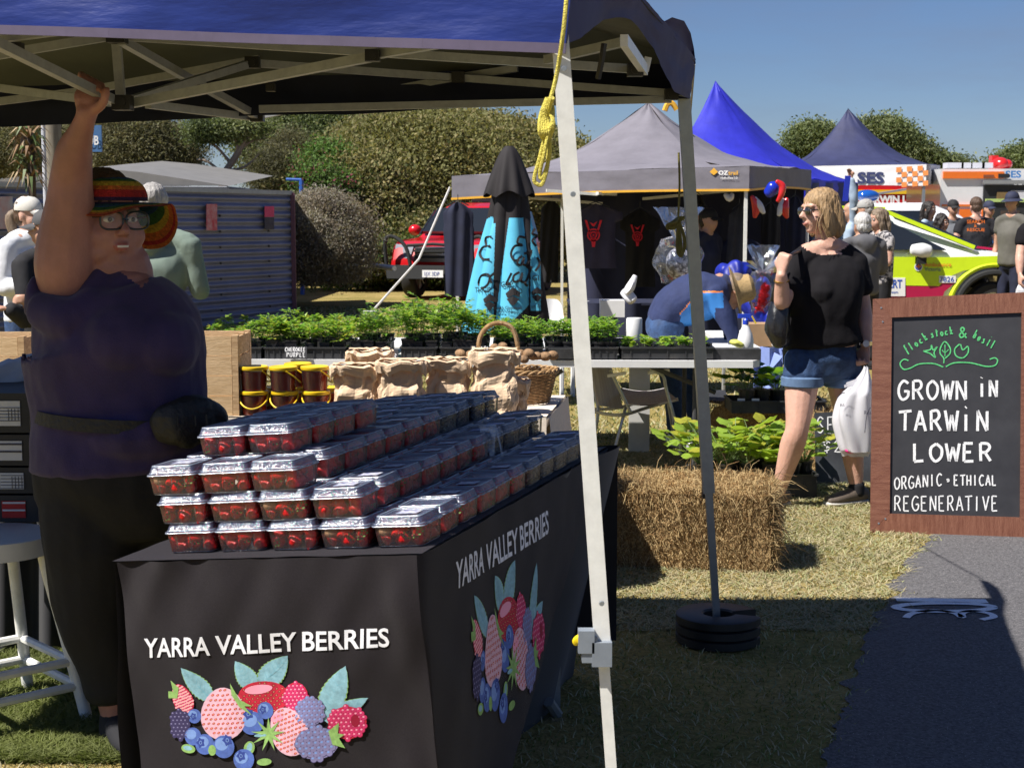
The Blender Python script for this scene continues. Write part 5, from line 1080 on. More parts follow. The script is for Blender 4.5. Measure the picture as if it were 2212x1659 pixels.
# ============================================================ background canopies
gcan = mat('grey_canopy', (.20, .19, .225), .75, .12, 3, bump=.25, bscale=7, trl=(.12, .11, .14, .08)); orng = mat('orange_trim', (.72, .38, .03), .6, .05)
ucan = mat('grey_canopy_inside', (.16, .155, .14), .8, .1)
royal = mat('royal_blue_canopy', (.03, .035, .55), .6, .15, 3, bump=.3, bscale=5, trl=(.02, .03, .6, .22)); navy = mat('navy_canopy', (.035, .042, .12), .65, .15, 3, bump=.3, bscale=5, trl=(.03, .04, .15, .15))
def canopy(name, label, cn, pk, vh, rmat, vmats, sag=.25, trim=None, legs=(0, 1, 2, 3), legw=.032, seed=0, vis_in=None, legmat=None, vlabels=None):
    """cn: four eave corners (lower hem), clockwise; pk: peak"""
    ctr = sum(cn, V((0, 0, 0))) / 4; t = thing(name, label, 'canopy', (ctr.x, ctr.y, 0)); up = V((0, 0, vh)); m = MB()
    for i in range(4):
        a, b = cn[i] + up, cn[(i + 1) % 4] + up
        m.grid(lambda u, v: (lambda p: p + V((0, 0, -sag * sin(pi * v) * (.75 + .5 * (2 * u - 1) ** 2) + .03 * nz3(u * 5 + seed, v * 5, i))))(lerp(lerp(a, b, u), pk, v)), 14, 14)
    m.build('roof', rmat, t)
    for i in range(4):
        a, b = cn[i], cn[(i + 1) % 4]; n = (b - a).cross(V((0, 0, 1))).normalized(); m = MB()
        f = lambda u, v: lerp(a, b, u) + up * v + n * (.010 * nz3(u * 9 + seed, v * 4, i) + .003 * nz3(u * 30, v * 9)) + V((0, 0, (1 - v) * .025 * sin(pi * u)))
        m.grid(f, 40, 5); m.build('valance', vmats[i] if isinstance(vmats, list) else vmats, t)
        if trim:
            m = MB()
            for k in range(20): m.bar(f(k / 20, 0) + n * .004, f((k + 1) / 20, 0) + n * .004, .008, .022)
            m.build('trim', trim, t, smooth=False)
    for i in legs:
        q = cn[i] + (ctr - cn[i]).normalized() * .06; q.z = 0; m = MB(); m.bar(V((q.x, q.y, cn[i].z + .1)), q, legw, up=V((0, 1, 0))); m.build('leg', legmat or alu, t, smooth=False)
    return t
FR = P(1618, 411, 15); FLc = P(976, 430, 16.0); BR = P(1752, 410, 18.5); BL = P(1210, 432, 19.2)
g1 = canopy('market_canopy', 'grey pop up canopy with a thin orange trim and brand lettering, over hanging shirts', [FLc, FR, BR, BL], P(1400, 222, 17.2), .235, gcan, gcan, sag=.20, trim=orng, seed=2)
def on_edge(a, b, z0=0):
    u = (b - a).normalized(); n = u.cross(V((0, 0, 1))); n.normalize(); n = -n if n.y > 0 else n; return u, n
u_, n_ = on_edge(FLc, FR); vp = lambda x, y: hit(x, y, FR + n_ * .014, n_)
m = MB()
def pxtext(m, txt, u0, v0, u1, h, place, mi=0, bold=.01, slant=0):
    t = MB().text(txt, lambda x, y: V((x, y, 0)), 1, bold=bold); xs = [p[0] for p in t.v]; ys = [p[1] for p in t.v]; x0, x1 = min(xs), max(xs); h0 = .73
    m.add([place(u0 + (p[0] - x0) / (x1 - x0) * (u1 - u0), v0 - p[1] / h0 * h + (p[0] - x0) / (x1 - x0) * slant) for p in t.v], t.f, mi)
wht = mat('sign_white', (.78, .78, .78), .6, 0)
pxtext(m, 'OZ', 1552, 378, 1573, 9, vp, 0, .03); pxtext(m, 'trail', 1573, 378, 1594, 9, vp, 1, .02); pxtext(m, 'HydroFlow 3.0', 1557, 387, 1593, 5, vp)
for q in ([(1533, 372), (1542, 363), (1551, 372), (1542, 379)],): m.add([vp(*p) for p in q], [(0, 1, 2, 3)], 1)
m.build('lettering', [wht, orng], g1, smooth=False)
for a, b in ((P(1290, 418, 15.4), P(1330, 420, 15.9)), (P(1180, 412, 15.4), P(1290, 420, 15.5)), (P(1300, 420, 15.6), P(1390, 404, 15.6)), (P(1390, 430, 17.5), P(1620, 408, 15.8)), (P(1110, 425, 17), P(1300, 440, 17.8))): MB().bar(a, b, .03).build('frame_bar', alu, g1, smooth=False)
m = MB(); lo = [c + V((0, 0, -.01)) for c in (FLc, FR, BR, BL)]
MB().tube([P(1436, 240, 17), P(1442, 226, 17), P(1452, 224, 17), P(1462, 238, 17)], .03, 6, sub=4).build('roof_vent', orng, g1)
m = MB(); m.tube([P(972, 405, 15.9), P(905, 560, 15.6), P(805, 672, 15.2)], .012, 6); one(m, 'guy_rope', mat('white_strap', (.6, .58, .56), .7), 'pale guy strap from the grey canopy corner down to the lawn', 'rope')
m = MB(); m.box(P(800, 676, 15.2), (.14, .05, .04)); one(m, 'tent_peg', wpl, 'white peg at the foot of the pale guy strap', 'peg', smooth=False)
m = MB(); m.bar(P(977, 435, 15.9), P(977, 700, 15.9), .05); 
# dark back wall and side of that canopy
wallm = mat('navy_wall', (.012, .015, .05), .8, .2, 2)
m = MB(); m.slab(lambda u, v: lerp(lerp(BL, BR, .03 + u * .94), lerp(V((BL.x, BL.y, .05)), V((BR.x, BR.y, .05)), .03 + u * .94), v) + V((0, -.08 + .04 * sin(u * 40), .05)), 60, 6, (0, .01, 0)); one(m, 'tent_wall', wallm, 'dark navy cloth wall at the back of the grey canopy', 'tent wall')
g2c = [P(1500, 412, 17.5), P(1748, 410, 19.6), P(1780, 410, 23), P(1530, 412, 21)]
# royal blue canopy
RB = [P(1400, 398, 19.7), P(1750, 432, 19.7), P(1853, 434, 22.7), P(1500, 398, 22.9)]
rb = canopy('market_canopy', 'bright royal blue pop up canopy with a tall pointed peak', RB, P(1545, 177, 21.2), .26, royal, royal, sag=.22, seed=5, legs=(1, 2))
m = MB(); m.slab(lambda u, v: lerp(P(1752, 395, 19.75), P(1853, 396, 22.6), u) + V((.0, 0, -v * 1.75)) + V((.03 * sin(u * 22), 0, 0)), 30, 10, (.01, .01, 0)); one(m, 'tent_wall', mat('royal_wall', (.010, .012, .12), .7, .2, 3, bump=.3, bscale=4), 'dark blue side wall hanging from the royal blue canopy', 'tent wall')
# navy canopy with the white banner
NV = [P(1668, 406, 28), P(2000, 402, 27.4), P(2030, 400, 30.5), P(1720, 404, 31)]
nb = canopy('market_canopy', 'navy pop up canopy with a white banner lettered SES and orange checks', NV, P(1832, 236, 29.2), .38, navy, [wht, mat('banner_white_shaded', (.42, .42, .46), .7, .1), wht, wht], sag=.28, seed=8, legs=(1, 2), legmat=grey_tube, legw=.05)  # right banner is white too, greyed in its colour as the shaded side
u_, n_ = on_edge(NV[0], NV[1]); np_ = lambda x, y: hit(x, y, NV[1] + n_ * .016, n_); m = MB(); pxtext(m, 'SES', 1852, 396, 1910, 24, np_, 0, .04)
m2 = MB(); tr_ = mat('check_orange', (.82, .28, .07), .7, .05)
for i in range(6):
    for j in range(4):
        if (i + j) % 2 == (0): 
            a, b = 1936 + i * 11.5, 362 + j * 11 - i * .8; m2.add([np_(a, b), np_(a + 11.5, b - .8), np_(a + 11.5, b + 10), np_(a, b + 11)], [(0, 1, 2, 3)])
m.build('lettering', mat('letter_navy', (.03, .04, .12), .6, 0), nb, smooth=False); m2.build('checks', tr_, nb, smooth=False)
# ============================================================ hanging clothes under the grey canopy
def garment(u0, u1, v0, v1, d, mt, label, sleeves=True, emblem=None, hang=True, skew=0, name='hanging_shirt'):
    cx = (u0 + u1) / 2; w = (u1 - u0) / 2; s = d / F; m = MB()
    prof = [(0, .35), (.02, .42), (.06, .95 if sleeves else .8), (.14, 1.15 if sleeves else .85), (.26, 1.15 if sleeves else .8), (.27, .86), (.5, .82), (.8, .85), (1, .88)]
    def f(side_):
        def g(u, v):
            x = (u - .5) * 2; i = next(k for k in range(len(prof) - 1) if prof[k + 1][0] >= v - 1e-6); a, b = prof[i], prof[i + 1]; t = (v - a[0]) / (b[0] - a[0]) if b[0] > a[0] else 0; hw = lerp(a[1], b[1], t)
            return P(cx + skew * v + x * w * hw, lerp(v0, v1, v) + (abs(x) * 6 if v < .1 else 0), d) + V((0, side_ * (.03 + .02 * sin(pi * v)) * sqrt(max(0, 1 - x * x)) + .012 * sin(x * 8 + v * 3 + u0), 0))
        return g
    m.grid(f(-1), 20, 24); m.grid(f(1), 20, 24); o = one(m, name, mt, label, 'garment', 'garments hanging under the grey canopy')
    if emblem:
        e = MB(); c, sc = emblem; pt_ = lambda x, y: P(c[0] + x * sc, c[1] + y * sc, d - .075)
        rd_ = [[(-19, -24), (-14, -24), (-5, 6), (-9, 6)], [(19, -24), (14, -24), (5, 6), (9, 6)], [(-6, 14), (6, 14), (3, 34), (-3, 34)], [(-9, -20), (0, -16), (9, -22), (2, -11), (-2, -11)]]
        for q in rd_: e.add([pt_(*p) for p in q], [tuple(range(len(q)))])
        for r0, r1 in ((14, 11), (8, 5)):
            vs = [pt_(r * cos(2 * pi * i / 20), 8 + r * sin(2 * pi * i / 20)) for i in range(20) for r in (r0, r1)]; e.add(vs, [(2 * i, 2 * i + 1, (2 * i + 3) % 40, (2 * i + 2) % 40) for i in range(20)])
        e.ell(pt_(0, 8), (.012, .002, .012)); e.build('emblem', mat('emblem_red', (.75, .01, .03), .6, 0), o, smooth=False)
    if hang: h = MB(); h.tube([P(cx - w * .6, v0 + 8, d), P(cx, v0 - 4, d), P(cx + w * .6, v0 + 8, d)], .006, 5); h.tube([P(cx, v0 - 4, d), P(cx, v0 - 16, d)], .004, 5); h.build('hanger', blk, o)
    return o
tee = mat('tee_slate', (.038, .034, .075), .85, .15, 6); blkc = mat('black_fabric', (.010, .010, .014), .85, .2, 6); nvc = mat('navy_fabric', (.012, .016, .045), .85, .2, 6)
garment(1235, 1338, 440, 580, 16.3, tee, 'slate blue T shirt with a large red V shaped emblem, hanging near the grey leg', emblem=((1282, 500), 1.0))
garment(1345, 1420, 452, 620, 16.8, blkc, 'black T shirt with a dim red emblem, right of the slate T shirt', emblem=((1377, 505), .8))
garment(950, 1028, 436, 640, 15.75, nvc, 'navy jacket hanging from the front left corner of the grey canopy', sleeves=False, name='hanging_jacket', skew=6)
garment(1166, 1216, 430, 610, 17.6, blkc, 'long black coat hanging behind the folded umbrella', sleeves=False, name='hanging_jacket', skew=-8)
garment(1482, 1530, 420, 640, 16.4, blkc, 'black jacket hanging behind the grey canopy leg at the back of the stall', sleeves=False, name='hanging_jacket')
garment(1572, 1622, 445, 610, 15.6, mat('charcoal_fabric', (.03, .032, .045), .85, .2, 6), 'charcoal hoodie hanging beside the front right post of the grey canopy', sleeves=False, name='hanging_jacket', skew=-10)
garment(1640, 1690, 440, 600, 16.2, blkc, 'black hooded top hanging right of the front post', sleeves=False, name='hanging_jacket')
garment(1690, 1745, 425, 640, 17.4, nvc, 'navy coat hanging at the right end of the grey canopy', sleeves=False, name='hanging_jacket')
# inflatable red, white and blue things
redf = mat('inflatable_red', (.62, .02, .02), .25, .1, coat=.4); bluf = mat('inflatable_blue', (.01, .03, .45), .25, .1, coat=.4); whf = mat('inflatable_white', (.6, .6, .65), .3, .05, coat=.3)
it = thing('inflatable_toy', 'red white and blue inflatable toy hanging from the grey canopy edge', 'inflatable', tuple(P(1660, 440, 15.2)))
m = MB(); m.loft([P(1678, 392, 15), P(1690, 402, 15), P(1688, 420, 15), P(1680, 436, 15)], [(.02, .02), (.03, .035), (.03, .03), (.01, .02)], n=12); m.loft([P(1700, 430, 15.2), P(1694, 450, 15.2), P(1700, 470, 15.2)], [(.02, .02), (.04, .05), (.02, .02)], n=10); m.loft([P(1624, 425, 15.2), P(1634, 445, 15.2), P(1630, 470, 15.2)], [(.02, .02), (.03, .05), (.01, .02)], n=10); m.build('red_tube', redf, it)
m = MB(); m.loft([P(1658, 420, 15.1), P(1672, 405, 15.1), P(1680, 396, 15.1)], [(.04, .05), (.06, .07), (.02, .03)], n=12); m.build('blue_tube', bluf, it)
for q3 in ([(1630, 428), (1640, 445), (1650, 460)], [(1690, 430), (1688, 450), (1682, 465)], [(1566, 420), (1576, 428), (1582, 420)]): m = MB(); m.loft([P(a, b, 15.2) for a, b in q3], [(.015, .02), (.035, .04), (.02, .02)], n=12); m.build('white_tube', whf, it)
# gift hampers in cellophane
cel = clear('cellophane', ior=1.7, rough=.05, haze=.03, hcol=(.8, .85, .95)); tins = mat('tinsel_red', (.65, .01, .015), .15, .3, 200, metal=.7, bump=1, bscale=200); foil = mat('silver_print', (.55, .55, .62), .3, scale=30, col2=(.08, .08, .1), lo=.45, hi=.55, metal=.3)
def hamper(cu, vt, vm, vb, hw, d, label, seed, foilc=True):
    rr = random.Random(seed); t = thing('gift_hamper', label, 'gift hamper', tuple(P(cu, vb, d)), 'cellophane wrapped gift hampers'); s = d / F; m = MB()
    def f(u, v):
        a = 2 * pi * u; y = lerp(vb, vt, v); k = .72 + .28 * sin(pi * min(1, v * 1.7)) if v < .58 else (.25 + abs(v - .62) * 2.1); r = hw * s * k * (1 + .18 * nz3(cos(a) * 2 + seed, sin(a) * 2, v * 6)); return P(cu, y, d) + V((cos(a) * r, sin(a) * r * .8, .02 * nz3(a * 3, v * 9, seed)))
    m.grid(f, 36, 26); m.build('cellophane_wrap', cel, t, smooth=False)
    m = MB()
    for k in range(9):
        a = rr.uniform(-1.3, 1.3); L = rr.uniform(.5, 1.1) * hw * 1.3; p = P(cu, vm, d); q = P(cu + sin(a) * L, vm - cos(a) * L - 6, d + rr.uniform(-.1, .1)); r_ = P(cu + sin(a + .35) * L * .8, vm - cos(a + .35) * L * .8, d + rr.uniform(-.1, .1)); m.add([p, q, r_], [(0, 1, 2)])
    m.build('cellophane_fan', cel, t, smooth=False)
    m = MB(); c = P(cu, lerp(vb, vm, .5), d); m.ell(c, (hw * s * .55, hw * s * .5, abs(vb - vm) * s * .42)); m.build('contents', foil if foilc else mat('hamper_blue', (.02, .04, .4), .4, .3, 15), t)
    m = MB()
    for k in range(70): p = P(cu + rr.uniform(-.7, .7) * hw, lerp(vb, vm, rr.uniform(.08, .25)) if k < 50 else vm + rr.uniform(-6, 6), d - hw * s * .35 + rr.uniform(-.06, .1)); q = V((rr.gauss(0, 1), rr.gauss(0, 1), rr.gauss(0, 1))).normalized() * .03; w_ = V((rr.gauss(0, 1), rr.gauss(0, 1), rr.gauss(0, 1))).normalized() * .007; m.add([p - w_, p + w_, p + q], [(0, 1, 2)])
    m.build('tinsel', tins, t, smooth=False); return t
hamper(1466, 448, 528, 612, 52, 12.2, 'large cellophane gift hamper with silver paper behind the stooping man', 3)
hamper(1648, 530, 590, 672, 34, 11.6, 'cellophane gift hamper with red tinsel left of the woman in black', 6, False)
m = MB()
for k in range(260): q_ = random.random(); p = P(lerp(1655, 1640, q_) + random.uniform(-9, 9), lerp(615, 672, q_), 11.2); q = V((random.gauss(0, 1), random.gauss(0, 1), random.gauss(0, 1))).normalized() * .03; w_ = V((random.gauss(0, 1), 0, random.gauss(0, 1))).normalized() * .008; m.add([p - w_, p + w_, p + q], [(0, 1, 2)])
one(m, 'tinsel_garland', tins, 'red tinsel garland at the foot of the hamper beside the woman in black', 'tinsel', kind='stuff', smooth=False)
m = MB(); m.ell(P(1575, 588, 12.6), (.08, .08, .06)); m.ell(P(1600, 600, 12.5), (.12, .1, .10)); m.ell(P(1625, 650, 12.4), (.1, .1, .2)); m.ell(P(1640, 690, 12.4), (.14, .1, .12))
o = m.remesh('blue_cloth', mat('blue_satin', (.008, .022, .36), .5, .3, 20), voxel=.012, smooth=10, disp=lambda p, n: p + n * (.07 * nz3(p.x * 7, p.y * 7, p.z * 5) + .03 * nz3(p.x * 20, p.y * 14, p.z * 6))); tag(o, 'crumpled bright blue cloth between the straw hat and the tinsel hamper', 'cloth')
# merchandise table and boxes at right of stooping man
mt2 = thing('trestle_table', 'table holding blue cloth and hampers behind the stooping man', 'table', tuple(G(1640, 900))); m = MB(); a = P(1540, 726, 11.6); b = P(1700, 726, 11.6); m.box(((a.x + b.x) / 2, 11.9, a.z - .02), (b.x - a.x, .7, .03)); m.build('tabletop', wpl, mt2, smooth=False)
for x in (a.x + .1, b.x - .1): m = MB(); m.tube([V((x, 11.7, a.z)), V((x, 11.7, 0))], .015, 8); m.build('leg', al2, mt2)
cb = mat('cardboard', (.38, .24, .13), .85, .1, 9); m = MB(); p = P(1645, 722, 11.0); m.box((p.x, 11.0, p.z), (.22, .22, .16)); one(m, 'cardboard_box', cb, 'brown cardboard box of papers behind the spray bottle', 'box', smooth=False)
m = MB()
for k in range(7): m.box(P(1668 + k * 5, 716, 10.9), (.009, .2, .2))
one(m, 'paper_stack', mat('paper_white', (.6, .58, .54), .8, .1, 40), 'row of pale papers on edge in the box left of the shorts', 'papers', smooth=False)
m = MB(); m.add([P(1655, 838, 11.2), P(1640, 745, 11.4), P(1690, 770, 11.2), P(1680, 838, 11.0)], [(0, 1, 2, 3)]); m.slab(lambda u, v: P(lerp(1628, 1692, u), lerp(750, 838, v), 11.3) + V((0, .05 * sin(u * 9), 0)), 10, 6, (0, .01, 0)); one(m, 'pale_blue_cloth', mat('pale_blue', (.22, .30, .62), .8, .1), 'pale blue cloth hanging from the table behind the spray bottle', 'cloth', smooth=False)
# dark stall table, white chairs and tub
m = MB(); m.slab(lambda u, v: P(lerp(1230, 1600, u), lerp(655, 790, v), 13.2) + V((0, .05 * sin(u * 30), 0)), 40, 6, (0, .02, 0)); m.slab(lambda u, v: P(lerp(1230, 1600, u), 655, 13.2) + V((0, v * .7, 0)), 20, 3, (0, 0, -.02)); one(m, 'stall_table', nvc, 'table in a dark navy cloth behind the herb seedlings', 'table')
m = MB(); m.box(P(1322, 666, 12.9), (.2, .2, .14)); one(m, 'white_tub', wpl, 'white plastic box on the dark stall table', 'tub', smooth=False)
m = MB(); m.loft([P(1352, 632, 12.9), P(1362, 620, 12.9), P(1372, 596, 12.9)], [(.09, .03), (.07, .04), (.01, .02)], n=10); m.loft([P(1350, 628, 12.9), P(1365, 648, 12.9)], [(.03, .05), (.07, .05)], n=10); one(m, 'white_bag', mat('white_film', (.68, .68, .7), .4, .05), 'white plastic bag standing up behind the herb seedlings', 'bag')
for u, v, l_ in ((1190, 668, 'white plastic chair back just right of the folded umbrella'), (1262, 672, 'white plastic chair back right of the white canopy leg')):
    m = MB(); d = 13.5
    m.slab(lambda a, b: P(u + (a - .5) * 56, v + 28 - b * 50 * sqrt(max(.02, 1 - (2 * a - 1) ** 4)), d) + V((0, -.06 * (2 * a - 1) ** 2, 0)), 12, 8, (0, .015, 0)); m.box(P(u, v + 42, d - .25), (.42, .45, .03))
    for a in (-24, 24): q = P(u + a, v + 35, d); m.tube([q, V((q.x, q.y, 0))], .02, 6); q = P(u + a, v + 42, d - .45); m.tube([q, V((q.x, q.y, 0))], .02, 6)
    one(m, 'plastic_chair', wpl, l_, 'chair', 'white plastic chairs')
# ============================================================ folded umbrella
ub = thing('folded_umbrella', 'folded black and sky blue market umbrella lettered eat local', 'umbrella', tuple(V((P(1100, 600, 12.5).x, 12.5, 0)))); ud = 12.5; us = ud / F
ublk = mat('umbrella_black', (.010, .007, .009), .8, .2, 5); ucy = mat('umbrella_blue', (.10, .50, .72), .75, .08, 5, trl=(.1, .5, .8, .12)); upk = mat('umbrella_pink', (.8, .15, .5), .7, 0)
def ur(v): return np.interp(v, [360, 420, 470, 560, 680, 720], [25, 38, 44, 66, 88, 92])
def ucx(v): return np.interp(v, [360, 680], [1104, 1096])
NF = 7
def ups(a, v, off=0):
    r = ur(v) * us; fold = 1 + (.26 * abs(sin(a * NF / 2)) - .16) * min(1, (v - 350) / 120)
    return P(ucx(v), v, ud) + V((cos(a) * (r * fold + off), sin(a) * (r * fold + off) * .8, 0))
m = MB()
def umat(a, v):    # blue half-moon panels, lettered sides
    return 0
uN, vN = 420, 150; vs = [ups(2 * pi * i / uN, lerp(365, 718, j / vN)) for j in range(vN + 1) for i in range(uN)]; fs = []; ms = []
for j in range(vN):
    for i in range(uN):
        fs.append((j * uN + i, j * uN + (i + 1) % uN, (j + 1) * uN + (i + 1) % uN, (j + 1) * uN + i)); v = lerp(365, 718, (j + .5) / vN); p = ups(2 * pi * (i + .5) / uN, v); px = 1106 + p.x / p.y * F
        blu = False; fr_ = p.y < ud
        if fr_:
            x = px - (v - 680) * -.0
            if v > 468 + abs(px - 1062) * .6 and v < 705 and px < lerp(1068, 1080, (v - 470) / 230): blu = px < 1066 or False
            if px < lerp(1071, 1062, (v - 470) / 230) and v > 482: blu = True
            elif lerp(1100, 1072, min(1, (v - 470) / 200)) < px < lerp(1130, 1142, min(1, (v - 470) / 120)) and 472 < v < 690 - max(0, px - 1105) * .9: blu = True
            elif lerp(1146, 1146, 0) < px < lerp(1150, 1168, min(1, max(0, v - 470) / 60)) and 470 < v < 668: blu = True
        else: blu = (int(i / uN * 8) % 2 == 0) and v > 470
        ms.append(1 if blu else 0)
m.v = [tuple(p) for p in vs]; m.f = fs; m.m = ms; m.build('canopy_cloth', [ublk, ucy], ub)
m = MB(); m.grid(lambda u, v: P(1100, lerp(316, 420, v) + 7 * sin(u * 2 * pi * 5) * v ** 2, ud) + V((cos(2 * pi * u), sin(2 * pi * u) * .9, 0)) * (us * lerp(6, 52, min(1, .35 * (v * 4) ** .5 + .32 * v) if v > 0 else .05) * (1 + .10 * v * sin(u * 2 * pi * 9))), 70, 16); m.build('top_flap', ublk, ub)
m = MB(); m.tube([P(1098, 680, ud), V((P(1098, 680, ud).x, ud, 0))], .025, 10); m.build('pole', dgr, ub)
m = MB()
def up_(x, y):
    best = None
    for i in range(110):
        a = pi + pi * i / 110; p = ups(a, y); e = abs(1106 + p.x / p.y * F - x) + (p.y - ud) * 12
        if best is None or e < best[0]: best = (e, p)
    return V((P(x, y, best[1].y).x, best[1].y - .018, P(x, y, best[1].y).z))
random.seed(3)
for pts in ([(1135, 514), (1122, 512), (1118, 525), (1128, 530), (1112, 532), (1104, 548), (1110, 562), (1122, 562)], [(1128, 553), (1120, 560), (1118, 570), (1126, 572), (1132, 556), (1130, 570), (1138, 574)], [(1148, 540), (1143, 560), (1138, 575), (1146, 580)], [(1132, 548), (1150, 545)],
            [(1062, 512), (1050, 514), (1050, 528), (1058, 532), (1044, 534), (1036, 548), (1044, 560), (1058, 560)], [(1105, 590), (1098, 604), (1094, 614), (1102, 612)], [(1122, 588), (1110, 596), (1110, 608), (1122, 606), (1128, 590), (1126, 606), (1132, 610)], [(1148, 575), (1140, 600), (1134, 612), (1140, 618)],
            [(1052, 592), (1040, 596), (1034, 612), (1042, 622), (1054, 614), (1058, 598), (1052, 592)], [(1068, 590), (1058, 600), (1062, 612)], [(1156, 494), (1150, 505), (1160, 510), (1150, 520), (1158, 532)], [(1160, 556), (1166, 570), (1156, 586)]):
    ribbon(m, [up_(*p) for p in pts], .019, .0, V((0, -1, 0)), 0, sub=5)
for tx, a, b, y, h in (('TH GIP', 1026, 1060, 610 + 22, 12), ('GIPP', 1082, 1108, 620, 12), ('ND', 1114, 1128, 634, 11), ('GI', 1150, 1164, 606, 12), ('South Gippsland', 1068, 1126, 668, 7), ('Shire Council', 1072, 1120, 676, 5), ('uth G', 1148, 1166, 665, 7), ('South', 1030, 1062, 674, 7)): pxtext(m, tx, a, y, b, h, up_, 0, .01)
for cx, cy, k in ((1108, 640, 1), (1058, 652, .9), (1160, 636, .8)):
    for q in ([(-16, -6), (0, -20), (16, -8), (14, 2), (2, -3), (-12, 4)], [(-14, 6), (0, 0), (14, 6), (2, 20), (-4, 18)]): m.add([up_(cx + x * k, cy + y * k) for x, y in q], [tuple(range(len(q)))])
m.build('lettering', ublk, ub, smooth=False)
# ============================================================ vehicles
paint_red = mat('paint_red', (.55, .008, .012), .25, .06, 4, coat=.8); paint_w = mat('paint_white', (.72, .73, .75), .25, .04, 4, coat=.7); glassd = mat('window_glass', (.015, .018, .022), .06, 0, spec=.9); tyre = mat('tyre', (.014, .014, .015), .8, .15, 20); rimm = mat('wheel_rim', (.45, .46, .48), .3, .05, metal=.7)
hiv = mat('hi_vis_yellow', (.60, .80, .01), .5, .04); mar = mat('maroon_stripe', (.42, .005, .06), .4, .05); chrm = mat('chrome', (.6, .6, .62), .15, 0, metal=1); bumper = mat('bumper_black', (.014, .015, .016), .8, .1); lampc = mat('headlamp', (.45, .47, .5), .1, .1, metal=.4, coat=1)
class Car:
    """local frame: x forward, y left, z up"""
    def __init__(s, name, label, cat, o, rot, scale=1): s.t = thing(name, label, cat, tuple(o)); s.o = V(o); s.R = rotz(rot); s.k = scale
    def w(s, x, y, z): return s.o + s.R @ V((x * s.k, y * s.k, z * s.k))
    def loftprof(s, nm, rings, mt, par=None, mfun=None, n=None, smooth=True, angle=35):
        """rings: list of closed cross-section point lists (x,y,z)"""
        m = MB(); N = len(rings[0]); vs = [s.w(*p) for r in rings for p in r]; fs = []; mi = []
        for i in range(len(rings) - 1):
            for k in range(N): fs.append((i * N + k, i * N + (k + 1) % N, (i + 1) * N + (k + 1) % N, (i + 1) * N + k)); mi.append(0)
        fs.append(tuple(range(N - 1, -1, -1))); fs.append(tuple((len(rings) - 1) * N + k for k in range(N))); mi += [0, 0]
        m.v = [tuple(v) for v in vs]; m.f = fs; m.m = mi; return m.build(nm, mt, par or s.t, smooth=smooth, angle=angle)
    def poly(s, nm, pts, off, mt, par=None):
        m = MB(); m.prism([s.w(*p) for p in pts], s.R @ V(off)); return m.build(nm, mt, par or s.t, smooth=False)
    def wheel(s, x, y, r=.36, w=.24):
        R = s.R @ Matrix.Rotation(pi / 2, 3, 'X'); c = s.w(x, y, r); m = MB(); m.lathe([(r * .62, -w / 2), (r * .93, -w / 2), (r, -w * .35), (r, w * .35), (r * .93, w / 2), (r * .62, w / 2)], c, R, 32, cap=False); wh = m.build('wheel', tyre, s.t)
        m = MB(); m.lathe([(.001, -w * .3), (r * .62, -w * .36), (r * .64, w * .36), (.001, w * .3)], c, R, 24, cap=False)
        for k in range(5):
            a = 2 * pi * k / 5
            for q in (-1, 1): m.bar(c + R @ V((0, 0, q * w * .38)), c + R @ V((cos(a) * r * .6, sin(a) * r * .6, q * w * .4)), .05, .02)
        m.build('rim', rimm, wh)
    def body(s, prof, hw, tum=.12, nm='body', mt=None, zb=.28, arches=(), belt=.95):
        """prof: (x, ztop) outline of the whole side; half width hw narrows above the belt"""
        rings = []
        for x, z in prof:
            f = 1 - .10 * max(0, (abs(x - prof[len(prof) // 2][0]) / (prof[-1][0] - prof[0][0]) * 2)) ** 6; ztop = z; h_ = hw * f; hb = min(belt, ztop)
            ht = h_ - tum * max(0, (ztop - belt)) / .6; zbt = zb
            for ax, ar in arches:
                if abs(x - ax) < ar: zbt = max(zbt, .36 + sqrt(ar * ar - (x - ax) ** 2) * 1.0)
            zbt = min(zbt, ztop - .12)
            side_ = [(h_ * .93, zbt), (h_, zbt + (hb - zbt) * .35), (h_, zbt + (hb - zbt) * .75), (h_ * .985, hb - .02), (lerp(h_, ht, .5) * .98, lerp(hb, ztop, .5)), (ht * .97, ztop - .05), (ht * .86, ztop - .01)]
            rings.append([(x, y, z_) for y, z_ in side_] + [(x, -y, z_) for y, z_ in side_[::-1]])
        return s.loftprof(nm, rings, mt)
def dense(pr, n=6):
    o = []
    for (a, b), (c, d) in zip(pr[:-1], pr[1:]):
        for k in range(n): o.append((lerp(a, c, k / n), lerp(b, d, k / n)))
    return o + [pr[-1]]
# --- red ute, nose towards us and to the left
cu = Car('red_ute', 'red four wheel drive ute with a black bull bar parked on the lawn', 'ute', (P(945, 650, 28).x + .76, 30.4, 0), radians(-107), 1.0)
cu.body(dense([(-2.6, .95), (-2.55, 1.0), (-.9, 1.02), (-.85, 1.72), (.2, 1.80), (.55, 1.72), (1.15, 1.16), (2.2, 1.08), (2.5, .96), (2.6, .75)], 7), .93, tum=.3, mt=paint_red, zb=.45, arches=((-1.6, .47), (1.65, .47)), belt=1.08)
cu.poly('windscreen', [(.60, .68, 1.64), (.60, -.68, 1.64), (1.14, -.80, 1.19), (1.14, .80, 1.19)], (.05, 0, .05), glassd)
for sg in (1, -1): cu.poly('side_window', [(-.7, sg * .80, 1.62), (.45, sg * .80, 1.64), (1.0, sg * .92, 1.18), (-.75, sg * .92, 1.16)], (0, sg * .03, 0), glassd)
for x in (-1.6, 1.65):
    for y in (-.8, .8): cu.wheel(x, y, .39, .26)
cu.poly('grille', [(2.58, .42, .98), (2.58, -.42, .98), (2.64, -.42, .70), (2.64, .42, .70)], (.03, 0, 0), chrm)
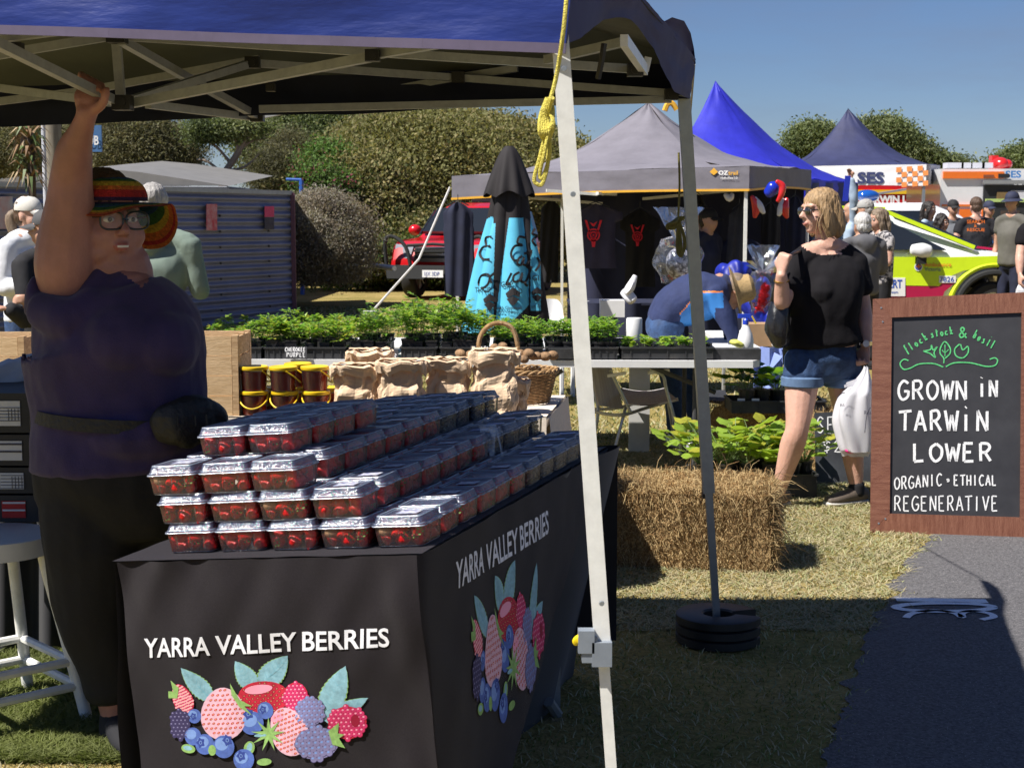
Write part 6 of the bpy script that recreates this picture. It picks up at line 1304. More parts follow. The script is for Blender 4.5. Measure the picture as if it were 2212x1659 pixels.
for z in (.92, .82): cu.poly('grille_bar', [(2.62, .43, z), (2.62, -.43, z), (2.62, -.43, z - .04), (2.62, .43, z - .04)], (.06, 0, 0), bumper)
for sg in (1, -1): cu.poly('headlight', [(2.45, sg * .48, 1.0), (2.38, sg * .86, 1.02), (2.46, sg * .88, .78), (2.56, sg * .52, .76)], (.06, 0, 0), lampc)
cu.poly('front_bumper', [(2.60, .94, .64), (2.60, -.94, .64), (2.64, -.90, .40), (2.64, .90, .40)], (.17, 0, 0), bumper)
m = MB()
for sg in (1, -1): m.tube([cu.w(2.75, sg * .92, .6), cu.w(2.78, sg * .94, 1.08), cu.w(2.74, sg * .80, 1.16), cu.w(2.76, sg * .55, .98), cu.w(2.78, sg * .45, .64)], .035, 8, sub=4)
m.tube([cu.w(2.8, .5, 1.0), cu.w(2.82, 0, 1.03), cu.w(2.8, -.5, 1.0)], .03, 8); m.build('bull_bar', bumper, cu.t)
pl = cu.poly('number_plate', [(2.83, .20, .56), (2.83, -.20, .56), (2.83, -.20, .43), (2.83, .20, .43)], (.01, 0, 0), wht)
m = MB().text('1JX 3DP', lambda x, y: cu.w(2.846, .165 - (-x) * -1 * 1.0 + 0 if False else -.17 + x * .087, .46 + y * .1), 1); m.build('plate_number', mat('plate_blue', (.05, .08, .3), .5, 0), pl, smooth=False)
for sg in (1, -1): m = MB(); m.ell(cu.w(.75, sg * 1.12, 1.26), (.13, .13, .11)); m.build('mirror', paint_red, cu.t)
m = MB(); m.box(cu.w(-.2, .0, 1.86), (.5, .25, .1)); m.build('light_bar', bumper, cu.t); m = MB(); m.tube([cu.w(.3, .3, 1.78), cu.w(.2, .3, 2.3)], .006, 4); m.build('aerial', blk, cu.t)
cu.poly('windscreen_sticker', [(1.12, .70, 1.30), (1.12, .60, 1.30), (1.16, .60, 1.22), (1.16, .70, 1.22)], (.06, 0, .03), wht)
m = MB(); m.tube([P(762, 568, 27.3), P(852, 580, 26.2)], .045, 10); one(m, 'barrier_rail', wpl, 'white horizontal pole beside the nose of the red ute', 'rail')
# --- ambulance car, seen from its side, nose to the right
ax_, ay = P(1770, 640, 20.6).x + .48, 20.6; am = Car('ambulance_car', 'white and hi vis yellow ambulance car with maroon band and community response lettering', 'ambulance car', (ax_ + .2, ay, 0), radians(-4), 1.0)
am.body(dense([(-2.3, .9), (-2.25, 1.15), (-2.0, 1.45), (-1.6, 1.6), (-.8, 1.67), (-.15, 1.66), (.12, 1.58), (1.2, 1.12), (1.9, 1.04), (2.3, .90), (2.4, .7)], 8), .92, tum=.36, mt=paint_w, zb=.3, arches=((-1.45, .42), (1.42, .46)), belt=1.06)
yS = -.935
def sidep(nm, pts, mt, off=.0, par=None):   # pts (x,z) on the near side
    return am.poly(nm, [(x, yS - off, z) for x, z in pts], (0, .05, 0), mt, par)
W1 = lambda u, v: (lambda p: (am.R.transposed() @ (p - am.o)))(hit(u, v, am.w(0, yS, 0), am.R @ V((0, 1, 0))))
def band(nm, px, mt, off=0): return sidep(nm, [(W1(u, v).x, W1(u, v).z) for u, v in px], mt, off)
band('yellow_band', [(1700, 555), (1900, 555), (2050, 556), (2165, 553), (2165, 575), (2080, 585), (2045, 600), (2028, 618), (1700, 612)], hiv, .012)
band('maroon_band', [(1700, 606), (2068, 607), (2040, 630), (2030, 660), (1700, 660)], mar, .008)
band('team_panel', [(1820, 600), (1955, 600), (1955, 640), (1820, 640)], wht, .018)
band('number_panel', [(2028, 596), (2064, 596), (2064, 611), (2028, 611)], wht, .018)
m = MB(); sp_ = lambda x, y: hit(x, y, am.w(0, yS - .0205, 0), am.R @ V((0, 1, 0)))
pxtext(m, 'CERT', 1908, 622, 1949, 18, sp_, 1, .03); pxtext(m, 'Response Team', 1885, 634, 1940, 6, sp_, 1); pxtext(m, '7826', 2030, 609, 2061, 11, sp_, 1, .01); pxtext(m, 'Ambulance', 1997, 576, 2055, 9, sp_, 2, .01); pxtext(m, 'Victoria', 1997, 586, 2032, 9, sp_, 3, .01)
for r, mi in ((9, 0), (7, 1)): c = (1984, 577); m.add([sp_(c[0] + r * cos(2 * pi * i / 16), c[1] + r * sin(2 * pi * i / 16)) + V((0, -.001 * (9 - r), 0)) for i in range(16)], [tuple(range(16))], mi)
for q in ([(-1.6, -5), (1.6, -5), (1.6, 5), (-1.6, 5)], [(-5, -1.6), (5, -1.6), (5, 1.6), (-5, 1.6)]): m.add([sp_(1984 + x, 576 + y) + V((0, -.004, 0)) for x, y in q], [(0, 1, 2, 3)], 2)
m.build('lettering', [wht, mat('letter_blue', (.02, .08, .40), .5, 0), mat('letter_orange', (.75, .18, .03), .5, 0), mat('letter_grey', (.12, .2, .2), .5, 0)], am.t, smooth=False)
sw = am.poly('side_window', [(-1.2, -.70, 1.56), (-.3, -.70, 1.57), (.02, -.735, 1.50), (.80, -.90, 1.10), (-1.3, -.905, 1.10)], (0, -.05, .01), glassd)
am.poly('windscreen', [(.15, .64, 1.575), (.15, -.64, 1.575), (1.2, -.80, 1.13), (1.2, .80, 1.13)], (.03, 0, .04), glassd)
m = MB(); m.bar(am.w(.04, -.78, 1.60), am.w(1.16, -.89, 1.14), .09, .05); m.build('pillar_stripe', hiv, am.t); m = MB(); m.bar(am.w(-.9, -.70, 1.655), am.w(.05, -.72, 1.63), .05, .05); m.build('roof_stripe', hiv, am.t)
am.poly('bonnet_stripe', [(1.25, -.45, 1.125), (2.2, -.45, 1.0), (2.2, -.25, 1.0), (1.25, -.25, 1.125)], (0, 0, .03), mar)
m = MB(); c = am.w(.47, -1.03, 1.10); m.loft([c + V((-.12, 0, .01)), c, c + V((.1, 0, -.01))], [(.05, .07), (.08, .1), (.06, .08)], ref=V((0, -1, 0)), n=14); m.build('mirror', paint_w, am.t); m = MB(); m.box(c + V((0, .02, -.12)), (.12, .1, .1)); m.build('mirror_stalk', bumper, am.t)
for x, r in ((1.42, .35), (-1.45, .35)):
    for y in (-.8, .8): am.wheel(x, y, r, .22)
    m = MB(); m.tube([am.w(x + .46 * cos(a), yS - .0, .36 + .46 * sin(a)) for a in np.linspace(-.1, pi + .1, 24)], .045, 8); m.build('wheel_arch', bumper, am.t)
    m = MB(); m.tube([am.w(x + .56 * cos(a), yS + .012, .36 + .56 * sin(a)) for a in np.linspace(.1, pi - .1, 24)], .035, 8); m.build('arch_stripe', hiv, am.t)
# --- white ute with a blue beacon behind the ambulance
wu = Car('white_ute', 'white emergency ute with a round blue beacon behind the ambulance car', 'ute', (P(2030, 600, 25).x - .6, 25.2, 0), 0)
wu.body(dense([(-2.5, .9), (-2.4, 1.5), (-1.9, 1.74), (.3, 1.76), (.8, 1.55), (1.3, 1.15), (2.2, 1.05), (2.4, .7)], 6), .9, tum=.3, mt=paint_w, zb=.4, arches=((-1.5, .42), (1.5, .42)), belt=1.08)
for a, b in ((-1.9, -1.0), (-.85, .2)): wu.poly('side_window', [(a, -.80, 1.62), (b, -.80, 1.62), (b + .12, -.92, 1.18), (a, -.92, 1.18)], (0, -.03, 0), glassd)
m = MB(); m.ell(wu.w(-.62, -.2, 1.86), (.2, .16, .1)); m.build('beacon', mat('beacon_blue', (.01, .08, .35), .1, 0, coat=1), wu.t)
for x in (-1.5, 1.5):
    for y in (-.8, .8): wu.wheel(x, y)
# --- red fire truck
ft = thing('fire_truck', 'red fire truck with white lettering parked behind the navy canopy', 'fire truck', tuple(V((P(1940, 500, 33).x, 33, 0)))); fd = 33.0
m = MB(); a = P(1700, 400, fd); b = P(2060, 600, fd); m.box(((a.x + b.x) / 2, fd + 1.2, 1.3), (b.x - a.x, 2.3, 2.2 - .3)); m.build('body', paint_red, ft, smooth=False)
m = MB(); m.box((P(1940, 410, fd).x, fd + 1.2, P(0, 408, fd).z), (3.4, 2.2, .3)); m.build('top_locker', paint_red, ft, smooth=False)
MB().box(((a.x + b.x) / 2, fd + .035, P(0, 415, fd).z), (b.x - a.x - .3, .05, .09)).build('yellow_stripe', mat('stripe_yellow', (.8, .5, .02), .5, 0), ft, smooth=False)
m = MB(); pxtext(m, 'TARWIN LOWER', 1862, 438, 2022, 15, lambda x, y: P(x, y, fd - .05), 0, .05); m.build('lettering', wht, ft, smooth=False)
m = MB(); m.bar(P(1858, 425, fd - .8), P(1965, 408, fd - .8), .25, .04); m.build('awning', mat('awning_grey', (.3, .3, .32), .5), ft)
for u in (1740, 2020): m = MB(); m.lathe([(.2, -.15), (.45, -.15), (.48, 0), (.45, .15), (.2, .15)], (P(u, 600, fd).x, fd + .2, .48), Matrix.Rotation(pi / 2, 3, 'X'), 24); m.build('wheel', tyre, ft)
# --- white and orange rescue truck
rt = thing('rescue_truck', 'white rescue truck with orange bands, an open locker and SES lettering', 'rescue truck', tuple(V((P(2160, 500, 28).x, 28, 0)))); rd = 28.0; orp2 = mat('paint_orange', (.82, .17, .01), .35, .04, coat=.5)
X = lambda u: P(u, 500, rd).x; Z = lambda v: P(1106, v, rd).z
m = MB(); m.box(((X(2030) + X(2420)) / 2, rd + 1.25, (Z(365) + .5) / 2 + .0), (X(2420) - X(2030), 2.4, Z(365) - .5)); m.build('body', paint_w, rt, smooth=False)
m = MB(); m.box(((X(2430) + X(2620)) / 2, rd + 1.25, 1.5), (X(2600) - X(2430), 2.3, 2.0)); m.build('cab', paint_w, rt, smooth=False)
fb = lambda nm, u0, v0, u1, v1, mt, o=.02, par=None: MB().box(((X(u0) + X(u1)) / 2, rd + .045 - o, (Z(v0) + Z(v1)) / 2), (X(u1) - X(u0), .05, Z(v0) - Z(v1))).build(nm, mt, par or rt, smooth=False)
fb('orange_band', 2034, 371, 2165, 386, orp2); fb('orange_line', 2034, 442, 2110, 446, orp2); fb('orange_square', 2036, 452, 2052, 474, orp2, .024); fb('orange_square', 2072, 452, 2100, 474, orp2, .024); fb('orange_square', 2120, 452, 2150, 474, orp2, .024)
fb('locker_opening', 2122, 400, 2330, 500, mat('locker_dark', (.02, .022, .026), .6), .025); fb('locker_shutter', 2118, 390, 2330, 398, rimm, .1); fb('shelf', 2126, 430, 2330, 437, mat('shelf_lime', (.45, .6, .2), .5), .06); fb('shelf', 2126, 472, 2330, 478, MT['shelf_lime'], .06); fb('stored_box', 2180, 412, 2215, 430, whf, .05); fb('stored_box', 2150, 415, 2175, 430, mat('box_brown', (.2, .13, .05), .6), .05); fb('stored_bag', 2160, 455, 2200, 472, mat('bag_dark', (.06, .04, .03), .8), .05)
fb('side_lamp', 2120, 378, 2142, 384, mat('lamp_amber', (.25, .08, .04), .3), .05); fb('side_lamp', 2152, 376, 2175, 385, bumper, .05)
m = MB(); pxtext(m, 'SES', 2172, 384, 2206, 15, lambda x, y: P(x, y, rd - .02), 0, .03); m.build('lettering', mat('letter_sky', (.05, .2, .5), .5, 0), rt, smooth=False)
for u, w_ in ((2075, .3), (2100, .2), (2124, .25), (2145, .2)): m = MB(); m.box((X(u), rd + .6, Z(362) + .05), (w_, .3, .1)); m.build('roof_fitting', whf, rt, smooth=False)
m = MB(); m.ell((X(2185), rd + .8, Z(352)), (.16, .2, .13)); m.box((X(2178), rd + 1.0, Z(350)), (.12, .2, .3)); m.ell((X(2200), rd + .8, Z(352)), (.1, .15, .09)); m.build('roof_lamp', redf, rt)
for u in (2080, 2380): m = MB(); m.lathe([(.2, -.15), (.45, -.15), (.48, 0), (.45, .15), (.2, .15)], (X(u), rd + .2, .48), Matrix.Rotation(pi / 2, 3, 'X'), 24); m.build('wheel', tyre, rt)
m = MB(); m.box(P(2175, 522, 23), (.42, .02, .3)); sgn = one(m, 'blue_sign', mat('sign_blue', (.03, .14, .38), .5), 'small blue sign with white words beside the man in the bucket hat', 'sign', smooth=False); m = MB(); pxtext(m, 'AUTO', 2150, 518, 2184, 10, lambda x, y: P(x, y, 22.97)); pxtext(m, 'GEN', 2150, 533, 2176, 9, lambda x, y: P(x, y, 22.97)); m.build('lettering', wht, sgn, smooth=False)
# ============================================================ shed, pole, signs on the left
col_b = mat('corrugated_blue', (.17, .19, .30), .4, .15, 2, spec=.5); shd = thing('corrugated_shed', 'low shed clad in blue grey corrugated iron with a grey roof', 'shed', (-4.5, 23, 0))
sa, sb_ = P(-60, 680, 17.5), P(634, 680, 23.0); sa.z = 0; sb_.z = 0; hz0, hz1 = P(-60, 400, 17.5).z, P(634, 420, 23).z; NR = 17
m = MB(); sn = (sb_ - sa).cross(V((0, 0, 1))).normalized(); sn = -sn if sn.y > 0 else sn
m.grid(lambda u, v: lerp(sa, sb_, u) + V((0, 0, v * lerp(hz0, hz1, u))) + sn * (.022 * sin(v * NR * 2 * pi)), 2, NR * 10); m.build('wall', col_b, shd)
e2 = sb_ + V((1.0, 4.5, 0)); m = MB(); m.grid(lambda u, v: lerp(sb_, sb_ + V((-.6, 4.5, 0)), u) + V((0, 0, v * hz1)) + V((.02 * sin(v * NR * 2 * pi), 0, 0)), 2, NR * 10); m.build('end_wall', col_b, shd)
m = MB(); m.box(sb_ + V((.02, -.03, hz1 / 2)), (.06, .06, hz1 + .04)); m.build('corner_trim', mat('trim_maroon', (.10, .03, .06), .5), shd, smooth=False)
m = MB(); m.bar(sa + V((0, -.02, hz0 + .02)), sb_ + V((0, -.02, hz1 + .02)), .05, .06); m.build('top_cap', mat('cap_white', (.35, .38, .40), .5), shd, smooth=False)
m = MB()
for k in range(1, 8):
    for u in (.55, .72, .9): p = lerp(sa, sb_, u) + V((0, 0, k * .22)) + sn * .03; m.box(p, (.03, .015, .03))
m.build('screws', blk, shd, smooth=False)
for u0, v0, u1, v1, mt_n, lab in ((445, 441, 468, 498, mat('poster_red', (.5, .30, .32), .7, scale=12, col2=(.45, .03, .05)), 'tall red and white poster on the blue corrugated wall'), (571, 446, 591, 469, mat('poster_pink', (.6, .06, .16), .7, .1, 20), 'small pink poster over a dark one near the shed corner'), (571, 470, 591, 496, mat('poster_dark', (.05, .05, .08), .7, .3, 20), 'dark poster below the pink one near the shed corner'), (-20, 425, 26, 495, mat('poster_photo', (.4, .45, .5), .6, scale=5, col2=(.45, .2, .18)), 'large picture poster on the corrugated wall at the left edge')):
    f = lambda u, v: hit(u, v, sa + sn * .05, sn); m = MB(); m.prism([f(u0, v1), f(u1, v1), f(u1, v0), f(u0, v0)], sn * .01); one(m, 'poster', mt_n, lab, 'poster', smooth=False)
rb_ = thing('grey_roofed_building', 'building with a low grey sheet roof and dark fascia behind the corrugated shed', 'building', (-6, 27, 0))
rfm = mat('grey_roof', (.19, .185, .18), .6, .1, 3); m = MB(); d_ = 27.0; rp_ = [P(-80, 398, d_), P(210, 364, d_), P(300, 370, d_), P(495, 402, d_), P(495, 432, d_), P(-80, 432, d_)]
m.prism([P(-80, 398, d_), P(120, 372, d_), P(210, 364, d_), P(300, 372, d_), P(495, 402, d_)], (0, 5, .3)); m.build('roof', rfm, rb_, smooth=False)
m = MB(); m.prism([P(190, 402, d_ - .1), P(495, 405, d_ - .1), P(495, 436, d_ - .1), P(190, 436, d_ - .1)], (0, 4, 0)); m.build('fascia', mat('fascia_dark', (.04, .045, .06), .6), rb_, smooth=False)
m = MB(); m.prism([V((P(-80, 500, d_).x, d_, 0)), V((P(490, 500, d_).x, d_, 0)), P(490, 403, d_), P(-80, 400, d_)], (0, 4, 0)); m.build('wall', mat('wall_white', (.55, .56, .58), .7), rb_, smooth=False)
m = MB(); m.bar(P(497, 412, 26), P(635, 426, 26), .1, .05); m.build('white_gutter', whf, rb_, smooth=False)
pm2 = thing('timber_pole', 'thick weathered timber pole with a small blue sign at the top left', 'pole', tuple(V((P(116, 500, 15.5).x, 15.5, 0)))); m = MB(); m.tube([V((P(116, 500, 15.5).x, 15.5, 0)), V((P(118, 300, 15.5).x, 15.5, 4.2))], .085, 14); m.build('post', mat('timber_grey', (.26, .23, .18), .85, .25, 6, stretch=(5, 5, .6)), pm2)
m = MB(); m.box(P(196, 300, 15.3), (.22, .03, .26)); f = m.build('club_sign', mat('club_blue', (.06, .16, .36), .5), pm2, smooth=False); m = MB(); pxtext(m, 'UB', 190, 313, 213, 20, lambda x, y: P(x, y, 15.27), 0, .02); m.build('sign_letters', wht, f, smooth=False)
m = MB(); m.tube([V((P(100, 500, 15).x, 15, 0)), V((P(93, 250, 15).x, 15, 4.0))], .02, 8); one(m, 'flag_pole', mat('pole_white', (.6, .62, .7), .4), 'thin white pole beside the timber pole', 'pole')
m = MB(); q = P(651, 460, 30); m.tube([V((q.x, 30, 0)), P(651, 389, 30)], .045, 8); m.tube([P(651, 389, 30), P(618, 388, 30)], .03, 8); one(m, 'blue_post', mat('post_blue', (.03, .12, .45), .5), 'thin bright blue post with a short arm in front of the trees', 'post')
# ============================================================ trees and shrubs
rngt = np.random.default_rng(11)
def fol(name, col, tr=.25): return mat(name, col, .7, .25, .8, trl=(col[0] * 1.6, col[1] * 1.6, col[2], tr), spec=.25)
F1 = [fol('foliage_olive', (.20, .20, .075)), fol('foliage_khaki', (.30, .26, .12)), fol('foliage_deep', (.07, .09, .03))]
F2 = [fol('foliage_sheoak', (.17, .15, .075)), fol('foliage_sheoak_dark', (.08, .08, .045)), fol('foliage_grey_green', (.22, .22, .12))]
F3 = [fol('foliage_gum', (.15, .19, .075)), fol('foliage_gum_pale', (.25, .28, .14)), fol('foliage_gum_dark', (.06, .085, .035))]
F4 = [fol('foliage_bronze', (.28, .19, .12)), fol('foliage_bronze_green', (.22, .21, .09)), F1[2]]
F5 = [fol('foliage_silver', (.34, .32, .26)), fol('foliage_silver_dark', (.22, .19, .16)), fol('twig_brown', (.24, .19, .14))]
F6 = [fol('foliage_bright', (.12, .22, .05)), F1[2], fol('blossom_pink', (.35, .09, .14))]
bark = mat('bark_pale', (.34, .27, .21), .8, .2, 2); bark_d = mat('bark_dark', (.09, .065, .045), .9, .2, 2)
def plant(name, label, cat, base, blobs, mats, leaf, per, group=None, trunks=(), tm=None, aspect=.5, wts=(.5, .32, .18), thin=0):
    """blobs: (u,v,depth,rx_px,ry_px); leaves sit in clumps near each blob's surface, with gaps"""
    t = thing(name, label, cat, tuple(V((base[0], base[1], 0))), group); C_ = []; Mi = []
    bl = list(blobs)
    for (u, v, d, rx, ry) in blobs:
        for q_ in range(3 if rx > 38 and d < 55 else 0): a_ = rngt.uniform(-.3, pi + .3); k_ = rngt.uniform(.22, .38); bl.append((u + cos(a_) * rx * .85, v - sin(a_) * ry * .85, d - .3, rx * k_, ry * k_))
    for (u, v, d, rx, ry) in bl:
        c = P(u, v, d); s = d / F; R3 = np.array([rx * s, max(rx, ry) * s * .8, ry * s]); nc = max(6, int(per * .62 * (rx * ry) / 2500))
        q = rngt.normal(size=(nc, 3)); q /= np.linalg.norm(q, axis=1)[:, None]; q *= (rngt.uniform(.45, 1.04, nc) ** .6)[:, None]; cl = np.array(c) + q * R3
        k = 110; cs = min(rx, ry) * s * .135 + leaf * 1.0; L = np.repeat(cl, k, 0) + rngt.normal(size=(nc * k, 3)) * cs * np.array([1.15, 1.15, .75]); C_.append(L); w = rngt.choice(3, nc, p=rngt.dirichlet(np.array(wts) * 5)); Mi.append(np.repeat(w, k))
    C_ = np.concatenate(C_); Mi = np.concatenate(Mi); ok = C_[:, 2] > .02; C_, Mi = C_[ok], Mi[ok]
    v_, f_ = leaves(C_, leaf * .58, rngt, aspect); raw_mesh('crown', v_, f_, mats, Mi, t)
    for pts, r in trunks: m = MB(); m.tube([P(*p) if len(p) == 3 and p[2] > 5 else V(p) for p in pts], r, 8, sub=4); m.build('trunk', tm or bark_d, t)
    return t
def gb(u, d): x = P(u, 500, d).x; return (x, d)
def gt(u, d, v, ul=None): x = P(u, 500, d).x; return [(V((x, d, 0))), P(ul or u, v, d)]
def trunk_at(t, pts, r, mt):
    m = MB(); m.tube(pts, r, 8, sub=4); m.build('trunk', mt, t)
t = plant('coastal_shrub', 'large rounded olive tea tree mound behind the red ute', 'shrub', gb(900, 36), [(905, 430, 36, 165, 150), (770, 470, 34, 95, 110), (1010, 400, 38, 130, 120), (840, 370, 37, 100, 80), (960, 330, 38, 120, 60), (1090, 400, 39, 110, 110), (1120, 470, 37, 90, 110), (860, 540, 33.5, 120, 60), (1170, 360, 41, 70, 60)], F1, .17, 620); trunk_at(t, gt(900, 36, 420), .16, bark_d)
t = plant('coastal_shrub', 'bronze topped shrub on the skyline left of the white canopy leg', 'shrub', gb(940, 43), [(930, 310, 43, 120, 55), (1020, 305, 44, 80, 36), (850, 320, 42, 90, 50), (1100, 310, 45, 50, 20)], F4, .17, 600); trunk_at(t, gt(940, 43, 330), .16, bark_d)
t = plant('gum_tree', 'dense green gum tree above the blue post', 'tree', gb(640, 44), [(640, 290, 44, 105, 90), (700, 330, 43, 70, 80), (600, 300, 45, 40, 50), (770, 270, 45, 80, 50), (660, 380, 42, 60, 60)], F3, .16, 520, thin=1); trunk_at(t, gt(640, 44, 300), .2, bark)
t = plant('gum_tree', 'thin gum tree with a bare pale leaning trunk', 'tree', gb(480, 40), [(470, 278, 33, 60, 14), (520, 275, 33, 50, 16), (440, 292, 33, 35, 12)], F3, .12, 240)
trunk_at(t, [V((P(470, 500, 33).x, 33, 0)), P(482, 402, 33), P(505, 345, 33), P(545, 285, 33)], [.12, .10, .075, .04], bark)
for pts in ([(505, 345), (535, 310), (575, 300)], [(500, 355), (470, 320), (440, 300)], [(515, 330), (505, 295), (480, 275)], [(525, 310), (560, 270)], [(490, 385), (450, 350), (425, 345)], [(495, 370), (530, 360), (560, 333)]): trunk_at(t, [P(a, b, 33) for a, b in pts], [.045, .03, .015], bark)
t = plant('sheoak_tree', 'brown green drooping sheoak behind the rainbow hat', 'tree', gb(330, 34), [(300, 320, 34, 90, 60), (350, 330, 35, 50, 50), (260, 290, 35, 60, 45), (330, 375, 34, 60, 24)], F2, .15, 480, aspect=.22); trunk_at(t, gt(330, 34, 320), .14, bark_d)
t = plant('sheoak_tree', 'pale green sheoak seen behind the raised arm and timber pole', 'tree', gb(60, 38), [(20, 320, 38, 80, 60), (140, 330, 39, 60, 55), (60, 290, 40, 70, 40), (210, 330, 38, 40, 50), (-60, 320, 38, 60, 60)], F2, .15, 420, aspect=.25, wts=(.3, .2, .5)); trunk_at(t, gt(60, 38, 320), .14, bark_d)
t = plant('sheoak_tree', 'feathery dark sheoak between the leaning trunk and the blue post', 'tree', gb(590, 36), [(595, 370, 36, 38, 45), (625, 330, 37, 30, 40)], F2, .15, 420, aspect=.2, wts=(.4, .4, .2)); trunk_at(t, gt(590, 36, 350), .12, bark_d)
plant('flowering_shrub', 'bright green shrub with pink blossom at the edge of the tea tree mound', 'shrub', gb(705, 33), [(705, 360, 34, 35, 45), (700, 410, 33, 45, 40)], F6, .12, 560)
plant('saltbush', 'rounded silver grey bush beside the corrugated shed', 'shrub', gb(700, 26), [(700, 510, 26, 72, 68), (670, 540, 25.6, 45, 60), (735, 545, 25.8, 42, 52), (690, 470, 26.4, 40, 40)], F5, .085, 1500, aspect=.35)
plant('hedge', 'dark green hedge at the far side of the lawn', 'hedge', gb(800, 34), [(770, 560, 31.5, 60, 30), (850, 565, 32, 70, 30), (940, 560, 32, 80, 35)], [F1[2], F1[0], F6[0]], .13, 700)
m = MB(); rr = random.Random(2)
for k in range(60): p = G(735 + rr.uniform(-18, 18), 612, 0) + V((0, 0, rr.uniform(.15, .38))); m.ell(p + V((rr.uniform(-.1, .1), rr.uniform(-.2, .2), 0)), .035, n=6, k=4)
fr_t = thing('geranium_plant', 'clump of red geraniums at the foot of the silver grey bush', 'plant', tuple(G(735, 612))); m.build('flowers', mat('geranium_red', (.8, .02, .02), .6, 0), fr_t)
v_, f_ = leaves(np.array(G(738, 614, .12)) + rngt.normal(size=(1200, 3)) * np.array([.32, .15, .07]), .05, rngt, .7); raw_mesh('foliage', v_, f_, [leafM[0]], None, fr_t)
# far trees on the right
for lab, bl in (('round headed far tree left of the navy canopy peak', [(1752, 300, 60, 26, 22), (1775, 306, 60, 22, 22), (1732, 312, 60, 14, 14)]), ('far tree right of the navy canopy peak', [(1888, 286, 60, 24, 20), (1905, 305, 60, 24, 26), (1925, 280, 60, 11, 18)]), ('far bushy tree descending to the right of the navy canopy', [(1950, 312, 60, 20, 26), (1978, 335, 60, 20, 22), (1935, 330, 60, 20, 22)]), ('lowest far tree above the rescue truck roof', [(2022, 352, 60, 24, 10), (2052, 358, 60, 20, 8), (2003, 346, 60, 12, 12)]), ('far tree top beside the red roof lamp of the rescue truck', [(2190, 350, 58, 26, 14), (2215, 345, 58, 20, 16)])):
    t = plant('far_tree', lab, 'tree', gb(bl[0][0], 60), bl, F3, .22, 900, group='far trees beyond the canopies'); trunk_at(t, gt(bl[0][0], 60, bl[0][1] + 10), .2, bark_d)
t = plant('far_tree', 'dark far trees hidden low behind the tents', 'tree', gb(1500, 62), [(1300 + 90 * k, 420, 62, 80, 50) for k in range(10)], F3, .25, 250); 
# dead brown palm or cabbage tree on the left
cp_ = thing('cordyline', 'ragged brown and green strappy plant at the left edge', 'plant', tuple(V((P(58, 500, 14.5).x, 14.5, 0)))); m = MB(); rr = random.Random(8)
for k in range(110):
    y = rr.uniform(275, 400); p = P(62 + rr.uniform(-4, 4), y, 14.5); a = rr.uniform(0, 2 * pi); L = rr.uniform(.13, .26); dn = rr.uniform(-.6, .5); q = p + V((cos(a) * L * .6, sin(a) * L * .6, L * .5 * dn + .06)); r_ = p + V((cos(a) * L, sin(a) * L, L * dn - .05)); s_ = V((-sin(a), cos(a), 0)) * .012
    mi = rr.choice((0, 0, 1, 2)); m.add([p - s_, p + s_, q + s_ * 1.3, q - s_ * 1.3, r_], [(0, 1, 2, 3), (3, 2, 4)], mi)
m.build('leaves', [mat('dead_leaf', (.26, .15, .07), .7, .3), mat('strap_green', (.10, .15, .04), .6, .2), mat('dead_leaf_pale', (.36, .26, .14), .7, .2)], cp_, smooth=False); m = MB(); q = P(66, 300, 14.5); m.tube([V((q.x, 14.5, 0)), q], .035, 8); m.build('stem', bark_d, cp_)
# ============================================================ people
skin_f = mat('skin_fair', (.62, .36, .27), .5, .10, 14, sub=.15, bump=.15, bscale=120); skin_t = mat('skin_tan', (.50, .28, .19), .5, .1, 14, sub=.1); skin_s = mat('skin_rosy', (.42, .195, .16), .5, .15, 9, sub=.12, bump=.12, bscale=160)
lipm = mat('lips', (.50, .20, .16), .4, 0); eyew = mat('eye_white', (.7, .68, .64), .3, 0); eyed = mat('eye_dark', (.03, .02, .015), .2, 0); dent = mat('teeth', (.7, .66, .58), .4, 0)
HR = {k: mat('hair_' + k, c, .55, scale=60, col2=tuple(x * .45 for x in c), stretch=(1, 1, .18), bump=.4, bscale=200) for k, c in dict(blonde=(.42, .27, .13), grey=(.42, .40, .38), ginger=(.46, .30, .20), brown=(.10, .055, .03), dark=(.02, .015, .012), white=(.62, .61, .60), mouse=(.26, .19, .13)).items()}
def basis(f, up=V((0, 0, 1))):
    f = V(f).normalized(); x = f.cross(up).normalized(); z = x.cross(f); return Matrix((x, f, z)).transposed()      # x: the head's right, y forward, z up
def head_prims(mb, c, R, k=1, fat=0, m=0):
    q = lambda x, y, z: c + R @ (V((x, y, z)) * k); e = lambda x, y, z, a, b, d: mb.ell(q(x, y, z), (a * k, b * k, d * k), R, 18, 12, m)
    e(0, -.012, .032, .076, .096, .088); e(0, .022, -.028, .064 + fat * .012, .068, .086); e(0, .055, -.090 , .028, .024, .022)
    for s in (1, -1):
        e(s * (.036 + fat * .008), .048, -.034, .028 + fat * .008, .028, .034); e(s * .010, .100, -.026, .009, .010, .008); e(s * .078, -.008, -.014, .009, .019, .031); e(s * .03, .070, .034, .026, .016, .010)
        if fat: e(s * .04, .03, -.075, .032, .04, .032)
    if fat: e(0, .02, -.115, .058, .055, .042)
    mb.loft([q(0, .082, .022), q(0, .098, -.004), q(0, .112, -.022)], [(.010 * k, .008 * k), (.012 * k, .010 * k), (.013 * k, .013 * k)], R @ V((0, 1, 0)), 10, 3, m)
    e(0, .091, -.055, .021, .008, .006); e(0, .089, -.066, .018, .009, .006)
    return q
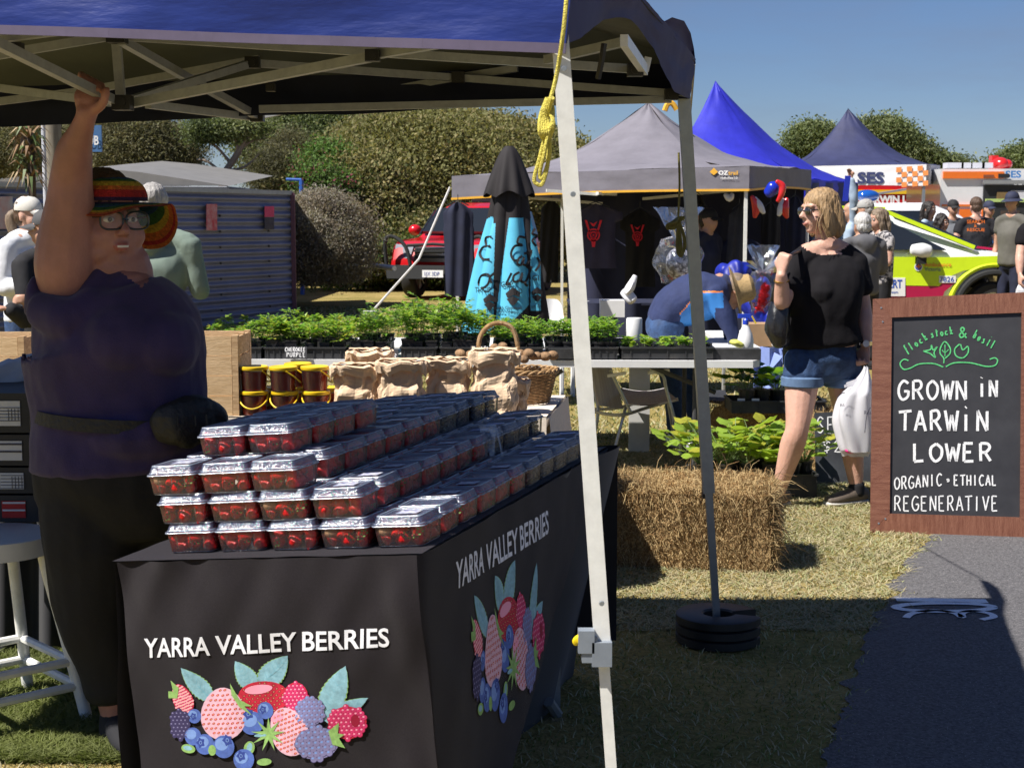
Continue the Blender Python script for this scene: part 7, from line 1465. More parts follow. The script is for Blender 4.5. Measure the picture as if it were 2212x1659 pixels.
def face_paint(q, base=0, lip=1):
    def f(p):
        if (p - q(0, .096, -.0575)).length < .026 * KH[0] and abs((p - q(0, .096, -.0605)).dot(UPV[0])) < .010 * KH[0] and (p - q(0, .06, -.06)).dot(FW[0]) > .022: return lip
        return base
    return f
KH = [1]; UPV = [V((0, 0, 1))]; FW = [V((0, 1, 0))]
def eyes(q, R, k, par, brow, look=0):
    m = MB()
    for s in (1, -1): m.ell(q(s * .031, .0795, .008), (.0145 * k, .010 * k, .0075 * k), R, 12, 8, 0); m.ell(q(s * .031 + look * .003, .0885, .008), (.0058 * k, .003 * k, .0060 * k), R, 10, 6, 1)
    m.build('eyes', [eyew, eyed], par)
    m = MB()
    for s in (1, -1): m.tube([q(s * .048, .076, .026), q(s * .032, .088, .032), q(s * .014, .092, .028)], .0034 * k, 6, sub=3)
    m.build('eyebrows', brow, par)
def hand_prims(mb, w, d, pn, thumb, curl=.5, k=1, m=0, spread=.06):
    """w wrist, d direction of the fingers, pn palm normal (curls towards it), thumb +1/-1 side"""
    d = d.normalized(); pn = (pn - d * pn.dot(d)).normalized(); s = d.cross(pn) * thumb; q = lambda a, b, c: w + (d * a + s * b + pn * c) * k
    mb.loft([q(-.01, 0, 0), q(.03, .004, .002), q(.065, .003, .004), q(.088, 0, .004)], [(.016 * k, .024 * k), (.015 * k, .036 * k), (.014 * k, .040 * k), (.011 * k, .037 * k)], pn, 12, 3, m)
    for i, (b, L) in enumerate(((.028, .072), (.010, .080), (-.009, .074), (-.027, .058))):
        p = q(.086, b, .003); a = 0; pts = [q(.07, b * .95, .002), p]; cd = curl * (1 + .12 * i)
        for seg, fr in enumerate((.42, .32, .26)):
            a += cd * (.9, 1.1, .8)[seg]; dir_ = d * cos(a) + pn * sin(a) + s * (b * spread * 8 / 1.0 * .3); p = p + dir_.normalized() * (L * fr * k); pts.append(p)
        mb.loft(pts, [(.0085 * k,) * 2, (.0088 * k,) * 2, (.008 * k,) * 2, (.0075 * k,) * 2, (.0062 * k,) * 2], pn, 9, 3, m)
    pts = [q(.018, .022, .004), q(.042, .046, .012), q(.062, .056, .012 + .02 * curl), q(.080, .054, .014 + .035 * curl)]
    mb.loft(pts, [(.013 * k,) * 2, (.0115 * k,) * 2, (.0095 * k,) * 2, (.0075 * k,) * 2], pn, 9, 3, m)
def limb(mb, pts, rad, m=0, ref=V((0, -1, 0)), n=14): mb.loft(pts, rad, ref, n, 5, m)
def arm_pts(sh, el, wr): return [sh, lerp(sh, el, .45), el, lerp(el, wr, .35), wr]
AR = (.050, .046, .038, .040, .027)
def shoe(mb, an, td, k=1, m=0, sole=1):
    td = V((td.x, td.y, 0)).normalized(); s = V((-td.y, td.x, 0)); g = V((an.x, an.y, max(0.0, an.z - .085)))
    mb.loft([g - td * .055 + V((0, 0, .045)), g + V((0, 0, .05)), g + td * .07 + V((0, 0, .042)), g + td * .14 + V((0, 0, .034)), g + td * .185 + V((0, 0, .03))], [(.040, .034), (.048, .038), (.038, .042), (.030, .044), (.022, .032)], V((0, 0, 1)), 14, 4, m)
    mb.loft([g - td * .06 + V((0, 0, .012)), g + td * .05 + V((0, 0, .012)), g + td * .14 + V((0, 0, .012)), g + td * .195 + V((0, 0, .014))], [(.013, .038), (.013, .042), (.013, .048), (.012, .034)], V((0, 0, 1)), 14, 4, sole)
def wrinkle(a=.008, f=9): return lambda p, n: p + n * (a * nz3(p.x * f, p.y * f, p.z * f * .7) + a * .5 * nz3(p.x * f * 2.6, p.y * f * 2.6, p.z * f * 1.3))
def figure(label, J, sk, shirt, pants, shoes, hair=None, sleeve=.4, pl=1.0, k=1, voxel=.010, group=None, fat=0, tw=1.0, cat='person', brow=None, lips=True, face=True, hood=False, neckline=None, shirtname='shirt'):
    """J: joints in world space; the body is one remeshed skin, the clothes its children"""
    top = thing('person', label, cat, (J['anL'].x, J['anL'].y, 0), group); R = basis(J['fwd'], J.get('up', V((0, 0, 1)))); fb = J.get('bf', J['fwd']); fb = V((fb[0], fb[1], 0)).normalized()
    KH[0] = k; UPV[0] = R @ V((0, 0, 1)); FW[0] = R @ V((0, 1, 0)); b = MB(); q = head_prims(b, J['head'], R, k, fat)
    nb = J['neck']; b.loft([q(0, -.02, -.04), lerp(q(0, -.02, -.07), nb, .5), nb], [(.050 * k, .050 * k), (.052 * k, .054 * k), (.062 * k, .075 * k)], fb, 14, 4)
    hc = (J['hipL'] + J['hipR']) / 2; sc = (J['shL'] + J['shR']) / 2; hwS = (J['shL'] - J['shR']).length / 2; hwH = max(.13, (J['hipL'] - J['hipR']).length / 2 + .075)
    tors = [hc, lerp(hc, sc, .33), lerp(hc, sc, .68), lerp(hc, sc, .93)]; tr_ = [(.115 * tw, hwH), (.105 * tw, hwH * .90), (.12 * tw, hwS * .92), (.075, hwS * .80)]
    if 'prof' not in J: b.loft(tors, tr_, fb, 20, 5)
    if 'prof' in J: tors = [p for p, dd, w in J['prof']]; tr_ = [(dd, w) for p, dd, w in J['prof']]; b.loft(tors, [(dd * .9, w * .92) for dd, w in tr_], fb, 20, 5)
    for s in 'LR': b.loft([nb + V((0, 0, .01)), lerp(nb, J['sh' + s], .5) + V((0, 0, .008)), J['sh' + s]], [(.055, .055), (.058, .052), (.050, .048)], V((0, 0, 1)), 12, 3)
    for s in 'LR':
        sh, el, wr = J['sh' + s], J['el' + s], J['wr' + s]; w_ = J.get('armk', 1); limb(b, arm_pts(sh, el, wr), [r * w_ for r in AR]); hd = J.get('hd' + s, (wr - el).normalized()); hand_prims(b, wr + hd * .01, hd, J.get('pn' + s, fb), J.get('th' + s, 1 if s == 'L' else -1), J.get('curl' + s, .35))
        hp, kn, an = J['hip' + s], J['kn' + s], J['an' + s]; lk = J.get('legk', 1); limb(b, [hp, lerp(hp, kn, .45), kn, lerp(kn, an, .3), an, an - V((0, 0, .03))], [.085 * lk, .078 * lk, .056 * lk, .058 * lk, .036, .038])
    body = b.remesh('body', [sk, lipm], top, voxel, 3, face_paint(q) if lips else None)
    if face: eyes(q, R, k, body, brow or hair or HR['brown'])
    # shirt
    if shirt:
        m = MB(); e = .014; hem = J.get('hem', hc + V((0, 0, -.04)))
        if 'extra' in J: J['extra'](m)
        for s in 'LR': m.loft([lerp(nb, J['sh' + s], .18 if 'prof' in J else .0) + V((0, 0, -.012)), lerp(nb, J['sh' + s], .5) + V((0, 0, .004)), J['sh' + s]], [(.05, .06), (.066, .06), (.060, .056)], V((0, 0, 1)), 12, 3)
        if 'prof' in J: m.loft(tors, [(dd + e, w + e) for dd, w in tr_], fb, 26, 5, round_=.15)
        else: m.loft([hem, lerp(hc, sc, .33), lerp(hc, sc, .68), lerp(hc, sc, .93)], [(tr_[0][0] + e * 1.5, tr_[0][1] + e * 1.5), (tr_[1][0] + e * 1.8, tr_[1][1] + e * 1.8), (tr_[2][0] + e, tr_[2][1] + e), (tr_[3][0] + e, tr_[3][1] + e)], fb, 22, 5, round_=.35)
        for s in 'LR':
            sh, el, wr = J['sh' + s], J['el' + s], J['wr' + s]; w_ = J.get('armk', 1); e2 = e * (1.0 if sleeve < .9 else 1.3)
            if sleeve >= .9: limb(m, arm_pts(sh, el, wr), [(r * w_ + e2) for r in AR])
            else: limb(m, [sh, lerp(sh, el, sleeve * .5), lerp(sh, el, sleeve)], [.056 * w_ + .008, .058 * w_ + .008, .056 * w_ + .012])
        if hood: m.loft([nb + V((0, 0, .03)) - fb * .05, nb - fb * .10 + V((0, 0, -.02)), nb - fb * .13 + V((0, 0, -.10))], [(.05, .10), (.07, .12), (.03, .06)], fb, 14, 4); m.loft([nb + V((0, 0, .0)), nb + V((0, 0, .035))], [(.08, .09), (.075, .08)], fb, 14, 3)
        ms = [shirt] if neckline is None else [shirt, sk]
        m.remesh(shirtname, ms, body, max(voxel, .009), 4, neckline, disp=wrinkle())
    if pants:
        m = MB(); m.loft([lerp(hc, sc, .16), hc, lerp(hc, (J['knL'] + J['knR']) / 2, .18)], [(.105 * tw + .012, hwH * .92 + .012), (.115 * tw + .012, hwH + .010), (.10 * tw, hwH + .005)], fb, 20, 4)
        for s in 'LR':
            hp, kn, an = J['hip' + s], J['kn' + s], J['an' + s]; lk = J.get('legk', 1)
            if pl >= .9: limb(m, [hp, lerp(hp, kn, .45), kn, lerp(kn, an, .4), an + V((0, 0, .03))], [.094 * lk, .088 * lk, .070 * lk, .064 * lk, .056])
            else: limb(m, [hp, lerp(hp, kn, pl * .5), lerp(hp, kn, pl)], [.094 * lk, .094 * lk, .090 * lk + .008])
        m.remesh('trousers' if pl >= .9 else 'shorts', pants, body, max(voxel, .009), 3, disp=wrinkle(.007, 10))
    if shoes:
        m = MB()
        for s in 'LR': shoe(m, J['an' + s], J.get('td' + s, fb))
        m.build('shoes', shoes, body)
    return top, body, q, R
def stand(u, vt, d, face_dir, body_dir=None, hw=.19, arms='down', up_=None, lean=(0, 0), h=None):
    hd = P(u, vt, d); Ht = hd.z; k = Ht / 1.75; x, y = hd.x, d; bf = V((*(body_dir or face_dir), 0)).normalized(); rt = V((bf.y, -bf.x, 0)); f = V((*face_dir, 0)).normalized()
    J = dict(fwd=V((f.x, f.y, -.05)), bf=bf, head=V((x, y, Ht - .125)), neck=V((x - bf.x * .02, y - bf.y * .02, Ht - .30 * k)))
    c = V((x - bf.x * .03, y - bf.y * .03, 0))
    for s, g in (('L', -1), ('R', 1)):
        J['sh' + s] = c + rt * (g * hw) + V((0, 0, Ht - .35 * k)); J['hip' + s] = c + rt * (g * .095) + V((0, 0, .92 * k)); J['kn' + s] = c + rt * (g * .10) + bf * .02 + V((0, 0, .49 * k)); J['an' + s] = c + rt * (g * .11) - bf * .02 + V((0, 0, .085))
        if arms == 'down': J['el' + s] = J['sh' + s] + rt * g * .06 - bf * .03 + V((0, 0, -.29 * k)); J['wr' + s] = J['el' + s] + rt * g * .0 + bf * .06 + V((0, 0, -.25 * k))
        elif arms == 'fold': J['el' + s] = J['sh' + s] + rt * g * .05 + bf * .03 + V((0, 0, -.28 * k)); J['wr' + s] = J['el' + s] - rt * g * .10 + bf * .22 + V((0, 0, .02))
        elif arms == 'work': J['el' + s] = J['sh' + s] + rt * g * .08 + V((0, 0, -.28 * k)); J['wr' + s] = J['el' + s] - rt * g * .06 + bf * .2 + V((0, 0, -.10))
        J['pn' + s] = -rt * g; J['th' + s] = 1 if s == 'L' else 1
    J['curlL'] = J['curlR'] = .5; return J
def hair_short(q, R, k, m_, par, grow=.008, back=.02, name='hair'):
    m = MB(); m.ell(q(0, -.022, .046), ((.078 + grow) * k, (.092 + grow) * k, (.084 + grow) * k), R, 20, 14); m.ell(q(0, -.045, -.01), ((.070 + grow) * k, (.066 + grow) * k, (.075) * k), R, 18, 12)
    return m.remesh(name, m_, par, .006, 2, disp=lambda p, n: p + n * (.006 * nz3(p.x * 60, p.y * 60, p.z * 25)))
def hair_long(q, R, k, m_, par, L=.16, wav=.01, w=.085, part=.0, name='hair'):
    m = MB(); m.ell(q(0, -.020, .048), (.088 * k, .100 * k, .082 * k), R, 20, 14)
    m.loft([q(0, -.05, .04), q(0, -.075, -.03), q(0, -.07, -.03 - L * .6), q(0, -.06, -.03 - L)], [(.06, w), (.055, w + .01), (.05, w + .012), (.03, w)], R @ V((0, 1, 0)), 18, 5)
    for s in (1, -1): m.loft([q(s * .055, .035, .06), q(s * .084, .022, .0), q(s * .088, .004, -.06), q(s * .078, -.01, -.03 - L * .95)], [(.03, .018), (.034, .018), (.036, .018), (.022, .012)], R @ V((0, 1, 0)), 12, 5)
    return m.remesh(name, m_, par, .006, 2, disp=lambda p, n: p + n * (.007 * nz3(p.x * 70, p.y * 70, p.z * 12) + wav * nz3(p.x * 18, p.y * 18, p.z * 22)))
def capf(q, R, k, m_, par, brim=True, bm=None, bucket=False, name='cap'):
    m = MB(); prof = [(.001, .128), (.045, .122), (.074, .10), (.090, .065), (.0935, .035), (.092, .030)]; T = lambda x, y, z: q(x, y - .012, z)
    vs = []; n = 28
    for r, z in prof:
        for i in range(n): a = 2 * pi * i / n; vs.append(T(r * .9 * cos(a), r * 1.08 * sin(a), z))
    fs = [(i * n + j, i * n + (j + 1) % n, (i + 1) * n + (j + 1) % n, (i + 1) * n + j) for i in range(len(prof) - 1) for j in range(n)]; m.add(vs, fs)
    if bucket:
        m.slab(lambda u, v: T((.085 + .055 * v) * .92 * cos(2 * pi * u), (.088 + .055 * v) * 1.08 * sin(2 * pi * u), .035 - .035 * v), 36, 3, R @ V((0, 0, .004)))
    elif brim: m.slab(lambda u, v: T((u - .5) * .145 * (1 - .25 * v), .075 + (.085 * v) * sqrt(max(.1, 1 - (2 * u - 1) ** 2)) + .02 * (1 - (2 * u - 1) ** 2), .040 - .022 * v - .02 * (2 * u - 1) ** 2), 14, 5, R @ V((0, 0, .004)))
    return m.build(name, m_, par)

# ---------- the vendor
VD = 4.4; vs_ = VD / F; vp_ = thing('person', 'vendor in a purple top and rainbow hat gripping the canopy frame with one raised arm', 'person', tuple(V((P(245, 900, VD).x, VD, 0))))
fd = V((.62, -.78, -.02)).normalized(); R = basis(fd); K_ = 1.13; hc_ = P(231, 480, VD); KH[0] = K_; UPV[0] = R @ V((0, 0, 1)); FW[0] = fd
b = MB(); q = head_prims(b, hc_, R, K_, 1)
b.loft([q(0, -.02, -.06), P(262, 575, VD + .02), P(262, 612, VD + .03)], [(.075, .075), (.08, .085), (.085, .095)], V((0, -1, 0)), 16, 4)
tl = [((272, 1000), .20, 200), ((262, 900), .19, 182), ((250, 800), .20, 186), ((245, 730), .21, 184), ((205, 655), .16, 132), ((196, 612), .10, 98)]
b.loft([P(a[0], a[1], VD + .02) for a, dd, w in tl], [(dd, w * vs_) for a, dd, w in tl], V((0, -1, 0)), 24, 4)
arm = [(138, 625, .070, 4.34), (139, 575, .084, 4.33), (145, 505, .079, 4.31), (151, 440, .067, 4.28), (154, 385, .058, 4.26), (160, 330, .050, 4.22), (174, 288, .035, 4.18), (184, 258, .028, 4.155), (189, 240, .030, 4.15)]
b.loft([P(a, c, d) for a, c, r, d in arm], [(r, r) for a, c, r, d in arm], V((0, -1, 0)), 16, 4)
# gripping hand: palm below the bar, fingers over it, thumb on the near side
pc = P(190, 218, 4.15); b.loft([P(188, 240, 4.16), pc, P(194, 202, 4.165)], [(.020, .030), (.020, .040), (.018, .042)], V((0, -1, 0)), 12, 3)
for i in range(4):
    t = (i - 1.5) * 15; bx = 198 + t; bv = 192 + t * .52
    b.loft([P(bx - 4, bv + 16, 4.175), P(bx - 3, bv - 6, 4.185), P(bx - 1, bv - 19, 4.165), P(bx + 1, bv - 15, 4.125), P(bx + 3, bv + 2 - abs(t) * .1, 4.110)], [(.009,) * 2, (.0095,) * 2, (.0092,) * 2, (.009,) * 2, (.0075,) * 2], V((0, 0, 1)), 9, 4)
b.loft([P(204, 236, 4.14), P(218, 228, 4.12), P(227, 212, 4.105), P(230, 192, 4.105)], [(.017,) * 2, (.014,) * 2, (.012,) * 2, (.010,) * 2], V((0, -1, 0)), 10, 4)
# other arm, down on the far side
b.loft([P(280, 665, 4.52), P(345, 760, 4.58), P(385, 850, 4.55), P(380, 900, 4.45)], [.06, .06, .045, .032], V((0, -1, 0)), 14, 4); hand_prims(b, P(382, 905, 4.44), V((-.2, -.2, -1)), V((-1, 0, 0)), 1, .4)
for pts in ([(215, 1010, .13), (212, 1150, .12), (215, 1300, .095), (235, 1450, .062), (248, 1540, .042), (250, 1590, .045)], [(330, 1010, .13), (332, 1150, .12), (330, 1300, .095), (340, 1450, .062), (350, 1530, .042), (352, 1580, .045)]):
    b.loft([P(a, c, VD + (.0 if pts[0][0] < 300 else .12)) for a, c, r in pts], [(r, r) for a, c, r in pts], V((0, -1, 0)), 16, 4)
def vpaint(p):
    l = R.transposed() @ (p - hc_) / K_
    if l.y > .075 and abs(l.x) < .024 - abs(l.z + .059) and -.068 < l.z < -.050: return 2 if (abs(l.x) < .015 and -.0605 < l.z < -.0560) else 1
    return 0
body = b.remesh('body', [skin_s, mat('lips_soft', (.36, .11, .09), .45, 0), dent], vp_, .0065, 3, vpaint)
eyes(q, R, K_, body, HR['mouse'], 0)
purp = mat('purple_top', (.040, .024, .095), .85, .15, 9, bump=.2, bscale=260, sheen=.15); m = MB(); e = .016
m.loft([P(a[0], a[1], VD + .02) for a, dd, w in tl], [(dd + e, w * vs_ + e) for a, dd, w in tl], V((0, -1, 0)), 28, 4, round_=.25)
m.ell(P(350, 742, VD - .06), (.115, .14, .105)); m.ell(P(260, 735, VD - .12), (.12, .11, .11)); m.ell(P(300, 930, VD - .02), (.2, .2, .12))
m.loft([P(240, 640, VD), P(226, 600, VD + .02), P(214, 575, VD + .03)], [(.10, .13), (.07, .09), (.04, .055)], V((0, -1, 0)), 18, 4)
m.loft([P(98, 660, 4.36), P(84, 625, 4.36), P(80, 600, 4.36)], [(.08, .06), (.07, .035), (.05, .02)], V((0, -1, 0)), 14, 4); m.loft([P(182, 660, 4.34), P(203, 622, 4.345), P(220, 588, 4.36)], [(.07, .06), (.055, .045), (.035, .035)], V((0, -1, 0)), 14, 4); m.loft([P(90, 670, 4.3), P(150, 690, 4.26), P(200, 655, 4.3)], [(.06, .05), (.07, .06), (.05, .05)], V((0, 0, 1)), 14, 4)
m.loft([P(280, 655, 4.50), P(300, 710, 4.52)], [(.05, .05), (.06, .06)], V((0, -1, 0)), 14, 4)
def vneck(p):
    u = 1106 + p.x / p.y * F; v = 465 - (p.z - H) / p.y * F
    if p.y < VD + .05 and 246 < u < 335 and 560 < v < 576 + (u - 246) * .72 - max(0, u - 308) * 2.0: return 1
    return 0
m.remesh('sleeveless_top', [purp, skin_s], body, .0075, 5, vneck, disp=lambda p, n: p + n * (.010 * nz3(p.x * 5, p.y * 5, p.z * 9) + .006 * nz3(p.x * 15 + p.z * 9, p.y * 14, p.z * 3) + .0015 * nz3(p.x * 34 - p.z * 20, p.y * 30, p.z * 9)))
bkt = mat('black_trousers', (.008, .008, .010), .85, .2, 9, bump=.15); m = MB(); m.loft([P(270, 930, VD + .02), P(272, 1000, VD + .02), P(272, 1080, VD + .04)], [(.19, .25), (.21, .275), (.19, .27)], V((0, -1, 0)), 24, 4)
for pts in ([(205, 1050, .155), (200, 1180, .145), (205, 1320, .115), (228, 1430, .085), (240, 1490, .080)], [(335, 1050, .15), (335, 1180, .14), (335, 1320, .11), (345, 1430, .085), (350, 1485, .078)]): m.loft([P(a, c, VD + (.0 if pts[0][0] < 300 else .12)) for a, c, r in pts], [(r, r) for a, c, r in pts], V((0, -1, 0)), 16, 4)
m.remesh('trousers', bkt, body, .011, 4, disp=wrinkle(.008, 7))
m = MB()
for x, dd in ((250, VD), (352, VD + .12)): an = P(x, 1590, dd); an.z = .085; shoe(m, an, V((.5, -.9, 0)))
m.build('shoes', [blkc, blk], body); m = MB(); m.loft([P(250, 1545, VD), P(250, 1600, VD)], [.047, .05], V((0, -1, 0)), 14, 3); m.build('sock', blkc, body)
# belt bag
bb = thing('belt_bag', 'black belt bag with zips worn round the waist of the berry vendor', 'bag', tuple(P(420, 915, VD - .2))); bagm = mat('black_nylon', (.010, .010, .012), .6, .2, 30, bump=.3, bscale=60); m = MB()
m.loft([P(345, 925, VD - .20), P(375, 915, VD - .215), P(410, 912, VD - .19), P(440, 915, VD - .12), P(450, 925, VD - .04)], [(.03, .045), (.04, .065), (.045, .078), (.045, .075), (.03, .05)], V((0, -1, 0)), 18, 5, power=.8); o = m.remesh('pouch', bagm, bb, .008, 4, disp=wrinkle(.006, 18))
m = MB(); m.slab(lambda u, v: P(lerp(120, 385, u), lerp(888, 914, v) + 8 * sin(u * 2), 0) if 0 else (lambda a: P(272, lerp(884, 912, v) + 10 * cos(a), VD + .02) + V((cos(a) * .262, sin(a) * .228, 0)))(lerp(-pi + .1, -.5, u)), 30, 2, (0, -.004, 0)); m.build('strap', bagm, bb)
for u, v in ((384, 900), (422, 898), (446, 896)): MB().bar(P(u, v, VD - .265), P(u + 1, v + 22, VD - .265), .007, .004).build('zip_pull', bumper, bb, smooth=False)
# glasses
gl_ = thing('spectacles', 'dark framed spectacles on the face of the berry vendor', 'spectacles', tuple(q(0, .1, .01)))
m = MB()
for s in (1, -1):
    pts = [q(s * .034 + .030 * (abs(cos(a)) ** .7) * (1 if cos(a) > 0 else -1), .106, .006 + .022 * (abs(sin(a)) ** .7) * (1 if sin(a) > 0 else -1)) for a in [2 * pi * i / 24 for i in range(24)]]; m.tube(pts, .0030, 6, closed=True); m.tube([q(s * .064, .104, .016), q(s * .088, .02, .012), q(s * .088, -.02, .008)], .003, 6)
m.tube([q(-.008, .108, .008), q(0, .111, .010), q(.008, .108, .008)], .003, 6); m.build('frame', mat('frame_dark', (.02, .03, .035), .2, .1), gl_)
m = MB()
for s in (1, -1): m.add([q(s * .034 + .028 * cos(2 * pi * i / 18), .106, .006 + .020 * sin(2 * pi * i / 18)) for i in range(18)], [tuple(range(18))])
m.build('lenses', clear('lens', ior=1.7, haze=.04), gl_, smooth=False)
hair_short(q, R, K_, HR['brown'], body)
# rainbow crochet hat
hat = thing('crochet_hat', 'rainbow striped crochet hat with a wide wavy brim worn by the vendor', 'hat', tuple(P(256, 430, VD)))
RB_ = [mat('wool_' + n, c, .95, .3, 90, bump=.8, bscale=260) for n, c in (('navy', (.02, .02, .07)), ('blue', (.02, .10, .24)), ('green', (.05, .20, .04)), ('yellow', (.80, .55, .04)), ('orange', (.90, .22, .03)), ('red', (.65, .03, .03)), ('purple', (.06, .02, .10)), ('teal', (.01, .10, .13)))]
def hatr(t):   # t 0 top .. 1 brim edge
    return None
hc2 = P(240, 442, VD + .005); m = MB(); nU = 72; rows = []
for j in range(18): t = j / 17; a = t * pi / 2; rows.append((.100 * (sin(a) ** .7), .070 * cos(a) ** .8 if t < 1 else 0, 0))
crown = []
for j, (r, z, _) in enumerate(rows):
    for i in range(nU): a = 2 * pi * i / nU; crown.append(hc2 + V((cos(a) * r * 1.03, sin(a) * r * 1.1, z + .010)) + V((0, 0, .0)))
fs = []; ms = []
for j in range(17):
    for i in range(nU): fs.append((j * nU + i, j * nU + (i + 1) % nU, (j + 1) * nU + (i + 1) % nU, (j + 1) * nU + i)); ms.append((0, 0, 0, 0, 1, 1, 2, 2, 3, 3, 3, 4, 4, 5, 5, 5, 6)[j])
m.add(crown, fs); m.m = ms; m.build('crown', RB_, hat)
m = MB(); nJ = 14; br = []
for j in range(nJ + 1):
    t = j / nJ
    for i in range(nU):
        a = 2 * pi * i / nU; ext = .058 + .020 * max(0, cos(a)) + .040 * max(0, sin(a - .2)); r = .099 + ext * t; zz = .006 - .022 * t - .012 * t * max(0, -sin(a)) - .120 * t ** 1.3 * max(0, sin(a + .15)) ** 1.0 + .026 * t * max(0, cos(a)) ** 2 + .007 * t * sin(a * 5); br.append(hc2 + V((cos(a) * r * 1.03, sin(a) * r * 1.02, zz)))
fs = []; ms = []
for j in range(nJ):
    for i in range(nU): fs.append((j * nU + i, j * nU + (i + 1) % nU, (j + 1) * nU + (i + 1) % nU, (j + 1) * nU + i)); ms.append((6, 0, 7, 7, 1, 2, 2, 2, 3, 3, 4, 4, 5, 4)[j])
m.add(br, fs); m.m = ms; m.build('brim', RB_, hat)
# ---------- woman in black
WD = 8.1; ws = WD / F; J = dict(fwd=V((-.93, -.34, -.04)), bf=V((-.35, -.94, 0)), head=P(1770, 458, WD), neck=P(1788, 533, WD + .01), shL=P(1846, 563, WD + .03), shR=P(1722, 566, WD - .02), elL=P(1866, 665, WD + .02), wrL=P(1871, 742, WD - .04), elR=P(1690, 655, WD - .16), wrR=P(1688, 592, WD - .24),
    hipL=P(1816, 775, WD + .04), hipR=P(1738, 775, WD), knL=P(1836, 925, WD + .06), knR=P(1722, 925, WD - .1), anL=P(1850, 1060, WD + .05), anR=P(1683, 1068, WD - .02), hem=P(1778, 730, WD), hdL=V((-.05, -.1, -1)), pnL=V((-.8, -.5, 0)), thL=1, curlL=.9, hdR=V((.12, .0, 1)), pnR=V((.6, .7, 0)), thR=1, curlR=1.25, legk=1.12, armk=1.05, tdL=V((-.9, -.42, 0)), tdR=V((-.8, -.6, 0)))
tee2 = mat('black_tee', (.010, .009, .011), .9, .15, 9, bump=.1, spec=.2); den = mat('denim', (.025, .065, .16), .8, scale=30, col2=(.012, .03, .08), bump=.3, bscale=180); sho = mat('shoe_taupe', (.14, .11, .085), .7, .2, 30); solew = mat('shoe_sole', (.55, .53, .48), .6, .1)
def wneck(p):
    u = 1106 + p.x / p.y * F; v = 465 - (p.z - H) / p.y * F; return 1 if (p.y < WD + .04 and 1722 < u < 1832 and v < 550 - ((u - 1778) / 55) ** 2 * 24) else 0
J['prof'] = [(P(1776, 742, WD), .125, 82 * ws), (P(1774, 700, WD), .125, 76 * ws), (P(1776, 650, WD - .01), .13, 79 * ws), (P(1780, 605, WD), .12, 78 * ws), (P(1784, 572, WD + .01), .095, 68 * ws), (P(1787, 550, WD + .01), .07, 46 * ws)]
J['extra'] = lambda m: (m.loft([P(1716, 590, WD - .04), P(1718, 630, WD - .085), P(1724, 668, WD - .05)], [(.04, .05), (.075, .065), (.04, .06)], V((0, -1, 0)), 16, 4), m.loft([P(1780, 590, WD - .05), P(1778, 630, WD - .095), P(1778, 668, WD - .06)], [(.04, .06), (.075, .08), (.04, .07)], V((0, -1, 0)), 16, 4), m.loft([P(1776, 725, WD), P(1778, 746, WD)], [(.138, .205), (.135, .208)], V((-.35, -.94, 0)), 24, 3, round_=.1))
for k_ in ('anL', 'anR'): J[k_].z = max(.085, J[k_].z)
tp_, bd_, q, R = figure('woman in a black T shirt and denim shorts walking with a white plastic bag', J, skin_f, tee2, den, None, HR['blonde'], sleeve=.62, pl=.28, voxel=.0075, tw=1.12, neckline=wneck, shirtname='t_shirt')
m = MB(); shoe(m, J['anL'], J['tdL']); m.build('shoes', [sho, solew], bd_); m = MB(); shoe(m, J['anR'], J['tdR']); m.build('shoes', [sho, solew], bd_)
m = MB()
for s in 'LR': hp, kn = J['hip' + s], J['kn' + s]; p = lerp(hp, kn, .30); m.loft([p + V((0, 0, .012)), p + V((0, 0, -.03))], [(.113, .113), (.113, .113)], V((0, -1, 0)), 22, 3, round_=.15)
m.build('shorts_cuff', mat('denim_cuff', (.10, .17, .30), .8, .15, 40), bd_)
m = MB(); m.loft([J['anL'] + V((0, 0, .02)), J['anL'] + V((0, 0, -.03))], [.043, .045], n=12); m.build('sock', blkc, bd_)
m = MB(); m.ell(q(0, -.018, .050), (.086, .100, .080), R, 20, 14); m.loft([q(0, -.05, .04), q(0, -.075, -.03), q(0, -.08, -.09), q(0, -.075, -.125)], [(.06, .085), (.055, .095), (.05, .095), (.03, .085)], R @ V((0, 1, 0)), 18, 5)
for s in (1, -1): m.loft([q(s * .05, .030, .080), q(s * .082, .006, .01), q(s * .088, -.008, -.06), q(s * .082, -.02, -.125)], [(.03, .016), (.034, .018), (.036, .018), (.030, .012)], R @ V((0, 1, 0)), 12, 5)
m.remesh('hair', HR['blonde'], bd_, .006, 2, disp=lambda p, n: p + n * (.005 * nz3(p.x * 120, p.y * 120, p.z * 9)))
m = MB()
for i in range(10): a = random.uniform(-1, 1); m.tube([q(-.085 * (1 if a > 0 else .9) , .06 * abs(a), .03), q(-.10, .06 + .03 * a, -.05 - .03 * abs(a)), q(-.095 - .02 * random.random(), .05 + .05 * a, -.11 - .04 * random.random())], .0014, 4, sub=3)
m.build('stray_hair', HR['blonde'], bd_)
sg_ = thing('sunglasses', 'dark sunglasses worn by the woman in the black T shirt', 'sunglasses', tuple(q(0, .1, .01))); m = MB()
for s in (1, -1): m.ell(q(s * .034, .093, .006), (.029, .010, .023), R, 16, 8); m.tube([q(s * .062, .085, .014), q(s * .084, .02, .012), q(s * .084, -.02, .004)], .003, 6)
m.tube([q(-.01, .10, .01), q(.01, .10, .01)], .003, 6); m.build('lenses', mat('lens_dark', (.02, .018, .015), .08, 0, coat=1), sg_)
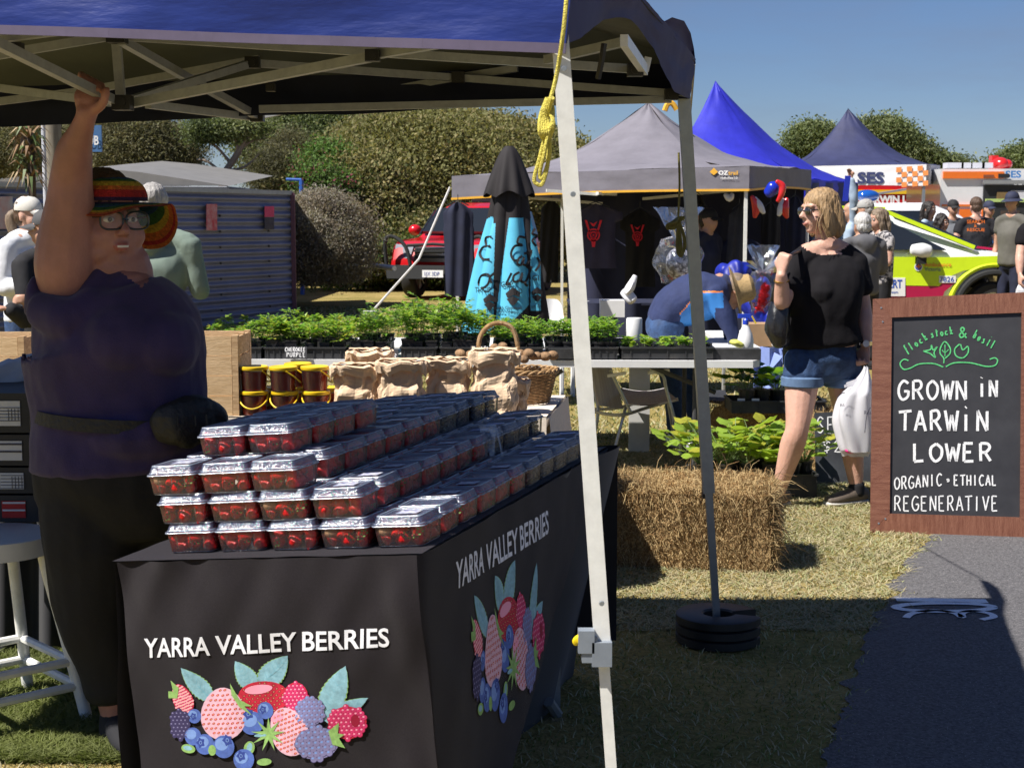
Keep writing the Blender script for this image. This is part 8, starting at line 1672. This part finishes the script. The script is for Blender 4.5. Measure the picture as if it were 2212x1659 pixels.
hb = thing('handbag', 'black leather handbag hanging at the elbow of the woman in black', 'bag', tuple(P(1683, 700, WD - .12))); lth = mat('black_leather', (.012, .012, .014), .35, .2, 20, coat=.3, bump=.2); m = MB(); m.loft([P(1686, 650, WD - .12), P(1682, 680, WD - .12), P(1680, 710, WD - .12), P(1688, 740, WD - .12)], [(.04, .05), (.06, .058), (.07, .068), (.05, .052)], V((0, -1, 0)), 16, 5, power=.8); m.remesh('bag_body', lth, hb, .008, 3, disp=wrinkle(.008, 14))
m = MB(); m.tube([P(1668, 650, WD - .14), P(1680, 600, WD - .2), P(1700, 560, WD - .2), P(1722, 545, WD - .1), P(1738, 552, WD + .05), P(1712, 655, WD - .05)], .010, 8, sub=5); m.build('shoulder_strap', lth, hb)
m = MB(); m.tube([P(1688 + 16 * cos(a), 606 + 5 * sin(a), WD - .22 - .03 * sin(a)) for a in np.linspace(0, 2 * pi, 16)[:-1]], .004, 6, closed=True); one(m, 'bangle', mat('gold', (.6, .35, .08), .25, 0, metal=1), 'gold bangle on the raised wrist of the woman in black', 'bangle')
wc = thing('wristwatch', 'silver wristwatch on the lowered wrist of the woman in black', 'watch', tuple(J['wrL'])); m = MB(); m.loft([J['wrL'] + V((0, 0, .012)), J['wrL'] + V((0, 0, -.008))], [.034, .034], n=18, round_=.1); m.build('band', chrm, wc)
m = MB(); m.lathe([(.001, .006), (.018, .006), (.018, 0)], J['wrL'] + V((-.008, -.032, .002)), Matrix.Rotation(pi / 2, 3, 'X'), 16); m.build('dial', wht, wc)
# plastic carrier bag
film = mat('bag_film', (.80, .80, .84), .3, .04, 10, trl=(.8, .8, .85, .35), spec=.6); pb = thing('carrier_bag', 'white plastic carrier bag with faint print hanging from the hand of the woman in black', 'bag', tuple(P(1845, 880, WD - .12))); m = MB()
prof = [(1871, 792, 4), (1869, 806, 8), (1862, 830, 20), (1851, 860, 36), (1845, 900, 42), (1846, 940, 38), (1848, 968, 34), (1849, 984, 27)]
pr2 = crom([V(p) for p in prof], 5)
def fb_(u, v):
    i = min(len(pr2) - 1, int(v * (len(pr2) - 1) + .5)); c = pr2[i]; a = 2 * pi * u; fold = 1 + .16 * sin(a * 5 + 1.5 * sin(v * 5)) * (1 - v * .5) + .10 * nz3(cos(a) * 2, sin(a) * 2, v * 4); dpt = .085 if v < .9 else .05
    return P(c.x + cos(a) * c.z * fold, c.y + 4 * nz3(u * 9, v * 3), WD - .10) + V((0, sin(a) * dpt * min(1, c.z / 30) * fold, 0))
m.grid(fb_, 90, len(pr2) - 1); m.grid(lambda u, v: P(1823 + 10 * u + v * 34, 832 + 6 * sin(u * 9) - v * 12, WD - .11 - .01 * u), 6, 4); m.build('bag_film', film, pb, angle=60)
m = MB(); m.ell(P(1838, 972, WD - .13), (.035, .04, .018), m=0); m.ell(P(1862, 965, WD - .13), (.03, .03, .016), m=1); m.build('contents', [mat('pack_pink', (.7, .05, .25), .4, 0), mat('pack_sky', (.1, .4, .7), .4, 0)], pb)
m = MB(); bp_ = lambda x, y: P(x, y, WD - .20); pxtext(m, 'Rea', 1867, 895, 1882, 8, bp_); pxtext(m, 'BS', 1815, 878, 1824, 6, bp_); ribbon(m, [bp_(1808, 860), bp_(1818, 850), bp_(1826, 848)], .005, 0, V((0, -1, 0)), sub=4); ribbon(m, [bp_(1868, 935), bp_(1872, 900), bp_(1880, 880)], .004, 0, V((0, -1, 0)), sub=4); m.build('print', mat('print_grey', (.08, .08, .12), .6, 0), pb, smooth=False)
# ---------- stooping man
BD_ = 10.25; J = dict(fwd=V((.25, .1, -.95)), up=V((.96, -.1, .25)), bf=V((.9, .1, 0)), head=P(1585, 632, BD_), neck=P(1556, 610, BD_), shL=P(1545, 622, BD_ + .17), shR=P(1538, 632, BD_ - .17), elL=P(1575, 700, BD_ + .2), wrL=P(1588, 765, BD_ + .2), elR=P(1580, 715, BD_ - .2), wrR=P(1595, 775, BD_ - .2),
    hipL=P(1438, 700, BD_ + .1), hipR=P(1432, 704, BD_ - .1), knL=P(1500, 850, BD_ + .12), knR=P(1458, 850, BD_ - .12), anL=P(1508, 940, BD_ + .1), anR=P(1460, 940, BD_ - .1), tdL=V((.7, -.5, 0)), tdR=V((.6, -.6, 0)), legk=1.05)
J['prof'] = [(P(1437, 697, BD_), .08, .14), (P(1480, 655, BD_), .10, .16), (P(1530, 635, BD_), .09, .16), (P(1550, 628, BD_), .06, .14)]
nvj = mat('navy_fleece', (.018, .030, .10), .85, .12, 12, bump=.2); jm = mat('jeans', (.03, .075, .19), .8, scale=25, col2=(.015, .035, .09), bump=.2)
top, body, q, R = figure('stooping person in a navy jacket and jeans reaching behind the seedling table', J, skin_t, None, jm, None, HR['brown'], voxel=.012, face=False)
m = MB(); hc = (J['hipL'] + J['hipR']) / 2; m.loft([P(1438, 700, BD_), P(1448, 674, BD_), P(1482, 650, BD_), P(1525, 636, BD_), P(1556, 628, BD_)], [(.12, .175), (.145, .195), (.165, .215), (.16, .225), (.11, .19)], V((.5, 0, -.8)), 22, 5)
for s in 'LR': limb(m, arm_pts(J['sh' + s], J['el' + s], J['wr' + s]), [.075, .068, .060, .056, .048])
m.loft([J['neck'] + V((.0, 0, -.02)), J['neck'] + V((.06, 0, -.05))], [(.08, .09), (.075, .085)], V((0, -1, 0)), 14, 3)
def jp(p):
    u = 1106 + p.x / p.y * F; v = 465 - (p.z - H) / p.y * F; y0 = 672 - (u - 1472) * 1.15 if u < 1510 else 628
    if p.y < BD_ + .02 and 1470 < u < 1562 and v > y0 and not (u > 1545 and v > 665): return 2 if v < y0 + 3.5 else 1
    return 0
m.remesh('jacket', [nvj, mat('jacket_sky', (.03, .20, .55), .7, .1), mat('piping_orange', (.75, .22, .05), .6, 0)], body, .010, 3, jp, disp=wrinkle(.012, 7))
m = MB()
for s in 'LR': shoe(m, J['an' + s], J['td' + s])
m.build('shoes', [whf, whf], body); m = MB(); m.ell(q(0, -.03, .03), (.082, .1, .085), R); m.remesh('hair', HR['mouse'], body, .008, 1)
sh_ = thing('straw_hat', 'tan straw hat with a broad brim on the stooping person', 'hat', tuple(q(0, 0, .08))); strw = mat('straw', (.50, .34, .15), .8, .2, 80, bump=.5, bscale=200); m = MB(); m.lathe([(.001, .145), (.06, .142), (.088, .12), (.098, .04), (.105, .03), (.165, .012), (.172, .008), (.165, .006), (.1, .022)], q(0, -.01, .0), R, 32); m.build('hat_body', strw, sh_)
# ---------- people on the left
J = stand(332, 400, 9.2, (.15, 1), hw=.225, arms='fold'); sage = mat('sage_hoodie', (.16, .21, .175), .9, .08, 5, bump=.15)
top, body, q, R = figure('grey haired man in a sage green hoodie with his back turned', J, skin_t, sage, nvc, blkc, HR['grey'], sleeve=1, voxel=.011, face=False, hood=True, tw=1.25); hair_short(q, R, 1, HR['grey'], body, .010)
J = stand(62, 425, 10.4, (.8, -.3), (.6, -.5), hw=.17, arms='fold'); wtop = mat('white_top', (.66, .68, .72), .85, .05, 8, bump=.15)
top, body, q, R = figure('woman in a white hooded top and white cap with a brown ponytail', J, skin_f, wtop, jm, blkc, HR['brown'], sleeve=1, voxel=.012, hood=True); hair_short(q, R, 1, HR['brown'], body, .0); capf(q, R, 1, mat('cap_cream', (.62, .60, .55), .85, .08, 20), body)
m = MB(); m.loft([q(0, -.10, .02), q(0, -.15, -.02), q(0, -.14, -.10), q(0, -.12, -.16)], [.02, .04, .035, .015], n=12); m.build('ponytail', HR['ginger' if 0 else 'mouse'], body)
J = stand(100, 452, 9.6, (-.9, -.2), (-.5, -.8), hw=.20, arms='fold'); J['wrR'] = P(22, 668, 9.25); J['elR'] = P(60, 690, 9.4); J['hdR'] = V((-1, 0, .2)); J['pnR'] = V((0, 0, -1)); J['shR'] = P(48, 570, 9.5); J['shL'] = P(135, 575, 9.7)
top, body, q, R = figure('person in a black jacket and grey cap holding a hand out at the left edge', J, skin_t, blkc, nvc, blkc, HR['dark'], sleeve=1, voxel=.012, tw=1.3); capf(q, R, 1, mat('cap_charcoal', (.07, .07, .075), .8, .1), body)
# ---------- people on the right
def quick(label, u, vt, d, fd, sk, sh, pn, hr, arms='down', body_dir=None, hw=.19, sleeve=.42, style='short', tw=1.0, hood=False, face=True, L=.16, capm=None, bucket=False, **kw):
    J = stand(u, vt, d, fd, body_dir, hw, arms); J.update(kw); top, body, q, R = figure(label, J, sk, sh, pn, blkc, hr, sleeve=sleeve, voxel=.019, tw=tw, hood=hood, face=face)
    (hair_long(q, R, 1, hr, body, L) if style == 'long' else hair_short(q, R, 1, hr, body, .002 if capm else .007))
    if capm: capf(q, R, 1, capm, body, bucket=bucket)
    return top, body, q, R, J
greyh = mat('grey_hoodie', (.10, .10, .11), .9, .1, 6); gcap = mat('cap_grey', (.35, .35, .34), .85, .1, 20); bcap = mat('cap_black', (.012, .012, .014), .8, .1); ncap = mat('cap_navy', (.02, .025, .06), .8, .1); gtee = mat('tee_grey', (.16, .17, .19), .85, .1); olive = mat('shirt_olive', (.11, .105, .09), .85, .1); lbl = mat('shirt_pale_blue', (.35, .45, .58), .85, .1)
quick('white haired man in a grey hooded jacket seen from behind near the ambulance', 1862, 461, 15.4, (-.3, .95), skin_t, greyh, blkc, HR['white'], sleeve=1, hood=True, face=False, hw=.20, tw=1.15, arms='fold')
quick('man in a grey cap standing beyond the white haired man', 1868, 431, 18.0, (-.7, .4), skin_t, nvc, blkc, HR['grey'], sleeve=.42, capm=gcap)
quick('woman with wavy fair hair and glasses facing left by the ambulance', 1898, 450, 16.6, (-.92, -.3), skin_f, mat('dress_print', (.4, .38, .38), .85, scale=25, col2=(.03, .03, .04), lo=.45, hi=.55), blkc, HR['mouse'], style='long', L=.22, hw=.17, arms='fold')
quick('woman with long dark hair in a pale blue shirt behind the ambulance bonnet', 2008, 435, 22.5, (.6, -.5), skin_t, lbl, nvc, HR['dark'], style='long', L=.25, hw=.17, arms='work')
quick('man in a black cap and grey T shirt facing the camera behind the ambulance', 2060, 432, 23.0, (.1, -.95), skin_t, gtee, nvc, HR['dark'], capm=bcap)
quick('child with dark hair between the long haired woman and the capped man', 2036, 462, 22.2, (.5, -.6), skin_t, wtop, nvc, HR['dark'], style='long', L=.1, hw=.14)
top, body, q, R, J = quick('bearded rescue worker in a black T shirt with orange back lettering, seen from behind', 2108, 427, 21.5, (-.15, .98), skin_f, blkc, nvc, HR['brown'], face=False, hw=.235, tw=1.2, arms='work')
bk_ = J['shL'] * .5 + J['shR'] * .5; m = MB(); tb_ = lambda x, y: P(x, y, bk_.y - .185); pxtext(m, 'SEARCH', 2089, 483, 2127, 8, tb_); pxtext(m, '&', 2104, 491, 2110, 6, tb_); pxtext(m, 'RESCUE', 2089, 500, 2127, 7, tb_); m.build('back_lettering', orp2, body, smooth=False)
quick('man in a dark cap just beyond the rescue worker', 2138, 434, 23.2, (.2, -.9), skin_t, nvc, nvc, HR['dark'], capm=ncap)
quick('bearded man in a navy bucket hat and olive shirt at the right edge', 2186, 414, 19.5, (-.75, -.5), skin_t, olive, nvc, HR['dark'], capm=ncap, bucket=True, hw=.2, tw=1.15)
J = stand(2262, 395, 12.2, (-.3, -.9), (-.2, -.95), .2, 'down'); J['shR'] = P(2214, 500, 12.2); J['elR'] = P(2204, 550, 12.15); J['wrR'] = P(2203, 588, 12.1); J['shL'] = P(2310, 500, 12.3); J['pnR'] = V((1, 0, 0)); J['curlR'] = .7
figure('person in a black T shirt cut off by the right edge, holding a white bag', J, skin_f, tee2, nvc, blkc, HR['brown'], sleeve=.5, voxel=.012)
m = MB(); m.loft([P(2206, 610, 12.1), P(2208, 625, 12.1), P(2208, 660, 12.1)], [.02, .05, .07], n=14); o = m.remesh('carrier_bag', film, voxel=.01, disp=wrinkle(.015, 20)); tag(o, 'small white bag held by the person at the right edge', 'bag')
# ---------- people inside the grey canopy
quick('man in a black cap looking down inside the stall, left of the pair', 1512, 443, 16.2, (.8, -.4), skin_t, blkc, blkc, HR['dark'], capm=bcap, sleeve=1)
quick('man in a black cap leaning over behind the first, right of the pair', 1532, 450, 15.7, (.7, -.6), skin_t, nvc, blkc, HR['dark'], capm=bcap, sleeve=1)
quick('person in a black cap with a checked band behind the cellophane hamper', 1592, 470, 16.0, (-.2, .9), skin_t, nvc, blkc, HR['mouse'], capm=bcap, sleeve=1, face=False)
J_ = stand(1838, 436, 18.6, (-.9, .2), (-.7, .3), .19, 'fold'); J_['elR'] = P(1845, 430, 18.4); J_['wrR'] = P(1838, 388, 18.4); J_['shR'] = P(1848, 480, 18.5); J_['hdR'] = V((-.2, 0, 1)); 
figure('person in a pale blue top reaching up to the royal blue tent wall', J_, skin_t, lbl, nvc, blkc, HR['dark'], sleeve=.9, voxel=.016)
m = MB(); m.slab(lambda u, v: P(1826 + 12 * u - 6 * v, 380 + 55 * v, 18.2), 2, 6, (0, .02, 0)); one(m, 'held_cloth', bluf, 'bright blue strip of cloth held up beside the royal blue tent wall', 'cloth')
bpy.data.scenes.remove(TMP); bpy.context.view_layer.update()
